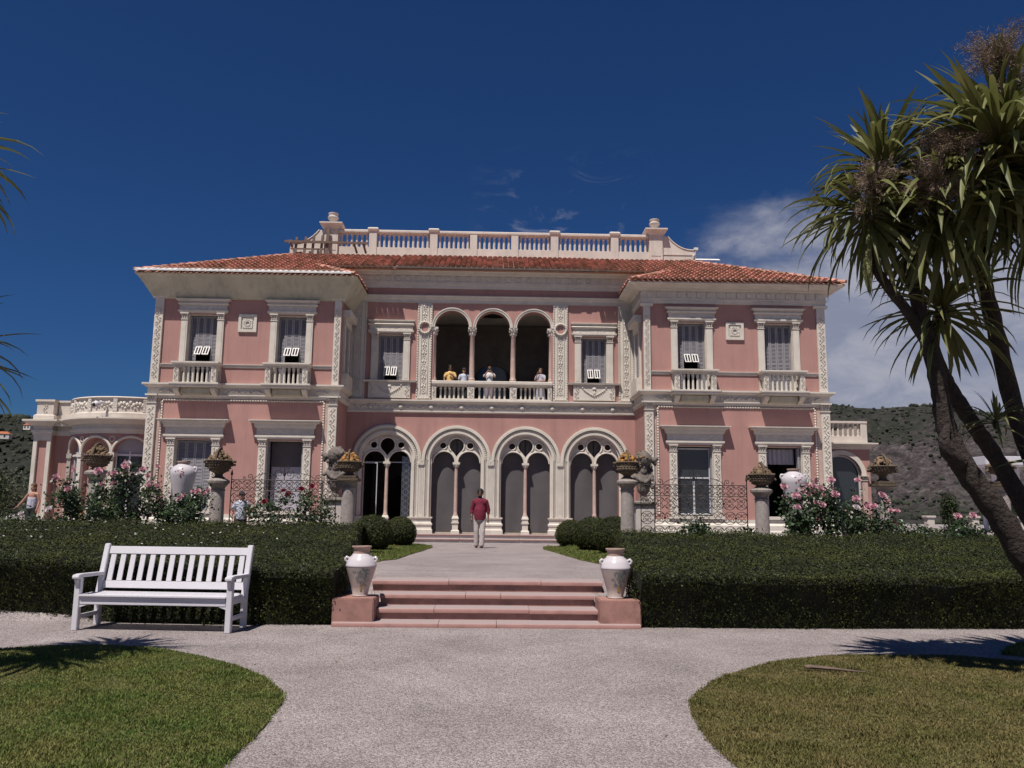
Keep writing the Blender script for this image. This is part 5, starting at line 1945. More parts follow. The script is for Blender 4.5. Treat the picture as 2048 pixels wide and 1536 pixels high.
# ---- round pavilion (rotunda) at the left
def rotunda():
    C0 = (-14.75, 34.7)
    R = 2.5
    def pt(th, r, z):
        return (C0[0] + r * math.sin(th), C0[1] - r * math.cos(th), z)
    arches = [(math.radians(d), math.radians(14.0)) for d in (-46.0, -14.5, 17.0)]
    zs, zb, zt = 3.50, 1.05, 4.35

    def hole_top(th):
        for a, hw in arches:
            t = (th - a) / hw
            if abs(t) < 1:
                return zs + 0.56 * math.sqrt(max(0, 1 - t * t))
        return None
    ths = set(np.round(np.radians(np.linspace(-72, 62, 90)), 5))
    for a, hw in arches:
        for q in np.linspace(-1, 1, 15):
            ths.add(round(a + hw * q, 5))
    ths = sorted(ths)
    mb = MB()
    for t0, t1 in zip(ths[:-1], ths[1:]):
        tm = (t0 + t1) / 2
        h = hole_top(tm)
        if h is None:
            a0 = a1 = zb - 0.2
        else:
            a0 = hole_top(t0) or zs
            a1 = hole_top(t1) or zs
        V = [pt(t0, R, a0), pt(t1, R, a1), pt(t1, R, zt), pt(t0, R, zt), pt(t0, R - 0.3, a0), pt(t1, R - 0.3, a1), pt(t1, R - 0.3, zt), pt(t0, R - 0.3, zt)]
        F = [(0, 1, 2, 3), (7, 6, 5, 4), (0, 4, 5, 1)]
        mb.add(V, F)
        if h is None:
            mb.add([pt(t0, R, a0), pt(t0, R - 0.3, a0), pt(t0, R - 0.3, zt), pt(t0, R, zt), pt(t1, R, a1), pt(t1, R - 0.3, a1), pt(t1, R - 0.3, zt), pt(t1, R, zt)], [(0, 3, 2, 1), (4, 5, 6, 7)])
    rot = mb.build('rotunda', 'pink_stucco', villa)
    rot['label'] = 'low round pavilion with arched windows and pierced parapet'

    def ring(name, prof, m='cream_stone', t0=-72, t1=62, n=48):
        mb = MB()
        vs_ = []
        for k in range(n + 1):
            th = math.radians(t0 + (t1 - t0) * k / n)
            for o, z in prof:
                vs_.append(pt(th, R + o, z))
        q = len(prof)
        fs_ = [(k * q + j, (k + 1) * q + j, (k + 1) * q + (j + 1) % q, k * q + (j + 1) % q) for k in range(n) for j in range(q)]
        fs_ += [tuple(range(q)), tuple(n * q + j for j in range(q))[::-1]]
        mb.add(vs_, fs_)
        return mb.build(name, m, rot, smooth=25)
    ring('architrave', [(-0.1, 4.24), (0.04, 4.24), (0.04, 4.33), (0.08, 4.35), (0.08, 4.44), (-0.1, 4.44)])
    ring('frieze', [(-0.1, 4.441), (0.02, 4.441), (0.02, 4.60), (-0.1, 4.60)], 'cream_stone')
    ring('cornice', [(-0.1, 4.601), (0.10, 4.601), (0.16, 4.66), (0.34, 4.74), (0.42, 4.78), (0.42, 4.84), (-0.1, 4.84)])
    ring('parapet_base', [(-0.15, 4.841), (0.16, 4.841), (0.16, 5.03), (0.10, 5.07), (-0.15, 5.07)], 'white_parapet')
    ring('parapet', [(-0.12, 5.071), (0.06, 5.071), (0.06, 5.60), (-0.12, 5.60)], 'white_parapet')
    ring('coping', [(-0.16, 5.601), (0.12, 5.601), (0.14, 5.64), (0.10, 5.68), (-0.16, 5.68)], 'white_parapet')
    ring('base', [(-0.1, 0.3), (0.18, 0.3), (0.18, 0.62), (0.10, 0.68), (0.10, 0.95), (0.05, 1.05), (-0.1, 1.05)])
    # carved openwork in the parapet
    rb = MB()
    for d in np.linspace(-60, 55, 46):
        th = math.radians(float(d))
        c = pt(th, R + 0.07, 5.40 + 0.05 * math.sin(d))
        rb.ball(c, (0.07, 0.05, 0.09), 6, 4)
        c = pt(th + 0.02, R + 0.07, 5.28 + 0.05 * math.cos(d * 1.7))
        rb.ball(c, (0.05, 0.04, 0.05), 6, 4)
    orn(rb, rot, smooth=60)
    for d in (-63, -44, -22, 2, 26, 48):
        th = math.radians(d)
        MB().obox(pt(th, R + 0.08, 5.33), (0.16, 0.10, 0.52), Matrix.Rotation(th, 3, 'Z')).build('panel_pilaster', 'cream_relief', rot)
    # arch mouldings, little pilasters, infill
    for i, (a, hw) in enumerate(arches):
        tb = MB()
        tb.tube([pt(a + hw * 1.10 * math.cos(t), R + 0.03, zs + 0.62 * math.sin(t)) for t in np.linspace(0, PI, 19)], 0.055, 6)
        tb.build('arch_moulding', 'cream_stone', rot, smooth=45)
        for s in (-1, 1):
            th = a + s * hw * 1.06
            MB().obox(pt(th, R + 0.02, (zs + 1.05) / 2), (0.14, 0.12, zs - 1.05), Matrix.Rotation(th, 3, 'Z')).build('pilaster', 'cream_stone', rot)
            MB().obox(pt(th, R + 0.03, zs - 0.09), (0.20, 0.17, 0.18), Matrix.Rotation(th, 3, 'Z')).build('capital', 'cream_relief', rot)
        # infill: windows outside, pink niche in the middle
        nb = MB()
        q = 12
        rr = R - 0.26
        vs_ = [pt(a - hw + 2 * hw * k / q, rr, 1.0) for k in range(q + 1)] + [pt(a - hw + 2 * hw * k / q, rr, 4.12) for k in range(q + 1)]
        nb.add(vs_, [(k, k + 1, q + 2 + k, q + 1 + k) for k in range(q)])
        nb.build('niche' if i == 1 else 'pane', 'pink_stucco' if i == 1 else 'window_glass', rot, recalc=False)
        if i != 1:
            fb = MB()
            for t in (-0.92, -0.05, 0.92):
                fb.obox(pt(a + hw * t, rr + 0.05, 2.3), (0.06, 0.06, 2.55), Matrix.Rotation(a, 3, 'Z'))
            fb.obox(pt(a, rr + 0.05, 3.42), (2 * R * hw * 0.98, 0.07, 0.08), Matrix.Rotation(a, 3, 'Z'))
            fb.build('frame', 'white_paint', rot)
            tb = MB()
            vs_ = [pt(a - hw + 2 * hw * k / q, rr + 0.03, 3.46) for k in range(q + 1)] + [pt(a - hw + 2 * hw * k / q, rr + 0.03, 4.10) for k in range(q + 1)]
            tb.add(vs_, [(k, k + 1, q + 2 + k, q + 1 + k) for k in range(q)])
            tb.build('tympanum', 'blind_fabric', rot, recalc=False)
    for d in (-30.2, 1.2):
        th = math.radians(d)
        c = pt(th, R + 0.02, 4.02)
        rg = MB()
        Rm = Matrix.Rotation(th, 3, 'Z')
        rg.tube([tuple(Vector(c) + Rm @ Vector((0.10 * math.cos(t), 0, 0.10 * math.sin(t)))) for t in np.linspace(0, 2 * PI, 15)], 0.022, 6, False)
        rg.build('roundel', 'cream_stone', rot, smooth=50)
    # straight end bay with its framed panel
    x0, x1, y = -18.42, -17.72, 33.45
    MB().box(-17.72, -16.70, 33.80, 34.1, 0.4, 4.30).build('wall', 'pink_stucco', rot)
    for zz0, zz1, yy, mm, nm in ((4.24, 4.44, 33.72, 'cream_stone', 'architrave'), (4.442, 4.60, 33.78, 'cream_stone', 'frieze'), (4.602, 4.838, 33.42, 'cream_stone', 'cornice'), (4.8445, 5.07, 33.70, 'white_parapet', 'parapet_base'), (5.071, 5.60, 33.80, 'white_parapet', 'parapet'), (5.601, 5.68, 33.74, 'white_parapet', 'coping')):
        MB().box(-17.70, -16.95, yy, 34.2, zz0, zz1).build(nm, mm, rot)
    e = MB().plate(rect(x0, x1, 0.4, 4.30), [rect(x0 + 0.16, x1 - 0.16, 1.1, 4.02)], y, y + 0.10).build('end_pier', 'cream_stone', rot, bevel=0.008)
    MB().box(x0 + 0.10, x1 - 0.001, y + 0.10, y + 2.0, 0.4, 4.30).build('wall', 'pink_stucco', rot)
    MB().box(x0, x0 + 0.099, y + 0.101, y + 2.0, 0.4, 4.30).build('wall', 'pink_stucco', rot)
    path = [(x0, y + 2), (x0, y), (x1, y), (x1, y + 1.2)]
    MB().sweep([(-0.1, 4.24), (0.04, 4.24), (0.04, 4.33), (0.08, 4.35), (0.08, 4.44), (-0.1, 4.44)], path).build('architrave', 'cream_stone', rot)
    MB().sweep([(-0.1, 4.442), (0.02, 4.442), (0.02, 4.60), (-0.1, 4.60)], path).build('frieze', 'cream_stone', rot)
    MB().sweep([(-0.1, 4.602), (0.10, 4.602), (0.16, 4.66), (0.30, 4.74), (0.34, 4.78), (0.34, 4.843), (-0.1, 4.843)], path).build('cornice', 'cream_stone', rot)
    MB().sweep([(-0.15, 4.844), (0.06, 4.844), (0.06, 5.03), (0.0, 5.07), (-0.15, 5.07)], path).build('parapet_base', 'white_parapet', rot)
    MB().box(x0 + 0.02, x1 - 0.02, y + 0.02, y + 0.5, 5.071, 5.60).build('parapet', 'white_parapet', rot)
    MB().box(x0 - 0.04, x1 + 0.04, y - 0.04, y + 0.55, 5.601, 5.68).build('coping', 'white_parapet', rot)
    rb = MB()
    relief_strip(rb, x0 + 0.22, x1 - 0.22, y + 0.02, 5.14, 5.54, 0.12)
    orn(rb, rot, smooth=60)
    # flat roof and dark back
    mb = MB()
    ring_pts = [pt(math.radians(d), R - 0.1, 4.80) for d in range(-72, 63, 4)]
    mb.add(ring_pts + [(-12.95, 38, 4.8), (-18.3, 38, 4.8)], [tuple(range(len(ring_pts) + 2))])
    mb.build('flat_roof', 'grey_stone', rot, recalc=False)
    MB().box(-17.6, -12.95, 36.6, 36.8, 0.4, 4.8).build('wall', 'dark_interior', rot)


rotunda()


# security camera on the rotunda parapet
sc = MB()
sc.tube([(-15.02, 32.05, 5.36), (-15.02, 31.85, 5.40), (-15.10, 31.78, 5.40)], 0.05, 8)
sc.ball((-15.22, 31.75, 5.32), (0.12, 0.12, 0.13), 12, 8)
sec = sc.build('security_camera', 'white_paint', smooth=True)
tag(sec, 'white security camera fixed to the round pavilion parapet', 'camera')
MB().ball((-15.27, 31.665, 5.29), (0.075, 0.06, 0.075), 12, 8).build('lens', 'black_rubber', sec, smooth=True)


# ---- small side pavilion at the right
def side_pavilion():
    Y = 36.0
    mb = MB()
    mb.plate(rect(A1 + 0.01, 16.75, 0.3, 4.45), [arch_hole(15.45, 0.90, 0.6, 3.13, 22)], Y, Y + 0.35)
    pav = mb.build('side_pavilion', 'pink_stucco', villa)
    MB().box(16.4, 16.749, Y + 0.351, 40.0, 0.3, 4.45).build('wall', 'pink_stucco', pav)
    o_ = arc(15.45, 3.13, 1.10, 0, PI, 26)
    i_ = arc(15.45, 3.13, 0.90, PI, 0, 26)
    MB().plate(o_ + i_, [], Y - 0.07, Y - 0.001).build('arch_moulding', 'cream_stone', pav)
    MB().box(16.35, 16.58, Y - 0.07, Y - 0.001, 0.5, 2.90).build('pilaster', 'column_marble', pav)
    capital(16.35, 16.58, Y, 2.90, 3.13, pav, 0.05, 0.12)
    MB().plate(arch_hole(15.45, 0.91, 0.6, 3.13, 22), [], Y + 0.2, Y + 0.22).build('pane', 'window_glass', pav)
    fb = MB()
    fb.plate(arc(15.45, 3.13, 0.90, 0, PI, 22) + arc(15.45, 3.13, 0.83, PI, 0, 22), [], Y + 0.14, Y + 0.19)
    fb.box(16.28, 16.35, Y + 0.14, Y + 0.19, 0.6, 3.13)
    fb.build('frame', 'frame_grey', pav)
    path = [(A1, Y - 0.0001), (16.75, Y - 0.0001), (16.75, 40)]
    MB().sweep([(-0.1, 4.28), (0.06, 4.28), (0.10, 4.36), (0.24, 4.46), (0.30, 4.50), (0.30, 4.56), (-0.1, 4.56)], path).build('cornice', 'cream_stone', pav)
    MB().box(A1 + 0.02, 16.70, Y + 0.0, Y + 0.3, 4.561, 4.86).build('parapet', 'white_parapet', pav)
    MB().box(16.55, 16.70, Y + 0.301, 40, 4.561, 5.4).build('parapet', 'white_parapet', pav)
    rl = MB().box(A1 + 0.02, 16.72, Y - 0.02, Y + 0.26, 5.43, 5.54).build('hand_rail', 'white_parapet', pav, bevel=0.015)
    MB().box(16.42, 16.70, Y + 0.0, Y + 0.26, 4.861, 5.429).build('post', 'white_parapet', pav)
    me = baluster_mesh(0.57, 0.055)
    me.materials.append(MATS['white_parapet'])
    for k in range(14):
        o = bpy.data.objects.new('baluster', me)
        COL.objects.link(o)
        o.parent = pav
        o.matrix_basis = Matrix.Translation((13.4 + 2.95 * k / 13, Y + 0.12, 4.86))


side_pavilion()
# ------------------------------------------------------------------ garden: hedges, clipped balls, bench, urns
def hedge(side, label):
    s = side
    xo = 10.2
    def front(x):
        ax = abs(x)
        if s < 0:
            return 10.84 + 0.09 * max(0.0, ax - 2.4)
        return 10.80 + 0.05 * max(0.0, ax - 4.0)
    def hf(x):
        ax = abs(x)
        return (0.70 + 0.028 * min(max(0, ax - 2.2), 5)) if s < 0 else 0.695
    hr = 1.235 if s < 0 else 1.145
    yr = 14.45
    def xin(y):
        return 2.0 - 0.10 * math.exp(-((y - 11.3) / 0.4) ** 2) + 0.09 * max(0, y - 12.0)
    def sect(x, grow=0.0):
        yf, h = front(x), hf(x)
        g = grow
        rc = 0.13 if s > 0 else 0.13 - 0.19 * math.exp(-((abs(x) - 4.0) / 1.2) ** 4)
        return [(yf + rc - g, -0.02), (yf + 0.045 - g, h * 0.5), (yf - 0.06 - g, h - 0.07), (yf - 0.025 - g * 0.7, h - 0.01 + g * 0.7), (yf + 0.10, h + 0.02 + g), ((yf + yr) / 2, (h + hr) / 2 + 0.02 + g), (yr - 0.15, hr + g), (yr + 0.02 + g, hr - 0.12), (yr + 0.05 + g, 0.35)]
    def lump(x, y, z):
        return 0.05 * mnoise.noise(Vector((x * 1.4, y * 1.4, z * 1.4))) + 0.03 * mnoise.noise(Vector((x * 4, y * 4, z * 4)))
    # core
    nx, sub = 70, 4
    rows = []
    for i in range(nx + 1):
        t = (i / nx) ** 1.2
        row = []
        S = sect(s * (2 + t * 8))
        for j in range(len(S) - 1):
            for k in range(sub):
                q = k / sub
                y = S[j][0] + (S[j + 1][0] - S[j][0]) * q
                z = S[j][1] + (S[j + 1][1] - S[j][1]) * q
                xi = xin(y)
                x = s * (xi + t * (xo - xi))
                row.append((x, y + 0.05, z - 0.05 + lump(x, y, z)))
        row.append((s * (xin(S[-1][0]) + t * (xo - xin(S[-1][0]))), S[-1][0], S[-1][1]))
        rows.append(row)
    m = len(rows[0])
    mb = MB()
    mb.add([p for r in rows for p in r], [(i * m + j, (i + 1) * m + j, (i + 1) * m + j + 1, i * m + j + 1) for i in range(nx) for j in range(m - 1)] + [tuple(range(m)), tuple(nx * m + j for j in range(m))])
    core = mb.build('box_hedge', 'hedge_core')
    tag(core, label, 'hedge', 'clipped hedges along the steps')
    # leaves
    P, Nn = [], []
    dens = {0: 4200, 1: 4200, 2: 4200, 3: 3600, 4: 2800, 5: 2400, 6: 2200, 7: 500}
    for j in range(8):
        Lx = xo - 2
        S = sect(s * 6)
        ln = math.hypot(S[j + 1][0] - S[j][0], S[j + 1][1] - S[j][1])
        n = int(Lx * ln * dens[j])
        for k in range(n):
            t, q = random.random(), random.random()
            Sx = sect(s * (2 + t * 8), 0.0)
            y = Sx[j][0] + (Sx[j + 1][0] - Sx[j][0]) * q
            z = Sx[j][1] + (Sx[j + 1][1] - Sx[j][1]) * q
            dy, dz = Sx[j + 1][0] - Sx[j][0], Sx[j + 1][1] - Sx[j][1]
            d = math.hypot(dy, dz)
            ny, nz = -dz / d, dy / d
            xi = xin(y)
            x = s * (xi + t * (xo - xi))
            off = lump(x, y, z) + (random.gauss(-0.01, 0.018) if j > 2 else random.gauss(-0.02, 0.03) + 0.065 * mnoise.noise(Vector((x * 9, y * 9, z * 9))))
            P.append((x, y + ny * off, z + nz * off))
            Nn.append((0, ny, nz if j > 2 else nz - 0.7))
    # end facing the steps
    for k in range(5200):
        y = random.uniform(10.9, yr)
        Sx = sect(s * 2)
        zt = np.interp(y, [p[0] for p in Sx[:7]], [p[1] for p in Sx[:7]])
        z = random.uniform(0.0 if y < 11.2 else (0.3 if y < 12 else 0.42), zt)
        x = s * (xin(y) + lump(2, y, z) + random.gauss(0.0, 0.02))
        P.append((x, y, z))
        Nn.append((-s, 0, 0))
    me = leaf_mesh('foliage', np.array(P), np.array(Nn), 0.028, 0.62, 0.55, 0.3, up=0.2)
    f = obj('foliage', me, 'hedge_leaf', core)
    f['kind'] = 'stuff'


hedge(-1, 'broad low clipped hedge behind the white bench')
hedge(1, 'broad low clipped hedge on the cordyline side of the steps')


def clipped_ball(x, y, r, label, sq=0.95):
    z = upper_z(y) + r * sq * 0.88
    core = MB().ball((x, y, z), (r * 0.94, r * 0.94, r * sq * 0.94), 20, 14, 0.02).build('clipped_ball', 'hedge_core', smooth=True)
    tag(core, label, 'shrub', 'clipped balls beside the path')
    n = int(2800 * 4 * PI * r * r * 0.8)
    v = rng.normal(0, 1, (n, 3))
    v /= np.linalg.norm(v, axis=1)[:, None]
    rr = r * (1 + rng.normal(0, 0.022, n))
    P = np.array([x, y, z]) + v * rr[:, None] * np.array([1, 1, sq])
    f = obj('foliage', leaf_mesh('foliage', P, v, 0.038, 0.6, 0.6, 0.3, up=0.25), 'hedge_leaf', core)
    f['kind'] = 'stuff'


clipped_ball(-2.86, 26.6, 0.52, 'round clipped ball nearest the arcade, left of the path')
clipped_ball(-3.20, 22.9, 0.54, 'larger clipped ball merging with the hedge left of the path')
clipped_ball(2.66, 27.3, 0.50, 'clipped ball nearest the arcade, right of the path')
clipped_ball(3.02, 24.2, 0.55, 'middle one of three clipped balls right of the path')
clipped_ball(3.30, 21.8, 0.55, 'clipped ball nearest the hedge, right of the path')


def petals():
    n = 260
    x = rng.uniform(-9, -2.6, n)
    y = rng.uniform(11.4, 14.3, n)
    keep = rng.uniform(0, 1, n) < np.clip((-x - 2) / 6, 0.1, 1)
    x, y = x[keep], y[keep]
    z = 0.80 + (y - 11.2) / 3.2 * 0.42 + 0.08
    P = np.stack([x, y, z], 1)
    o = obj('fallen_petals', leaf_mesh('fallen_petals', P, np.tile([0, 0, 1.0], (len(P), 1)), 0.03, 0.9, 0.3, 0.1), 'petal_white')
    tag(o, 'pale rose petals fallen on the hedge top', 'petals', kind='stuff')


petals()


def bench():
    ang = math.radians(-4.5)
    W = 1.95
    root = empty('garden_bench', (-4.02, 10.27, 0), 'white painted slatted garden bench in front of the hedge', 'bench')
    R = Matrix.Rotation(ang, 4, 'Z')
    M = Matrix.Translation((-4.02, 10.27, 0)) @ R

    def part(name, mb, bevel=0.006):
        mb.v = [tuple(M @ Vector(p)) for p in mb.v]
        return mb.build(name, 'white_paint', root, bevel=bevel)
    hx = W / 2
    for s in (-1, 1):
        x = s * (hx - 0.035)
        part('leg', MB().box(x - 0.035, x + 0.035, -0.035, 0.035, 0, 0.62))
        # back leg: upright below the seat, raked above it
        mb = MB()
        prof = [(0.44, 0.0), (0.51, 0.0), (0.50, 0.40), (0.63, 0.97), (0.61, 1.005), (0.57, 1.0), (0.425, 0.40)]
        n = len(prof)
        mb.add([(x - 0.033, y, z) for y, z in prof] + [(x + 0.033, y, z) for y, z in prof], [tuple(range(n)), tuple(range(n, 2 * n))[::-1]] + [(i, (i + 1) % n, n + (i + 1) % n, n + i) for i in range(n)])
        part('leg', mb)
        # arm rest with dropped front end
        mb = MB()
        prof = [(-0.085, 0.605), (-0.095, 0.625), (-0.085, 0.655), (0.0, 0.665), (0.50, 0.655), (0.49, 0.615), (0.02, 0.62), (-0.04, 0.60)]
        n = len(prof)
        mb.add([(x - 0.042, y, z) for y, z in prof] + [(x + 0.042, y, z) for y, z in prof], [tuple(range(n)), tuple(range(n, 2 * n))[::-1]] + [(i, (i + 1) % n, n + (i + 1) % n, n + i) for i in range(n)])
        part('arm_rest', mb)
        part('arm_bracket', MB().add([(x - 0.02, -0.036, 0.60), (x - 0.02, -0.036, 0.50), (x - 0.02, -0.075, 0.60), (x + 0.02, -0.036, 0.60), (x + 0.02, -0.036, 0.50), (x + 0.02, -0.075, 0.60)], [(0, 1, 2), (5, 4, 3), (0, 3, 4, 1), (1, 4, 5, 2), (2, 5, 3, 0)]), 0)
        part('side_rail', MB().box(x - 0.02, x + 0.02, 0.036, 0.43, 0.32, 0.39))
        part('stretcher', MB().box(x - 0.018, x + 0.018, 0.036, 0.44, 0.13, 0.18))
    part('seat_apron', MB().box(-hx + 0.072, hx - 0.072, -0.025, 0.02, 0.305, 0.40))
    for s in (-1, 1):
        a = s * (hx - 0.072)
        part('corner_brace', MB().add([(a, -0.02, 0.304), (a - s * 0.10, -0.02, 0.304), (a, -0.02, 0.27), (a, 0.015, 0.304), (a - s * 0.10, 0.015, 0.304), (a, 0.015, 0.27)], [(0, 1, 2), (5, 4, 3), (0, 3, 4, 1), (1, 4, 5, 2), (2, 5, 3, 0)]), 0)
    for k in range(6):
        y0 = -0.055 + k * 0.082
        dip = -0.012 * math.sin(PI * (k + 0.5) / 6)
        part('seat_slat', MB().box(-hx + 0.005 if 0 < k < 5 else -hx + 0.07, hx - 0.005 if 0 < k < 5 else hx - 0.07, y0, y0 + 0.070, 0.402 + dip, 0.426 + dip))

    def by(z):
        return 0.455 + (z - 0.40) / 0.6 * 0.145
    def bar(x0, x1, z0, z1, t0, t1):
        y0, y1 = by(z0), by(z1)
        return MB().add([(x0, y0 + t0, z0), (x1, y0 + t0, z0), (x1, y0 + t1, z0), (x0, y0 + t1, z0), (x0, y1 + t0, z1), (x1, y1 + t0, z1), (x1, y1 + t1, z1), (x0, y1 + t1, z1)],
                        [(0, 3, 2, 1), (4, 5, 6, 7), (0, 1, 5, 4), (1, 2, 6, 5), (2, 3, 7, 6), (3, 0, 4, 7)])
    part('back_rail', bar(-hx + 0.068, hx - 0.068, 0.455, 0.545, -0.005, 0.035))
    part('back_rail', bar(-hx + 0.068, hx - 0.068, 0.875, 0.97, -0.005, 0.035))
    for k in range(14):
        x = -hx + 0.068 + (W - 0.136) * (k + 0.5) / 14
        part('back_slat', bar(x - 0.034, x + 0.034, 0.547, 0.873, 0.003, 0.022), 0.003)


bench()


def urn_jar(x, y, z, label, flip):
    root = MB().lathe([(0.085, 0.0), (0.105, 0.0), (0.11, 0.012), (0.10, 0.03), (0.125, 0.13), (0.165, 0.26), (0.197, 0.37), (0.20, 0.385)], 28, (x, y, z)).build('glazed_urn', 'jar_lower', smooth=50)
    tag(root, label, 'urn', 'glazed urns on the step piers')
    MB().lathe([(0.203, 0.386), (0.206, 0.396), (0.20, 0.41), (0.185, 0.46), (0.15, 0.51), (0.125, 0.53), (0.12, 0.545), (0.108, 0.55)], 28, (x, y, z), closed=False).build('shoulder', 'glazed_white', root, smooth=50)
    MB().lathe([(0.109, 0.55), (0.105, 0.60), (0.125, 0.625), (0.132, 0.635), (0.130, 0.648), (0.105, 0.648), (0.095, 0.60), (0.095, 0.52)], 24, (x, y, z), closed=False).build('neck', 'raw_clay', root, smooth=50)
    for s in (-1, 1):
        hb = MB()
        hb.tube([(x + s * 0.165, y - 0.02, z + 0.49), (x + s * 0.19, y - 0.03, z + 0.505), (x + s * 0.208, y - 0.03, z + 0.485), (x + s * 0.205, y - 0.03, z + 0.46), (x + s * 0.185, y - 0.02, z + 0.445)], 0.018, 8)
        hb.build('handle', 'glazed_white', root, smooth=60)
    # painted spray of leaves: thin glaze patches on the belly
    def patch(a, h, da, dh, m, name):
        mb = MB()
        q = 6
        vs_ = []
        prof_r = lambda hh: np.interp(hh, [0.03, 0.13, 0.26, 0.37], [0.10, 0.125, 0.165, 0.197]) + 0.002
        c = [(a, h)]
        for k in range(q * 2):
            t = 2 * PI * k / (q * 2)
            r = random.uniform(0.7, 1.15)
            c.append((a + da * r * math.cos(t), h + dh * r * math.sin(t)))
        for aa, hh in c:
            r = prof_r(hh)
            vs_.append((x + r * math.sin(aa), y - r * math.cos(aa), z + hh))
        mb.add(vs_, [(0, 1 + k, 1 + (k + 1) % (q * 2)) for k in range(q * 2)])
        mb.build(name, m, root, recalc=False)
    for k in range(70):
        patch(flip * 0.25 + random.gauss(0, 0.30), random.uniform(0.14, 0.36), 0.06, 0.013, 'glaze_paint', 'painted_leaf')
    for k in range(4):
        patch(flip * 0.25 + random.gauss(0, 0.12), random.uniform(0.09, 0.15), 0.12, 0.018, 'glaze_paint_yellow', 'painted_pot')


urn_jar(-1.675, 11.14, 0.346, 'white glazed urn beside the bench-side hedge, on the left step pier', 1)
urn_jar(1.70, 11.14, 0.346, 'white glazed urn with painted plant on the right step pier', 1)


# ------------------------------------------------------------------ remeshed sculptural bodies
def remeshed(mb, voxel, iters=4, name='body'):
    me = mb.mesh(name)
    o = bpy.data.objects.new('tmp', me)
    COL.objects.link(o)
    md = o.modifiers.new('r', 'REMESH')
    md.mode = 'VOXEL'
    md.voxel_size = voxel
    if iters:
        sm = o.modifiers.new('s', 'SMOOTH')
        sm.factor = 0.5
        sm.iterations = iters
    dg = bpy.context.evaluated_depsgraph_get()
    dg.update()
    out = bpy.data.meshes.new_from_object(o.evaluated_get(dg))
    out.name = name
    bpy.data.objects.remove(o)
    bpy.data.meshes.remove(me)
    out.polygons.foreach_set('use_smooth', [True] * len(out.polygons))
    return out


def capsule(mb, a, b, ra, rb, seg=10):
    a, b = Vector(a), Vector(b)
    mb.tube([a, a.lerp(b, 0.5), b], [ra, (ra + rb) / 2, rb], seg)
    mb.ball(a, ra * 0.995, seg, 8)
    mb.ball(b, rb * 0.995, seg, 8)


# ------------------------------------------------------------------ stone columns with fruit baskets
def fruit_pile(mb, x, y, z, r, h, n, seed):
    rd = random.Random(seed)
    for k in range(n):
        a = rd.uniform(0, 2 * PI)
        q = math.sqrt(rd.random())
        rr = q * r
        zz = z + h * (1 - q * q) * rd.uniform(0.75, 1.0)
        s = rd.uniform(0.032, 0.052)
        mb.ball((x + rr * math.cos(a), y + rr * math.sin(a), zz), (s, s, s * rd.uniform(0.8, 1.1)), 7, 5)


def basket_column(x, y, ztop, kind, label, fruit='fruit_ochre', square=True, seed=1):
    z0 = upper_z(y)
    root = empty('stone_column', (x, y, z0), label, 'column', 'stone columns behind the hedges')
    sh = ztop - 0.30
    MB().lathe([(0.20, z0), (0.20, z0 + 0.10), (0.175, z0 + 0.14), (0.172, z0 + 0.5), (0.158, sh)], 24, (x, y, 0)).build('shaft', 'pitted_stone', root, smooth=40)
    MB().lathe([(0.158, sh), (0.175, sh + 0.01), (0.175, sh + 0.03), (0.155, sh + 0.04), (0.16, sh + 0.08), (0.20, sh + 0.13), (0.235, sh + 0.17)], 24, (x, y, 0)).build('capital', 'grey_stone', root, smooth=40)
    if square:
        MB().box(x - 0.25, x + 0.25, y - 0.25, y + 0.25, ztop - 0.13, ztop - 0.06).build('abacus', 'basket_stone' if kind == 'brown' else 'grey_stone', root, bevel=0.012)
        MB().box(x - 0.20, x + 0.20, y - 0.20, y + 0.20, ztop - 0.06, ztop).build('plinth', 'basket_stone' if kind == 'brown' else 'grey_stone', root, bevel=0.012)
    else:
        MB().lathe([(0.235, ztop - 0.13), (0.26, ztop - 0.11), (0.265, ztop - 0.06), (0.24, ztop - 0.04), (0.17, ztop)], 24, (x, y, 0)).build('abacus', 'grey_stone', root, smooth=40)
    b = empty('fruit_basket', (x, y, ztop), label.replace('stone column carrying', 'carved stone fruit basket on column,'), 'basket', 'fruit baskets on the columns')
    return b


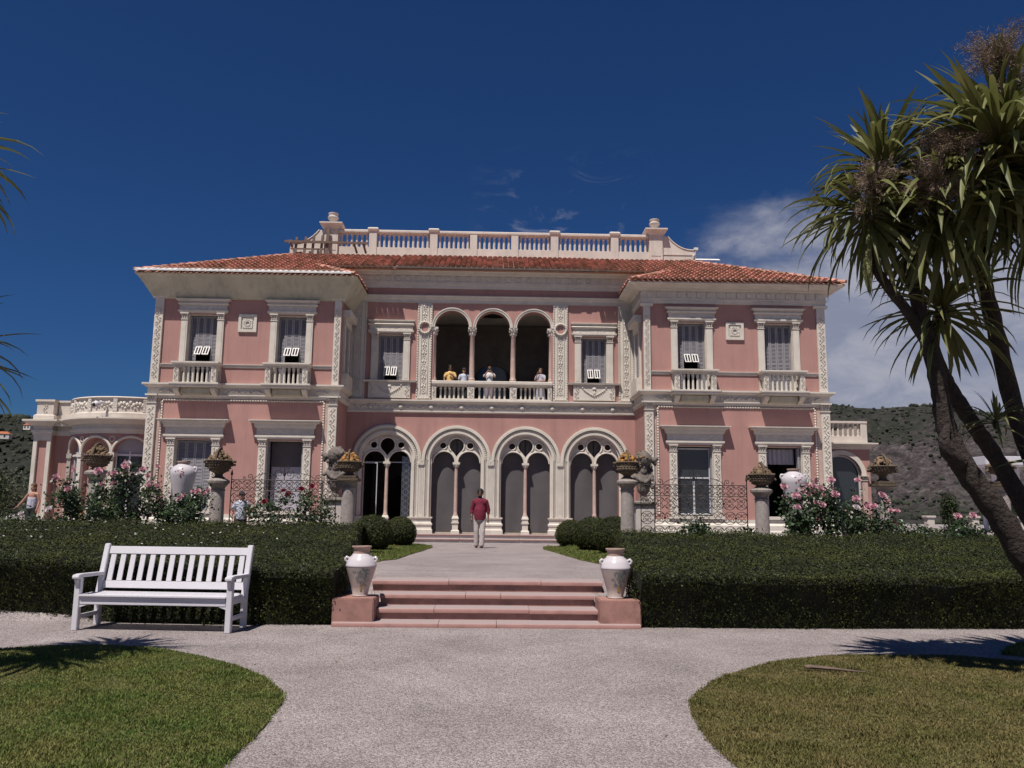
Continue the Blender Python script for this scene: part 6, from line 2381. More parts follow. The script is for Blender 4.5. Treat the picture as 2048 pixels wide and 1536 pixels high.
def stone_basket(b, x, y, z, label, rim=0.29, bh=0.22, foot=0.12, fruit='fruit_ochre', handle=True, seed=1, ears=True):
    b['label'] = label
    zf = z + foot
    MB().lathe([(0.15, z + 0.001), (0.15, z + 0.02), (0.10, z + 0.05), (0.085, z + foot * 0.7), (0.11, zf)], 20, (x, y, 0)).build('foot', 'basket_stone', b, smooth=40)
    mb = MB()
    n = 28
    prof = [(0.11, zf), (0.20, zf + bh * 0.16), (0.262, zf + bh * 0.45), (rim - 0.008, zf + bh * 0.8), (rim, zf + bh), (rim - 0.03, zf + bh), (rim - 0.05, zf + bh * 0.85)]
    mb.lathe(prof, n, (x, y, 0), closed=False)
    bowl = mb.build('bowl', 'basket_stone', b, smooth=40)
    # plaited rim and wickerwork
    wb = MB()
    for k in range(36):
        t = 2 * PI * k / 36
        wb.ball((x + (rim + 0.005) * math.cos(t), y + (rim + 0.005) * math.sin(t), zf + bh), (0.032, 0.032, 0.024), 6, 4)
    for row in range(4):
        hh = 0.22 + 0.2 * row
        r = np.interp(hh, [0, 0.16, 0.45, 0.8], [0.11, 0.20, 0.262, rim - 0.008])
        m_ = int(r * 90)
        for k in range(m_):
            t = 2 * PI * (k + 0.5 * (row % 2)) / m_
            wb.ball((x + r * math.cos(t), y + r * math.sin(t), zf + bh * hh), (0.026, 0.026, 0.016), 5, 4)
    o = wb.build('wickerwork', 'basket_stone', b, smooth=60)
    o['kind'] = 'stuff'
    fb = MB()
    fruit_pile(fb, x, y, zf + bh - 0.02, rim - 0.03, 0.26, 110, seed)
    o = fb.build('fruit', fruit, b, smooth=60)
    o['kind'] = 'stuff'
    if handle:
        hb = MB()
        hb.tube([(x, y + (rim - 0.02) * math.cos(t), zf + bh + 0.30 * math.sin(t)) for t in np.linspace(0, PI, 13)], 0.024, 7)
        hb.build('handle', 'basket_stone', b, smooth=50)
    if ears:
        for s in (-1, 1):
            eb = MB()
            rd = random.Random(seed + s)
            for k in range(9):
                eb.ball((x + s * (rim + 0.02) + rd.uniform(-0.03, 0.05) * s, y + rd.uniform(-0.05, 0.05), zf + bh - rd.uniform(-0.02, 0.13)), 0.032, 6, 4)
            eb.build('grape_bunch', 'basket_stone', b, smooth=60)['kind'] = 'stuff'


CY_COL = 20.0
COLS = [
    (-9.43, 2.32, 'brown', False, 'fruit_ochre', 'outermost column on the rotunda side, among tall roses', 'stone fruit basket before the round pavilion', 0.29, 0.28, 0.05),
    (-6.52, 2.15, 'brown', False, 'fruit_ochre', 'column at the far end of the bench-side iron fence, by the big jar', 'fruit basket on the column beside the bench-side big jar', 0.30, 0.30, 0.12),
    (-3.40, 2.25, 'brown', True, 'fruit_lichen', 'column with square slab in front of the open arcade door', 'basket heaped with orange-lichened fruit before the arcade door', 0.27, 0.25, 0.08),
    (3.33, 2.25, 'grey', False, 'fruit_lichen', 'column beside the rightmost arcade bay and bearded statue', 'rusty fruit basket overlapping the bearded statue', 0.25, 0.30, 0.10),
    (6.61, 2.08, 'grey', False, 'fruit_ochre', 'column at the far end of the fence near the pale jar and roses', 'low basket of carved leaves on column next to the pale jar', 0.28, 0.27, 0.04),
    (9.62, 2.27, 'brown', True, 'fruit_ochre', 'column against the mountainside at the villa corner', 'stone fruit basket against the rocky mountainside', 0.29, 0.20, 0.16),
    (12.57, 2.30, 'brown', True, 'fruit_ochre', 'column half hidden behind the cordyline trunk', 'stone fruit basket beside the cordyline trunk', 0.30, 0.20, 0.16)]
for i, (x, zt, kind, sq, fr, lab, blab, rim, bh, ft) in enumerate(COLS):
    b = basket_column(x, CY_COL, zt, kind, 'round stone ' + lab, fr, sq, i)
    stone_basket(b, x, CY_COL, zt, blab, rim, bh, ft, fr, True, 11 + i, True)


# ------------------------------------------------------------------ herm statues on pedestals
def herm(x, y, s, label):
    z0 = upper_z(y)
    root = empty('herm_statue', (x, y, z0), label, 'statue', 'statues beside the arcade')
    px = x
    MB().box(px - 0.24, px + 0.24, y - 0.24, y + 0.24, z0, 1.62).build('pedestal', 'pale_marble', root, bevel=0.01)
    MB().sweep([(0, 1.62), (0.02, 1.62), (0.06, 1.68), (0.06, 1.72), (0, 1.74)], [(px - 0.24, y + 0.24), (px - 0.24, y - 0.24), (px + 0.24, y - 0.24), (px + 0.24, y + 0.24), (px - 0.2401, y + 0.2401)]).box(px - 0.24, px + 0.24, y - 0.24, y + 0.24, 1.621, 1.739).build('cap', 'grey_stone', root)
    mb = MB()
    # spiral foot, scrolled body, folded arms, bearded head
    capsule(mb, (x, y, 1.74), (x, y, 1.86), 0.15, 0.07)
    capsule(mb, (x, y, 1.86), (x + s * 0.02, y, 2.06), 0.08, 0.15)
    capsule(mb, (x, y, 2.06), (x, y, 2.26), 0.17, 0.19)
    capsule(mb, (x, y, 2.30), (x, y, 2.46), 0.19, 0.13)
    capsule(mb, (x - 0.22, y - 0.02, 2.38), (x - 0.05, y - 0.17, 2.24), 0.065, 0.055)
    capsule(mb, (x + 0.22, y - 0.02, 2.38), (x + 0.02, y - 0.18, 2.22), 0.065, 0.055)
    capsule(mb, (x - 0.30, y - 0.05, 2.33), (x - 0.20, y, 2.40), 0.05, 0.07)
    mb.ball((x, y - 0.03, 2.62), (0.115, 0.13, 0.15), 14, 10)
    mb.ball((x, y - 0.15, 2.60), (0.026, 0.045, 0.045), 8, 6)
    mb.ball((x, y - 0.10, 2.50), (0.085, 0.08, 0.10), 10, 8)
    mb.ball((x, y - 0.06, 2.42), (0.06, 0.06, 0.08), 10, 8)
    for q in (-1, 1):
        mb.ball((x + q * 0.048, y - 0.145, 2.655), (0.035, 0.02, 0.018), 8, 6)
        capsule(mb, (x + q * 0.12, y - 0.0, 2.70), (x + q * 0.15, y, 2.50), 0.06, 0.05)
    me = remeshed(mb, 0.014, 3, 'figure')
    obj('figure', me, 'statue_stone', root)
    # tray of fruit and drooping leaves carried on the head
    mb = MB()
    capsule(mb, (x, y, 2.74), (x, y, 2.82), 0.16, 0.24)
    capsule(mb, (x + s * 0.10, y, 2.80), (x + s * 0.36, y - 0.02, 2.84), 0.10, 0.05)
    capsule(mb, (x + s * 0.28, y - 0.02, 2.80), (x + s * 0.31, y - 0.02, 2.70), 0.08, 0.05)
    capsule(mb, (x - s * 0.18, y, 2.78), (x - s * 0.26, y, 2.70), 0.08, 0.05)
    obj('tray', remeshed(mb, 0.016, 2, 'tray'), 'statue_stone', root)
    fb = MB()
    fruit_pile(fb, x - s * 0.02, y, 2.84, 0.22, 0.20, 60, 40 + s)
    fb.build('fruit', 'statue_stone' if s < 0 else 'fruit_ochre', root, smooth=60)['kind'] = 'stuff'
    # flowing side leaves
    lb = MB()
    rd = random.Random(5 + s)
    for k in range(26):
        zz = rd.uniform(2.1, 2.7)
        q = rd.choice((-1, 1))
        lb.ball((x + q * rd.uniform(0.14, 0.22), y - rd.uniform(-0.05, 0.12), zz), (0.05, 0.035, 0.06), 7, 5)
    lb.build('acanthus_leaves', 'statue_stone', root, smooth=60)['kind'] = 'stuff'


herm(-4.0, 21.5, -1, 'dark weathered herm statue crowned with fruit, beside the bench-side iron fence')
herm(4.0, 21.5, 1, 'bearded herm statue carrying fruit at the near end of the other iron fence')


# ------------------------------------------------------------------ big glazed jars among the roses
def big_jar(x, y, label):
    z = 1.35
    root = MB().lathe([(0.13, z), (0.14, z + 0.02), (0.12, z + 0.06), (0.17, z + 0.30), (0.235, z + 0.62), (0.275, z + 0.80), (0.28, z + 0.87), (0.255, z + 0.95), (0.19, z + 1.015), (0.135, z + 1.04), (0.125, z + 1.055)], 28, (x, y, 0)).build('glazed_jar', 'glazed_white', smooth=50)
    tag(root, label, 'jar', 'big glazed jars among the roses')
    MB().lathe([(0.122, z + 1.055), (0.125, z + 1.09), (0.145, z + 1.10), (0.145, z + 1.12), (0.11, z + 1.12), (0.10, z + 1.05)], 24, (x, y, 0), closed=False).build('rim', 'raw_clay', root, smooth=50)
    for s in (-1, 1):
        MB().tube([(x + s * 0.22, y, z + 0.98), (x + s * 0.285, y, z + 0.985), (x + s * 0.30, y, z + 0.94), (x + s * 0.27, y, z + 0.88)], 0.025, 8).build('handle', 'glazed_white', root, smooth=60)
    for k in range(9):
        a = 0.1 + random.uniform(-0.35, 0.25)
        h = z + 0.92 + random.uniform(-0.14, 0.06)
        r = float(np.interp(h - z, [0.62, 0.80, 0.87, 0.95, 1.015], [0.235, 0.275, 0.28, 0.255, 0.19]))
        MB().ball((x + r * math.sin(a), y - r * math.cos(a), h), (0.022, 0.006, 0.016), 8, 5).build('painted_flower', 'glaze_paint_pink', root)
    st = MB().lathe([(0.20, upper_z(y)), (0.20, 0.60), (0.17, 0.66), (0.16, 1.22), (0.20, 1.30), (0.20, 1.349)], 20, (x, y, 0)).build('jar_stand', 'grey_stone', smooth=40)
    tag(st, 'round stone stand under the ' + label, 'stand')


big_jar(-6.82, 18.5, 'big white glazed jar behind the roses near the bench side')
big_jar(6.86, 18.5, 'big white glazed jar with pink flowers near the mountain side')


# ------------------------------------------------------------------ wrought-iron fences
def spiral(cx, cz, r, turns, a0, sgn, n=16):
    pts = []
    for k in range(n + 1):
        t = k / n
        a = a0 + sgn * turns * 2 * PI * t
        rr = r * (1 - 0.82 * t)
        pts.append((cx + rr * math.cos(a), 0.0, cz + rr * math.sin(a)))
    return pts


def scroll_mesh(w, h, r=0.008):
    """C-scroll: bow with two inward spirals"""
    mb = MB()
    rr = w * 0.23
    left = spiral(-w * 0.24, h * 0.30, rr, 1.25, PI, -1, 14)
    right = spiral(w * 0.24, h * 0.30, rr, 1.25, 0, 1, 14)
    bow = [(-w * 0.24 - rr, 0, h * 0.30)] + [(w * 0.48 * math.cos(t), 0, h * 0.30 - h * 0.80 * math.sin(t - PI)) if False else (w * 0.47 * math.cos(t), 0, h * 0.28 + h * 0.72 * math.sin(t)) for t in np.linspace(PI, 0, 11)] + [(w * 0.24 + rr, 0, h * 0.30)]
    mb.tube(left, r, 5)
    mb.tube(right, r, 5)
    mb.tube(bow, r, 5)
    mb.tube([(0, 0, h * 0.1), (0, 0, h * 0.6)], r * 1.3, 5)
    me = mb.mesh('scroll', 60)
    me.materials.append(MATS['iron'])
    return me


SCROLL_A = scroll_mesh(0.25, 0.12)
SCROLL_B = scroll_mesh(0.29, 0.145)


def fence(xa, xb, label, spike_x):
    y = CY_COL
    zb, zm, zt = 0.42, 1.86, 2.125
    root = empty('iron_fence', ((xa + xb) / 2, y, zb), label, 'fence', 'wrought iron fences between the columns')

    def bar(a, b, r=0.011):
        MB().tube([a, b], r, 6).build('bar', 'iron', root)
    bar((xa, y, zt), (xb, y, zt))
    bar((xa, y, zm), (xb, y, zm), 0.009)
    bar((xa, y, zb + 0.04), (xb, y, zb + 0.04), 0.009)
    for x in (xa, xb, xa + (0.33 if spike_x > (xa + xb) / 2 else 0.0) + 0.0, xb - (0.33 if spike_x < (xa + xb) / 2 else 0.0)):
        bar((x, y, zb - 0.02), (x, y, zt))
    sp = MB()
    sp.tube([(spike_x, y, zb - 0.02), (spike_x, y, zt + 0.12)], 0.013, 6)
    sp.lathe([(0.013, zt + 0.10), (0.032, zt + 0.13), (0.02, zt + 0.18), (0.001, zt + 0.26)], 8, (spike_x, y, 0))
    sp.build('spear_post', 'iron', root)

    def sc(me, x, z, rot, k=1.0):
        o = bpy.data.objects.new('scroll', me)
        COL.objects.link(o)
        o.parent = root
        o.matrix_parent_inverse = WM[root.name].inverted()
        o.matrix_basis = Matrix.LocRotScale(Vector((x, y, z)), Matrix.Rotation(rot, 3, 'Y').to_quaternion(), Vector((k, k, k)))
    n = max(1, round((xb - xa) / 0.26))
    w = (xb - xa) / n
    for i in range(n):
        x = xa + w * (i + 0.5)
        sc(SCROLL_A, x, (zt + zm) / 2 + 0.004, 0)
        sc(SCROLL_A, x, (zt + zm) / 2 - 0.004, PI)
    n = max(1, round((xb - xa) / 0.30))
    w = (xb - xa) / n
    rows = 4
    hh = (zm - zb - 0.04) / rows
    for j in range(rows):
        for i in range(n):
            x = xa + w * (i + 0.5)
            z = zb + 0.04 + hh * (j + 0.5)
            sc(SCROLL_B, x, z + 0.005, 0)
            sc(SCROLL_B, x, z - 0.005, PI)
            if (i + j) % 3 == 0:
                MB().ball((x + w / 2, y, z), (0.036, 0.02, 0.036), 7, 5).build('rosette', 'iron', root)
    # cresting
    xm = (xa + xb) / 2
    cb = MB()
    for q in (-1, 1):
        cb.tube([(xm + q * p[0], y, zt + 0.02 + p[2]) for p in spiral(0.13, 0.13, 0.12, 1.3, -PI / 2, 1, 18)], 0.009, 5)
        cb.tube([(xm + q * p[0], y, zt + 0.01 + p[2]) for p in spiral(0.33, 0.08, 0.075, 1.3, PI, -1, 16)], 0.008, 5)
        cb.tube([(xm + q * p[0], y, zt + p[2]) for p in spiral(0.82, 0.075, 0.07, 1.3, PI * 1.2, -1, 16)], 0.008, 5)
        cb.tube([(xm + q * p[0], y, zt + p[2]) for p in spiral(0.96, 0.045, 0.04, 1.3, PI * 1.2, -1, 14)], 0.007, 5)
        cb.tube([(xm + q * (0.40 + 0.38 * t), y, zt + 0.16 - 0.16 * t * t) for t in np.linspace(0, 1, 8)], 0.008, 5)
        cb.tube([(xm + q * p[0], y, zt + 0.26 + p[2]) for p in spiral(0.07, 0.05, 0.055, 1.2, -PI / 2, 1, 14)], 0.007, 5)
    cb.tube([(xm, y, zt), (xm, y, zt + 0.38)], 0.01, 6)
    cb.ball((xm, y, zt + 0.15), (0.04, 0.02, 0.06), 7, 5)
    cb.build('cresting', 'iron', root)


fence(-6.21, -3.70, 'scrolled wrought iron fence in front of the half-blinded window', -6.21)
fence(3.66, 6.25, 'scrolled wrought iron fence in front of the glazed window', 6.25)


# ------------------------------------------------------------------ roses
def bloom_mesh(r):
    mb = MB()
    rd = random.Random(int(r * 1000))
    for ring, (n, rr, tilt, up) in enumerate(((5, 1.0, 0.35, -0.15), (5, 0.78, 0.75, 0.05), (4, 0.5, 1.15, 0.2), (3, 0.26, 1.4, 0.3))):
        for k in range(n):
            a = 2 * PI * (k + 0.5 * ring + rd.uniform(-0.1, 0.1)) / n
            ca, sa = math.cos(a), math.sin(a)
            w = r * rr * 0.75 + r * 0.12
            def P(d, s, z):
                return (ca * d - sa * s, sa * d + ca * s, z)
            d0, d1, d2 = r * 0.06, r * rr * 0.75, r * rr * (0.75 + 0.4 * math.cos(tilt))
            z0, z1, z2 = -r * 0.25, r * up, r * (up + 0.45 * math.sin(tilt))
            mb.add([P(d0, 0, z0), P(d1, -w * 0.6, z1), P(d1, w * 0.6, z1), P(d2, -w * 0.42, z2), P(d2, w * 0.42, z2), P(d1 * 1.06, 0, z1 - r * 0.04)], [(0, 1, 5), (0, 5, 2), (1, 3, 5), (3, 4, 5), (4, 2, 5)])
    mb.ball((0, 0, r * 0.1), r * 0.3, 6, 4)
    return mb.mesh('rose', 60, recalc=False)


BLOOMS = {}
for c in ('pink', 'red', 'white'):
    me = bloom_mesh(0.075 if c != 'red' else 0.07)
    me.materials.append(MATS['petal_' + c])
    BLOOMS[c] = me


def rose_bush(x, y, w, h, nst, nbl, label, col='pink', leaf_n=900, z0=None, seed=0, depth=0.5, bare=0.35, leaf=0.075):
    rd = random.Random(seed)
    z0 = upper_z(y) if z0 is None else z0
    root = empty('rose_bush', (x, y, z0), label, 'rose bush', 'rose bushes behind the hedges')
    tips = []
    segs = []
    sb = MB()
    for k in range(nst):
        a = rd.uniform(-1, 1)
        b = rd.uniform(-1, 1) * depth
        hh = h * rd.uniform(0.6, 1.0)
        p0 = Vector((x + a * w * 0.2, y + b * 0.3, z0))
        p1 = Vector((x + a * w * 0.55, y + b * 0.7, z0 + hh * 0.5))
        p2 = Vector((x + a * w + rd.uniform(-0.1, 0.1), y + b, z0 + hh))
        pts = [p0.lerp(p1, t).lerp(p1.lerp(p2, t), t) for t in (0, 0.25, 0.5, 0.75, 1.0)]
        sb.tube(pts, [0.016, 0.013, 0.010, 0.007, 0.004], 5)
        tips.append(p2)
        segs.append(pts)
        for q in range(3):
            t = rd.uniform(0.45, 0.95)
            b0 = p0.lerp(p1, t).lerp(p1.lerp(p2, t), t)
            b1 = b0 + Vector((rd.uniform(-0.3, 0.3), rd.uniform(-0.2, 0.2), rd.uniform(0.02, 0.3)))
            sb.tube([b0, b0.lerp(b1, 0.5) + Vector((0, 0, 0.03)), b1], [0.007, 0.005, 0.003], 4)
            tips.append(b1)
            segs.append([b0, b0.lerp(b1, 0.5), b1])
    sb.build('stems', 'rose_stem', root)['kind'] = 'stuff'
    P = []
    for k in range(int(leaf_n * 1.9)):
        s = rd.choice(segs)
        i = rd.randrange(len(s) - 1)
        p = s[i].lerp(s[i + 1], rd.random())
        if (p.z - z0) / h < bare and rd.random() < 0.6:
            continue
        P.append(p + Vector((rd.gauss(0, 0.085), rd.gauss(0, 0.085), rd.gauss(0, 0.075))))
    P = np.array([tuple(p) for p in P])
    Nn = np.tile([0.0, -0.4, 0.8], (len(P), 1))
    f = obj('foliage', leaf_mesh('foliage', P, Nn, leaf, 0.62, 0.7, 0.35), 'rose_leaf', root)
    f['kind'] = 'stuff'
    rd.shuffle(tips)
    tips.sort(key=lambda p: -p.z + rd.uniform(0, 0.5))
    for k in range(min(nbl, len(tips))):
        o = bpy.data.objects.new('rose', BLOOMS[col if rd.random() < 0.88 or col == 'red' else 'white'])
        COL.objects.link(o)
        o.parent = root
        o.matrix_parent_inverse = WM[root.name].inverted()
        q = Vector((rd.uniform(-0.5, 0.5), rd.uniform(-1.2, -0.2), rd.uniform(0.5, 1))).to_track_quat('Z', 'Y')
        sc_ = rd.uniform(0.7, 1.15)
        o.matrix_basis = Matrix.LocRotScale(tips[k] + Vector((0, -0.04, 0.03)), q, Vector((sc_, sc_, sc_)))


rose_bush(-8.35, 17.2, 0.60, 1.85, 10, 6, 'tall rose bush with pale blooms around the rotunda-side column', seed=1, leaf_n=1300)
rose_bush(-7.45, 17.0, 0.66, 1.95, 12, 14, 'fullest pink rose bush between the rotunda column and the jar', seed=2, leaf_n=1700)
rose_bush(-6.35, 17.0, 0.62, 1.55, 11, 10, 'lower pink rose bush in front of the bench-side jar', seed=3, leaf_n=1500)
rose_bush(-9.75, 17.6, 0.35, 0.95, 6, 2, 'small sparse rose bush beside the person at the table', col='white', seed=4, leaf_n=420)
rose_bush(-4.85, 18.6, 0.40, 1.55, 7, 3, 'leggy dark red rose by the far end of the fence', col='red', seed=5, leaf_n=420, leaf=0.085)
rose_bush(-3.95, 18.6, 0.36, 1.60, 7, 3, 'leggy dark red rose by the herm statue', col='red', seed=6, leaf_n=480, leaf=0.085)
rose_bush(6.45, 17.0, 0.55, 1.62, 10, 11, 'pink rose bush in front of the mountain-side jar', seed=7, leaf_n=1400)
rose_bush(7.25, 17.0, 0.52, 1.75, 11, 12, 'tallest pink rose bush before the villa corner pilaster', seed=8, leaf_n=1500)
rose_bush(7.95, 17.1, 0.45, 1.5, 9, 9, 'pink rose bush leaning on the mountain-side column', seed=9, leaf_n=1100)
rose_bush(4.55, 18.2, 0.50, 0.85, 8, 0, 'low leafy rose without blooms at the foot of the fence', seed=10, leaf_n=800, leaf=0.085)
rose_bush(5.6, 18.2, 0.35, 0.72, 6, 0, 'small leafy rose beside the spear post of the fence', seed=11, leaf_n=380, leaf=0.085)
rose_bush(9.2, 17.6, 0.65, 0.85, 10, 2, 'low dark rose bush right of the mountain-side column', col='red', seed=12, leaf_n=1100)
rose_bush(10.6, 17.8, 0.75, 0.95, 10, 2, 'spreading low rose bush nearest the cordyline trunk', seed=13, leaf_n=1200)
# ------------------------------------------------------------------ cordyline trees
def leaf_variant(elev, length, droop, width, seed, roll=0.0):
    rd = random.Random(seed)
    n = 8
    a = math.radians(elev)
    x = z = 0.0
    V = []
    st = length / n
    for k in range(n + 1):
        t = k / n
        w = width * (0.45 + 1.1 * t if t < 0.35 else (0.835 + 0.165 * math.sin((t - 0.35) * 3)) * (1 - ((t - 0.35) / 0.65) ** 2.2) + 0.0)
        w = max(w, 0.002)
        nx, nz = -math.sin(a), math.cos(a)
        V += [(x + nx * w * 0.22, -w / 2, z + nz * w * 0.22), (x, 0, z), (x + nx * w * 0.22, w / 2, z + nz * w * 0.22)]
        x += math.cos(a) * st
        z += math.sin(a) * st
        a -= droop / n * (0.5 + 1.2 * t)
    F = []
    for k in range(n):
        b = k * 3
        F += [(b, b + 3, b + 4, b + 1), (b + 1, b + 4, b + 5, b + 2)]
    me = bpy.data.meshes.new('leaf')
    me.from_pydata(V, [], F)
    me.polygons.foreach_set('use_smooth', [True] * len(me.polygons))
    me.materials.append(MATS['cordyline_leaf'])
    return me


CORD = []
for i, (el, ln, dr) in enumerate(((85, 0.75, 0.5), (70, 0.85, 0.9), (55, 0.9, 1.3), (42, 0.95, 1.5), (30, 0.95, 1.7), (18, 0.98, 1.6), (5, 0.95, 1.4), (-10, 0.95, 1.2), (-28, 0.9, 0.9), (-48, 0.85, 0.6), (-65, 0.8, 0.35), (35, 0.9, 0.5), (10, 0.9, 0.5), (60, 0.85, 0.35))):
    CORD.append((el, leaf_variant(el, ln, dr, 0.066, i)))


def cord_head(tree, p, n, size, axis=(0, 0, 1), seed=0, lo=-60, hi=85, more=0):
    rd = random.Random(seed)
    p = Vector(p)
    Q = Vector((0, 0, 1)).rotation_difference(Vector(axis).normalized())
    mb = MB()
    mb.ball(p, (0.075 * size, 0.075 * size, 0.14 * size), 8, 6)
    head = mb.build('leaf_head', 'bark', tree, smooth=True)
    V, F = [], []
    for k in range(n + more):
        el, me = rd.choice([c for c in CORD if lo <= c[0] <= hi])
        az = (k * 2.39996) + rd.uniform(-0.3, 0.3)
        s = size * rd.uniform(0.75, 1.12)
        R = Q @ Quaternion((0, 0, 1), az) @ Quaternion((1, 0, 0), rd.uniform(-0.35, 0.35))
        off = Q @ Vector((0, 0, (el / 85) * 0.10 * size))
        Mx = Matrix.LocRotScale(p + off, R, Vector((s, s * rd.uniform(0.8, 1.15), s)))
        if k < n:
            o = bpy.data.objects.new('leaf', me)
            COL.objects.link(o)
            o.parent = head
            o.matrix_basis = Mx
        else:
            b = len(V)
            V += [tuple(Mx @ v.co) for v in me.vertices]
            F += [tuple(i + b for i in q.vertices) for q in me.polygons]
    if more:
        o = MB().add(V, F).build('leaf_mass', 'cordyline_leaf', head, recalc=False)
        o.data.polygons.foreach_set('use_smooth', [True] * len(o.data.polygons))
        o['kind'] = 'stuff'
    return head


def panicle(tree, p, r, n, seed):
    """branched flower plume: side sprays off several main stalks, each set with tiny dry florets"""
    rd = np.random.default_rng(seed)
    nb = 46
    d = rd.normal(0, 1, (nb, 3)) + np.array([0, 0, 0.55])
    d /= np.linalg.norm(d, axis=1)[:, None]
    ln = rd.uniform(0.6, 1.25, nb)
    i = rd.integers(0, nb, n)
    t = rd.uniform(0.12, 1.0, n)
    sag = np.stack([np.zeros(n), np.zeros(n), -0.18 * t * t], 1)
    P = np.array(p) + (d[i] * (t * ln[i])[:, None] + sag + rd.normal(0, 0.075, (n, 3)) * (0.5 + 0.7 * t)[:, None]) * np.array(r) * 1.0
    v = d[i] + rd.normal(0, 0.7, (n, 3))
    v /= np.linalg.norm(v, axis=1)[:, None]
    s = np.cross(v, rd.normal(0, 1, (n, 3)))
    s /= np.linalg.norm(s, axis=1)[:, None]
    L_ = rd.uniform(0.012, 0.045, n)[:, None]
    w = 0.0022
    V = np.stack([P - s * w, P + s * w, P + v * L_ + s * w * 0.6, P + v * L_ - s * w * 0.6], 1).reshape(-1, 3)
    F = (np.arange(n)[:, None] * 4 + np.array([[0, 1, 2, 3]]))
    o = obj('flower_panicle', np_mesh('flower_panicle', V, F, 4), 'panicle', tree)
    o['kind'] = 'stuff'


def trunk(tree, pts, rad):
    P = [Vector(p) for p in pts]
    # smooth resample
    Q, Rr = [], []
    for i in range(len(P) - 1):
        p0, p1, p2, p3 = P[max(i - 1, 0)], P[i], P[i + 1], P[min(i + 2, len(P) - 1)]
        for k in range(6):
            t = k / 6
            q = 0.5 * ((2 * p1) + (-p0 + p2) * t + (2 * p0 - 5 * p1 + 4 * p2 - p3) * t * t + (-p0 + 3 * p1 - 3 * p2 + p3) * t ** 3)
            Q.append(q)
            Rr.append((rad[i] + (rad[i + 1] - rad[i]) * t) * (1 + 0.06 * math.sin(k * 2.1 + i * 1.7) + random.uniform(-0.03, 0.03)))
    Q.append(P[-1])
    Rr.append(rad[-1])
    mb = MB()
    mb.tube(Q, Rr, 14)
    V = []
    for v in mb.v:
        d = 0.012 * mnoise.noise(Vector(v) * 9.0) + 0.006 * mnoise.noise(Vector((v[0] * 30, v[1] * 30, v[2] * 12)))
        V.append((v[0] + d, v[1] + d, v[2]))
    mb.v = V
    return mb.build('trunk', 'bark', tree, smooth=60)


def right_cordyline():
    t = empty('cordyline_tree', (5.75, 7.3, 0), 'tall leaning cordyline with several leafy heads and brown flower plumes', 'tree')
    trunk(t, [(5.75, 7.3, -0.05), (5.36, 7.4, 0.45), (4.98, 7.5, 0.98), (4.68, 7.5, 1.50), (4.38, 7.5, 1.95), (4.25, 7.5, 2.30), (4.21, 7.5, 2.66), (4.15, 7.5, 3.05), (4.06, 7.5, 3.50), (3.98, 7.5, 4.1), (3.93, 7.5, 4.75)], [0.18, 0.15, 0.125, 0.112, 0.10, 0.088, 0.078, 0.073, 0.066, 0.058, 0.05])
    MB().tube([(4.33, 7.46, 1.98), (4.20, 7.40, 2.06), (4.15, 7.38, 2.18), (4.22, 7.42, 2.30)], [0.085, 0.075, 0.05, 0.03], 10).build('burl', 'bark', t, smooth=60)
    trunk(t, [(5.50, 7.38, 0.28), (5.36, 7.75, 1.05), (5.0, 7.9, 1.95), (4.77, 7.85, 2.28), (4.58, 7.8, 2.54), (4.42, 7.75, 2.78), (4.30, 7.7, 3.05), (4.27, 7.7, 3.35)], [0.125, 0.101, 0.078, 0.074, 0.070, 0.066, 0.058, 0.047])
    trunk(t, [(4.14, 7.5, 3.05), (3.93, 7.45, 3.38), (3.72, 7.4, 3.62), (3.60, 7.4, 3.86), (3.62, 7.4, 4.2)], [0.055, 0.048, 0.045, 0.039, 0.035])
    trunk(t, [(5.58, 7.36, 0.2), (5.50, 7.8, 1.2), (5.20, 7.9, 2.4), (4.98, 7.8, 3.3), (4.83, 7.7, 3.9), (4.86, 7.6, 4.5)], [0.12, 0.094, 0.086, 0.078, 0.070, 0.055])
    trunk(t, [(4.83, 7.7, 3.95), (5.0, 7.7, 4.6), (5.1, 7.6, 5.3)], [0.070, 0.062, 0.047])
    cord_head(t, (3.84, 7.5, 4.72), 50, 0.98, (-0.15, 0, 1), 1, more=90)
    cord_head(t, (3.58, 7.4, 4.30), 40, 0.92, (-0.3, -0.05, 1), 2, lo=-70, hi=45, more=90)
    cord_head(t, (4.66, 7.05, 4.70), 70, 1.22, (-0.05, -0.3, 1), 3, lo=-70, hi=60, more=190)
    cord_head(t, (5.0, 7.4, 5.20), 40, 1.1, (-0.15, -0.15, 1), 4, lo=-70, more=100)
    cord_head(t, (4.22, 7.3, 4.32), 20, 1.08, (0, -0.2, 1), 9, lo=-70, hi=45, more=160)
    cord_head(t, (4.34, 7.6, 3.40), 40, 0.88, (0.05, 0.05, 1), 5, lo=-50, hi=60, more=50)
    cord_head(t, (4.72, 7.5, 2.33), 16, 0.38, (-0.1, -0.4, 1), 6, lo=-20, more=24)
    cord_head(t, (5.10, 7.2, 4.25), 14, 1.1, (-0.2, 0, 1), 7, lo=-70, more=130)
    cord_head(t, (5.30, 7.2, 1.85), 10, 0.75, (-0.6, 0, 0.8), 8, lo=-20, more=16)
    panicle(t, (4.86, 7.2, 5.82), (0.40, 0.30, 0.42), 12000, 1)
    panicle(t, (4.12, 6.9, 4.74), (0.36, 0.20, 0.26), 9000, 2)
    panicle(t, (3.96, 6.88, 4.44), (0.34, 0.20, 0.22), 8000, 3)
    panicle(t, (3.44, 7.0, 4.48), (0.22, 0.2, 0.26), 5000, 4)
    panicle(t, (4.50, 7.1, 4.98), (0.24, 0.22, 0.18), 3500, 5)


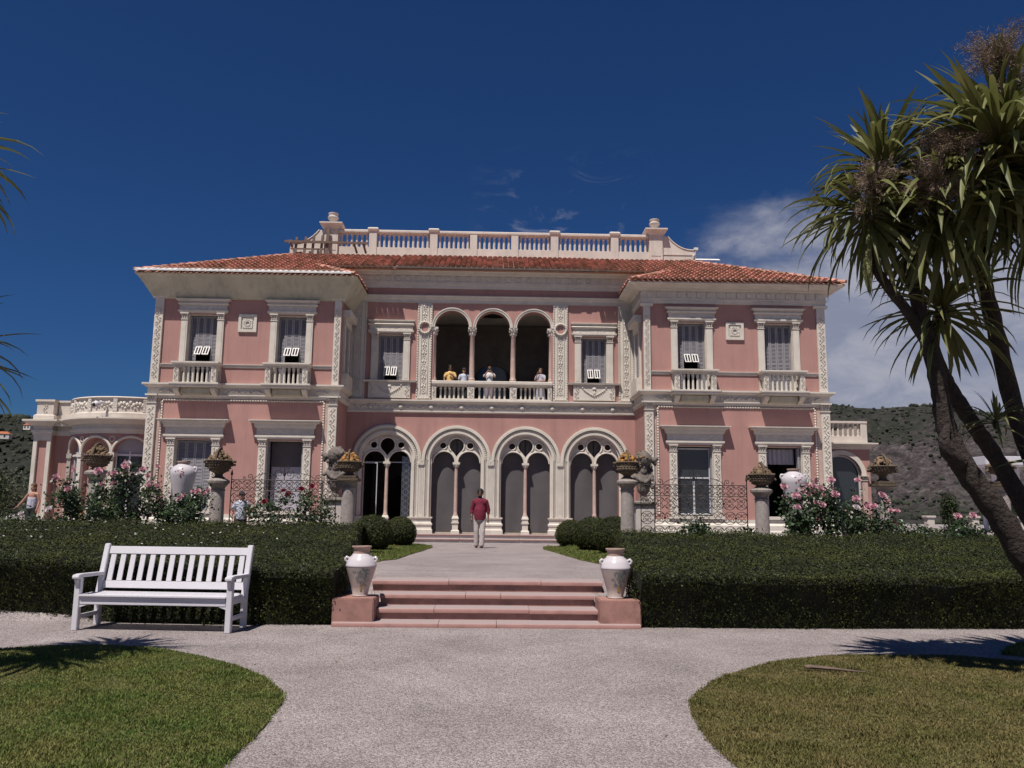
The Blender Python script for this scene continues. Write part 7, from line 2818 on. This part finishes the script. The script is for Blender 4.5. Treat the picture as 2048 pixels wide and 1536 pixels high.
def left_cordyline():
    t = empty('cordyline_tree', (-6.3, 7.0, 0), 'cordyline at the left edge, only drooping leaf tips showing', 'tree')
    trunk(t, [(-6.3, 7.0, -0.05), (-6.1, 7.0, 1.2), (-5.8, 7.1, 2.2), (-4.96, 7.2, 2.6)], [0.2, 0.16, 0.12, 0.07])
    trunk(t, [(-6.1, 7.0, 1.2), (-6.2, 7.1, 2.6), (-5.9, 7.2, 3.8), (-5.14, 7.2, 4.4)], [0.15, 0.13, 0.10, 0.07])
    cord_head(t, (-4.93, 7.2, 2.72), 70, 1.0, (0.1, 0, 1), 11, lo=-60, more=60)
    cord_head(t, (-5.12, 7.2, 4.50), 70, 1.0, (0.05, 0, 1), 12, lo=-60, more=60)


right_cordyline()
left_cordyline()


# ------------------------------------------------------------------ background planting and structures
def shrub(x, y, z0, r, label, m='shrub_leaf', n=2200, leaf=0.10, name='shrub', group='shrubs beyond the rose garden'):
    root = empty(name, (x, y, z0), label, 'shrub', group)
    tb = MB()
    rd = random.Random(int(abs(x * 31 + y * 17)))
    for k in range(5):
        a = rd.uniform(0, 2 * PI)
        tb.tube([(x, y, z0), (x + 0.3 * r[0] * math.cos(a), y + 0.3 * r[1] * math.sin(a), z0 + r[2] * 0.7), (x + 0.6 * r[0] * math.cos(a), y + 0.6 * r[1] * math.sin(a), z0 + r[2] * 1.3)], [0.05, 0.035, 0.015], 5)
    tb.build('stems', 'rose_stem', root)['kind'] = 'stuff'
    c = np.array([x, y, z0 + r[2]])
    # clumps
    k = 26
    cl = rng.normal(0, 1, (k, 3))
    cl /= np.linalg.norm(cl, axis=1)[:, None]
    cl = c + cl * np.array(r) * rng.uniform(0.45, 0.85, (k, 1))
    idx = rng.integers(0, k, n)
    v = rng.normal(0, 1, (n, 3))
    v /= np.linalg.norm(v, axis=1)[:, None]
    P = cl[idx] + v * np.array(r) * 0.34 * rng.uniform(0.7, 1.05, (n, 1))
    P[:, 2] = np.maximum(P[:, 2], z0 + 0.05)
    f = obj('foliage', leaf_mesh('foliage', P, v, leaf, 0.55, 0.6, 0.3, up=0.3), m, root)
    f['kind'] = 'stuff'


shrub(-18.9, 30.0, 0.2, (1.6, 1.2, 1.35), 'dark rounded shrub at the left edge beside the pavilion', n=5200)
shrub(-16.9, 27.0, 0.2, (2.4, 0.9, 0.55), 'low dark hedge-like shrub behind the seated person', n=4200)
shrub(-21.8, 36.0, 0.2, (2.6, 2.0, 1.5), 'grey-green olive-like tree mass left of the pavilion', 'olive_leaf', 7000, 0.12)
shrub(18.6, 33.0, 0.2, (0.45, 0.45, 1.15), 'small dark conical cypress right of the villa', n=2600, leaf=0.09)
shrub(22.0, 33.0, 0.2, (2.0, 1.4, 1.25), 'rounded olive-green shrub behind the cordyline trunk', n=5200, leaf=0.11)
shrub(25.5, 34.0, 0.2, (2.2, 1.4, 1.4), 'dark broad shrub at the right edge behind the trunk', n=4200, leaf=0.11)
shrub(16.8, 31.0, 0.2, (1.4, 1.0, 0.40), 'low shrub at the foot of the villa side pavilion', n=2400)


def far_balustrade():
    root = empty('garden_balustrade', (18.5, 31.5, 0.2), 'white stone balustrade posts beyond the low roses', 'balustrade')
    for x in (16.6, 18.3, 20.2, 22.2, 24.4):
        MB().box(x - 0.14, x + 0.14, 30.9, 31.2, 0.2, 1.35).build('post', 'white_parapet', root, bevel=0.015)
        MB().box(x - 0.18, x + 0.18, 30.86, 31.24, 1.351, 1.43).build('cap', 'white_parapet', root, bevel=0.01)
    MB().box(15.5, 26.0, 30.95, 31.15, 0.2, 0.55).build('kerb', 'white_parapet', root)


far_balustrade()


def marquee():
    root = empty('garden_pavilion', (39.5, 62.0, 0), 'long white flat-roofed pavilion behind the cordyline trunk', 'pavilion')
    MB().box(36.0, 40.0, 59.0, 63.0, 5.05, 5.72).build('roof', 'white_paint', root, bevel=0.05)
    for x in (37.9, 39.7):
        for y in (61.3, 62.7):
            MB().box(x - 0.12, x + 0.12, y - 0.12, y + 0.12, 0.1, 5.05).build('post', 'white_paint', root)


marquee()


# ------------------------------------------------------------------ people
def person(loc, H, label, pose, shirt, lower, skin, hair, facing=0.0, long_hair=False, hat=None, glasses=False, beard=False, sleeves='short', skirt=False, watch=False, sleeve_roll=0.0, voxel=0.011, beltless=True, extra=None):
    """upright figure looking towards -Y before turning by `facing`; pose gives elbows, wrists, knees, ankles"""
    k = H / 1.75
    M = Matrix.Translation(loc) @ Matrix.Rotation(facing, 4, 'Z') @ Matrix.Scale(k, 4)
    pz = dict(shL=(-0.18, 0, 1.40), shR=(0.18, 0, 1.40), elL=(-0.25, 0.03, 1.15), elR=(0.25, 0.03, 1.15), wrL=(-0.25, -0.06, 0.90), wrR=(0.25, -0.06, 0.90),
              hipL=(-0.095, 0, 0.92), hipR=(0.095, 0, 0.92), knL=(-0.10, -0.02, 0.50), knR=(0.10, -0.02, 0.50), anL=(-0.11, 0.03, 0.09), anR=(0.11, 0.03, 0.09),
              handL=None, handR=None, head=(0, -0.015, 1.64), belly=0.0)
    pz.update(pose)
    V = lambda n: Vector(pz[n])
    hd = V('head')
    body = MB()
    # head, neck, face
    body.ball(hd + Vector((0, 0.01, 0.02)), (0.084, 0.104, 0.116), 16, 12)
    body.ball(hd + Vector((0, -0.025, -0.055)), (0.067, 0.074, 0.070), 14, 10)
    body.ball(hd + Vector((0, -0.097, -0.015)), (0.016, 0.022, 0.030), 8, 6)
    body.ball(hd + Vector((0, -0.082, -0.068)), (0.030, 0.016, 0.012), 8, 6)
    for s in (-1, 1):
        body.ball(hd + Vector((s * 0.080, 0.015, -0.005)), (0.014, 0.025, 0.036), 8, 6)
        body.ball(hd + Vector((s * 0.034, -0.082, 0.012)), (0.020, 0.014, 0.012), 8, 6)
    capsule(body, hd + Vector((0, 0.02, -0.06)), (0, 0.02, 1.44), 0.055, 0.062)
    # trunk and limbs
    capsule(body, (0, 0.01, 1.38), (0, 0, 1.12), 0.135, 0.125)
    capsule(body, (0, 0, 1.12), (0, 0, 0.95), 0.125, 0.135)
    for s in ('L', 'R'):
        sg = -1 if s == 'L' else 1
        capsule(body, (sg * 0.09, 0.01, 1.41), V('sh' + s), 0.062, 0.048)
        capsule(body, V('sh' + s), V('el' + s), 0.048, 0.040)
        capsule(body, V('el' + s), V('wr' + s), 0.040, 0.027)
        capsule(body, V('hip' + s), V('kn' + s), 0.085, 0.058)
        capsule(body, V('kn' + s), V('an' + s), 0.056, 0.038)
        # hand: palm, four fingers, thumb
        w = V('wr' + s)
        d = (w - V('el' + s)).normalized() if pz['hand' + s] is None else Vector(pz['hand' + s]).normalized()
        side = Vector((0, -1, 0)) if abs(d.y) < 0.8 else Vector((-sg, 0, 0))
        side = (side - d * side.dot(d)).normalized()
        nrm = d.cross(side) * sg
        pc = w + d * 0.055
        capsule(body, w + d * 0.02, w + d * 0.085, 0.024, 0.030, 8)
        capsule(body, w + d * 0.05 + side * 0.018, w + d * 0.085 + side * 0.022, 0.018, 0.017, 8)
        for f in range(4):
            o = side * (0.030 - 0.020 * f)
            ln = (0.070, 0.080, 0.074, 0.058)[f]
            b0 = w + d * 0.088 + o
            b1 = b0 + d * ln * 0.55 - nrm * 0.006
            b2 = b1 + d * ln * 0.40 - nrm * 0.022
            body.tube([b0, b1, b2], [0.0105, 0.0098, 0.008], 6)
        t0 = w + d * 0.035 + side * 0.028
        t1 = t0 + d * 0.035 + side * 0.026
        t2 = t1 + d * 0.030 + side * 0.006 - nrm * 0.01
        body.tube([t0, t1, t2], [0.013, 0.0115, 0.009], 6)
    me = remeshed(body, voxel, 2, 'person')
    me.transform(M)
    root = obj('person', me, skin)
    tag(root, label, 'person')

    def child(name, mb, m, vox=None, it=3):
        me = remeshed(mb, vox or voxel * 1.2, it, name)
        me.transform(M)
        return obj(name, me, m, root)
    # shirt
    sh = MB()
    b = pz['belly']
    capsule(sh, (0, 0.01, 1.375 if sleeves != 'none' else 1.22), (0, 0.0, 1.15), 0.148, 0.142 + b)
    if sleeves != 'none':
        sh.ball((-0.08, 0.01, 1.35), (0.115, 0.118, 0.125), 12, 8)
        sh.ball((0.08, 0.01, 1.35), (0.115, 0.118, 0.125), 12, 8)
    hem = pz.get('hem', 0.90)
    sh.lathe([(0.165 + b * 0.7, hem), (0.168 + b, hem + 0.15), (0.16 + b, 1.15), (0.146, 1.27)], 18, (0, -b * 0.4, 0))
    if sleeves != 'none':
        capsule(sh, (0, 0.01, 1.42), (0, 0.015, 1.475), 0.080, 0.064)
    for s in ('L', 'R'):
        sg = -1 if s == 'L' else 1
        if sleeves != 'none':
            capsule(sh, (sg * 0.06, 0.01, 1.425), V('sh' + s), 0.084, 0.068)
        e = V('el' + s)
        if sleeves == 'short':
            e = V('sh' + s).lerp(e, 0.6)
            capsule(sh, V('sh' + s), e, 0.068, 0.064)
        elif sleeves == 'rolled':
            capsule(sh, V('sh' + s), e, 0.068, 0.060)
            capsule(sh, e, e.lerp(V('wr' + s), 0.35), 0.060, 0.052)
        elif sleeves == 'none':
            pass
        else:
            capsule(sh, V('sh' + s), e, 0.075, 0.06)
            capsule(sh, e, e.lerp(V('wr' + s), 0.9), 0.06, 0.045)
    child('shirt', sh, shirt)
    if sleeves == 'rolled':
        kb = MB()
        kb.tube([(0.075 * math.cos(t), 0.01 + 0.07 * math.sin(t), 1.485 - 0.03 * (1 if math.sin(t) < -0.5 else 0)) for t in np.linspace(0, 2 * PI, 15)], 0.016, 7, False)
        kb.v = [tuple(M @ Vector(q)) for q in kb.v]
        kb.build('collar', shirt, root, smooth=True)
    lo = MB()
    if skirt:
        lo.lathe([(0.15, 1.05), (0.17, 0.92), (0.20, 0.7), (0.24, 0.35), (0.25, 0.3), (0.2, 0.3)], 18)
    else:
        capsule(lo, (0, 0.005, 0.98), (0, 0.0, 0.92), 0.148 + b * 0.5, 0.15)
        for s in ('L', 'R'):
            capsule(lo, V('hip' + s), V('kn' + s), 0.110, 0.085)
            capsule(lo, V('kn' + s), V('an' + s) + Vector((0, 0.0, 0.0)), 0.085, 0.078)
    child('skirt' if skirt else 'trousers', lo, lower)
    for s in ('L', 'R'):
        sb = MB()
        a = V('an' + s)
        sb.ball(a + Vector((0, -0.05, -0.05)), (0.045, 0.115, 0.035), 12, 8)
        sb.ball(a + Vector((0, 0.02, -0.035)), (0.042, 0.055, 0.045), 12, 8)
        child('shoe', sb, 'leather_brown', 0.012)
    hb = MB()
    hb.ball(hd + Vector((0, 0.022, 0.045)), (0.100, 0.114, 0.112), 14, 10)
    if long_hair:
        hb.ball(hd + Vector((0, 0.055, -0.08)), (0.088, 0.06, 0.17), 12, 8)
    ho = child('hair', hb, hair, 0.014, 2)
    if beard:
        bb = MB()
        bb.ball(hd + Vector((0, -0.035, -0.085)), (0.068, 0.068, 0.05), 12, 8)
        bb.ball(hd + Vector((0, 0.0, -0.055)), (0.076, 0.05, 0.055), 12, 8)
        child('beard', bb, hair, 0.012, 2)
    if glasses:
        gb = MB()
        for s in (-1, 1):
            gb.ball(hd + Vector((s * 0.035, -0.097, 0.014)), (0.030, 0.012, 0.022), 10, 6)
            gb.beam(hd + Vector((s * 0.062, -0.09, 0.02)), hd + Vector((s * 0.083, 0.01, 0.015)), 0.006, 0.008)
        gb.beam(hd + Vector((-0.03, -0.10, 0.022)), hd + Vector((0.03, -0.10, 0.022)), 0.006, 0.006)
        gb.v = [tuple(M @ Vector(p)) for p in gb.v]
        gb.build('sunglasses', 'black_rubber', root, smooth=True)
    if hat:
        cb = MB()
        cb.ball(hd + Vector((0, 0.015, 0.07)), (0.098, 0.112, 0.08), 14, 8)
        cb.ball(hd + Vector((0, -0.11, 0.055)), (0.075, 0.075, 0.014), 12, 6)
        child('cap', cb, hat, 0.012, 1)
    if watch:
        wb = MB()
        w = V('wrL').lerp(V('elL'), 0.12)
        wb.ball(w, 0.034, 10, 6)
        wb.v = [tuple(M @ Vector(p)) for p in wb.v]
        wb.build('wristwatch', 'leather_brown', root, smooth=True)
    if extra:
        extra(root, M)
    return root


# the man walking down the path
person((-0.31, 25.9, upper_z(25.9) + 0.005), 1.79, 'bearded man in burgundy shirt and pale trousers walking along the path',
       dict(shL=(-0.185, 0, 1.395), shR=(0.185, 0, 1.395), elL=(-0.255, 0.02, 1.14), wrL=(-0.25, -0.06, 0.89), elR=(0.255, 0.05, 1.14), wrR=(0.245, 0.03, 0.88), anL=(-0.10, 0.02, 0.09), anR=(0.075, -0.12, 0.09), knR=(0.09, -0.09, 0.51), hipR=(0.09, 0, 0.92), belly=0.02, hem=0.84),
       'shirt_burgundy', 'trousers_pale', 'skin_dark', 'hair_black', facing=-0.08, glasses=True, beard=True, sleeves='rolled', watch=True, voxel=0.010)
FL = 5.705


def phone(root, M):
    MB().obox(M @ Vector((0.02, -0.30, 1.60)), (0.15, 0.015, 0.08)).build('phone', 'black_rubber', root, bevel=0.004)


# people behind the loggia balustrade
person((-1.75, 33.78, FL), 1.68, 'person in yellow shirt leaning at the loggia rail under the first arch', dict(elL=(-0.27, -0.05, 1.16), wrL=(-0.20, -0.22, 0.98), elR=(0.25, -0.08, 1.18), wrR=(0.06, -0.20, 1.30), handR=(-0.6, -0.1, 0.5)), 'cloth_yellow', 'cloth_dark', 'skin_dark', 'hair_black', facing=0.1, glasses=True, voxel=0.013)
person((-1.18, 33.86, FL), 1.58, 'person in white shirt and dark cap beside the first loggia column', dict(), 'cloth_paleblue', 'cloth_dark', 'skin_light', 'hair_black', facing=0.35, hat='cloth_dark', voxel=0.013)
person((-0.12, 33.84, FL), 1.66, 'person in white top and lilac trousers photographing from the middle loggia arch', dict(elL=(-0.24, -0.16, 1.28), wrL=(-0.09, -0.24, 1.50), elR=(0.24, -0.16, 1.28), wrR=(0.10, -0.24, 1.50), handL=(0.5, -0.2, 0.6), handR=(-0.5, -0.2, 0.6)), 'cloth_white', 'cloth_lilac', 'skin_light', 'hair_brown', glasses=True, voxel=0.013, extra=phone)
person((2.02, 33.80, FL), 1.60, 'long-haired person in patterned dress standing in the last loggia arch', dict(elL=(-0.22, -0.14, 1.22), wrL=(-0.10, -0.20, 1.46), handL=(0.3, 0.1, 0.9), elR=(0.23, -0.1, 1.18), wrR=(-0.02, -0.22, 1.16), handR=(-1, 0, 0.1)), 'cloth_print', 'cloth_print', 'skin_light', 'hair_brown', facing=-0.35, long_hair=True, skirt=True, voxel=0.013)
# beyond the hedge on the left, and behind the fence
person((-14.15, 26.0, 0.55), 1.55, 'bare-shouldered person by the small white table near the pavilion', dict(elL=(-0.33, -0.02, 1.20), wrL=(-0.46, -0.12, 0.98), handL=(-0.5, -0.2, -0.5)), 'cloth_print', 'cloth_dark', 'skin_light', 'hair_brown', facing=-0.2, sleeves='none', long_hair=True, voxel=0.014)
person((-7.02, 23.6, 0.33), 1.55, 'person in dark hat and pale clothes beyond the end of the fence', dict(), 'cloth_paleblue', 'cloth_dark', 'skin_light', 'hair_black', hat='cloth_dark', facing=0.4, voxel=0.014)


def cafe_table():
    x, y, z = -12.85, 25.8, 0.3
    root = empty('cafe_table', (x, y, z), 'small square white cafe table near the bare-shouldered person', 'table')
    MB().box(x - 0.40, x + 0.40, y - 0.40, y + 0.40, 0.98, 1.02).build('table_top', 'white_paint', root, bevel=0.008)
    for a in (-1, 1):
        for b in (-1, 1):
            MB().box(x + a * 0.36 - 0.025, x + a * 0.36 + 0.025, y + b * 0.36 - 0.025, y + b * 0.36 + 0.025, z - 0.02, 0.98).build('leg', 'white_paint', root)
    c = empty('wicker_chair', (-13.05, 26.7, 0.3), 'light wicker chair behind the white cafe table', 'chair')
    cx, cy = -13.05, 26.7
    MB().box(cx - 0.26, cx + 0.26, cy - 0.26, cy + 0.24, 0.72, 0.78).build('seat', 'wicker', c, bevel=0.02)
    bk = MB()
    n = 10
    V = []
    for i in range(n + 1):
        t = PI * i / n
        for zz in (0.78, 1.30):
            V.append((cx - 0.30 * math.cos(t), cy + 0.05 + 0.26 * math.sin(t), zz - (0.10 if zz > 1 and i in (0, n) else 0)))
            V.append((cx - 0.27 * math.cos(t), cy + 0.05 + 0.23 * math.sin(t), zz - (0.10 if zz > 1 and i in (0, n) else 0)))
    F = []
    for i in range(n):
        a = i * 4
        F += [(a, a + 4, a + 6, a + 2), (a + 1, a + 3, a + 7, a + 5), (a + 2, a + 6, a + 7, a + 3)]
    bk.add(V, F)
    bk.build('backrest', 'wicker', c)
    for a in (-1, 1):
        for b in (-1, 1):
            MB().tube([(cx + a * 0.22, cy + b * 0.2, 0.26), (cx + a * 0.22, cy + b * 0.2, 0.72)], 0.022, 6).build('leg', 'wicker', c)


cafe_table()


def chain():
    pts = []
    a, b = Vector((-9.45, 20.0, 1.55)), Vector((-13.0, 21.5, 1.05))
    mb = MB()
    n = 44
    for k in range(n):
        t = (k + 0.5) / n
        p = a.lerp(b, t) + Vector((0, 0, -0.35 * math.sin(PI * t)))
        d = (b - a).normalized()
        mb.ball(p, (0.05, 0.018, 0.026) if k % 2 else (0.045, 0.03, 0.014), 6, 4)
    o = mb.build('chain', 'iron', smooth=True)
    tag(o, 'sagging dark chain running left from the outermost column', 'chain')


chain()
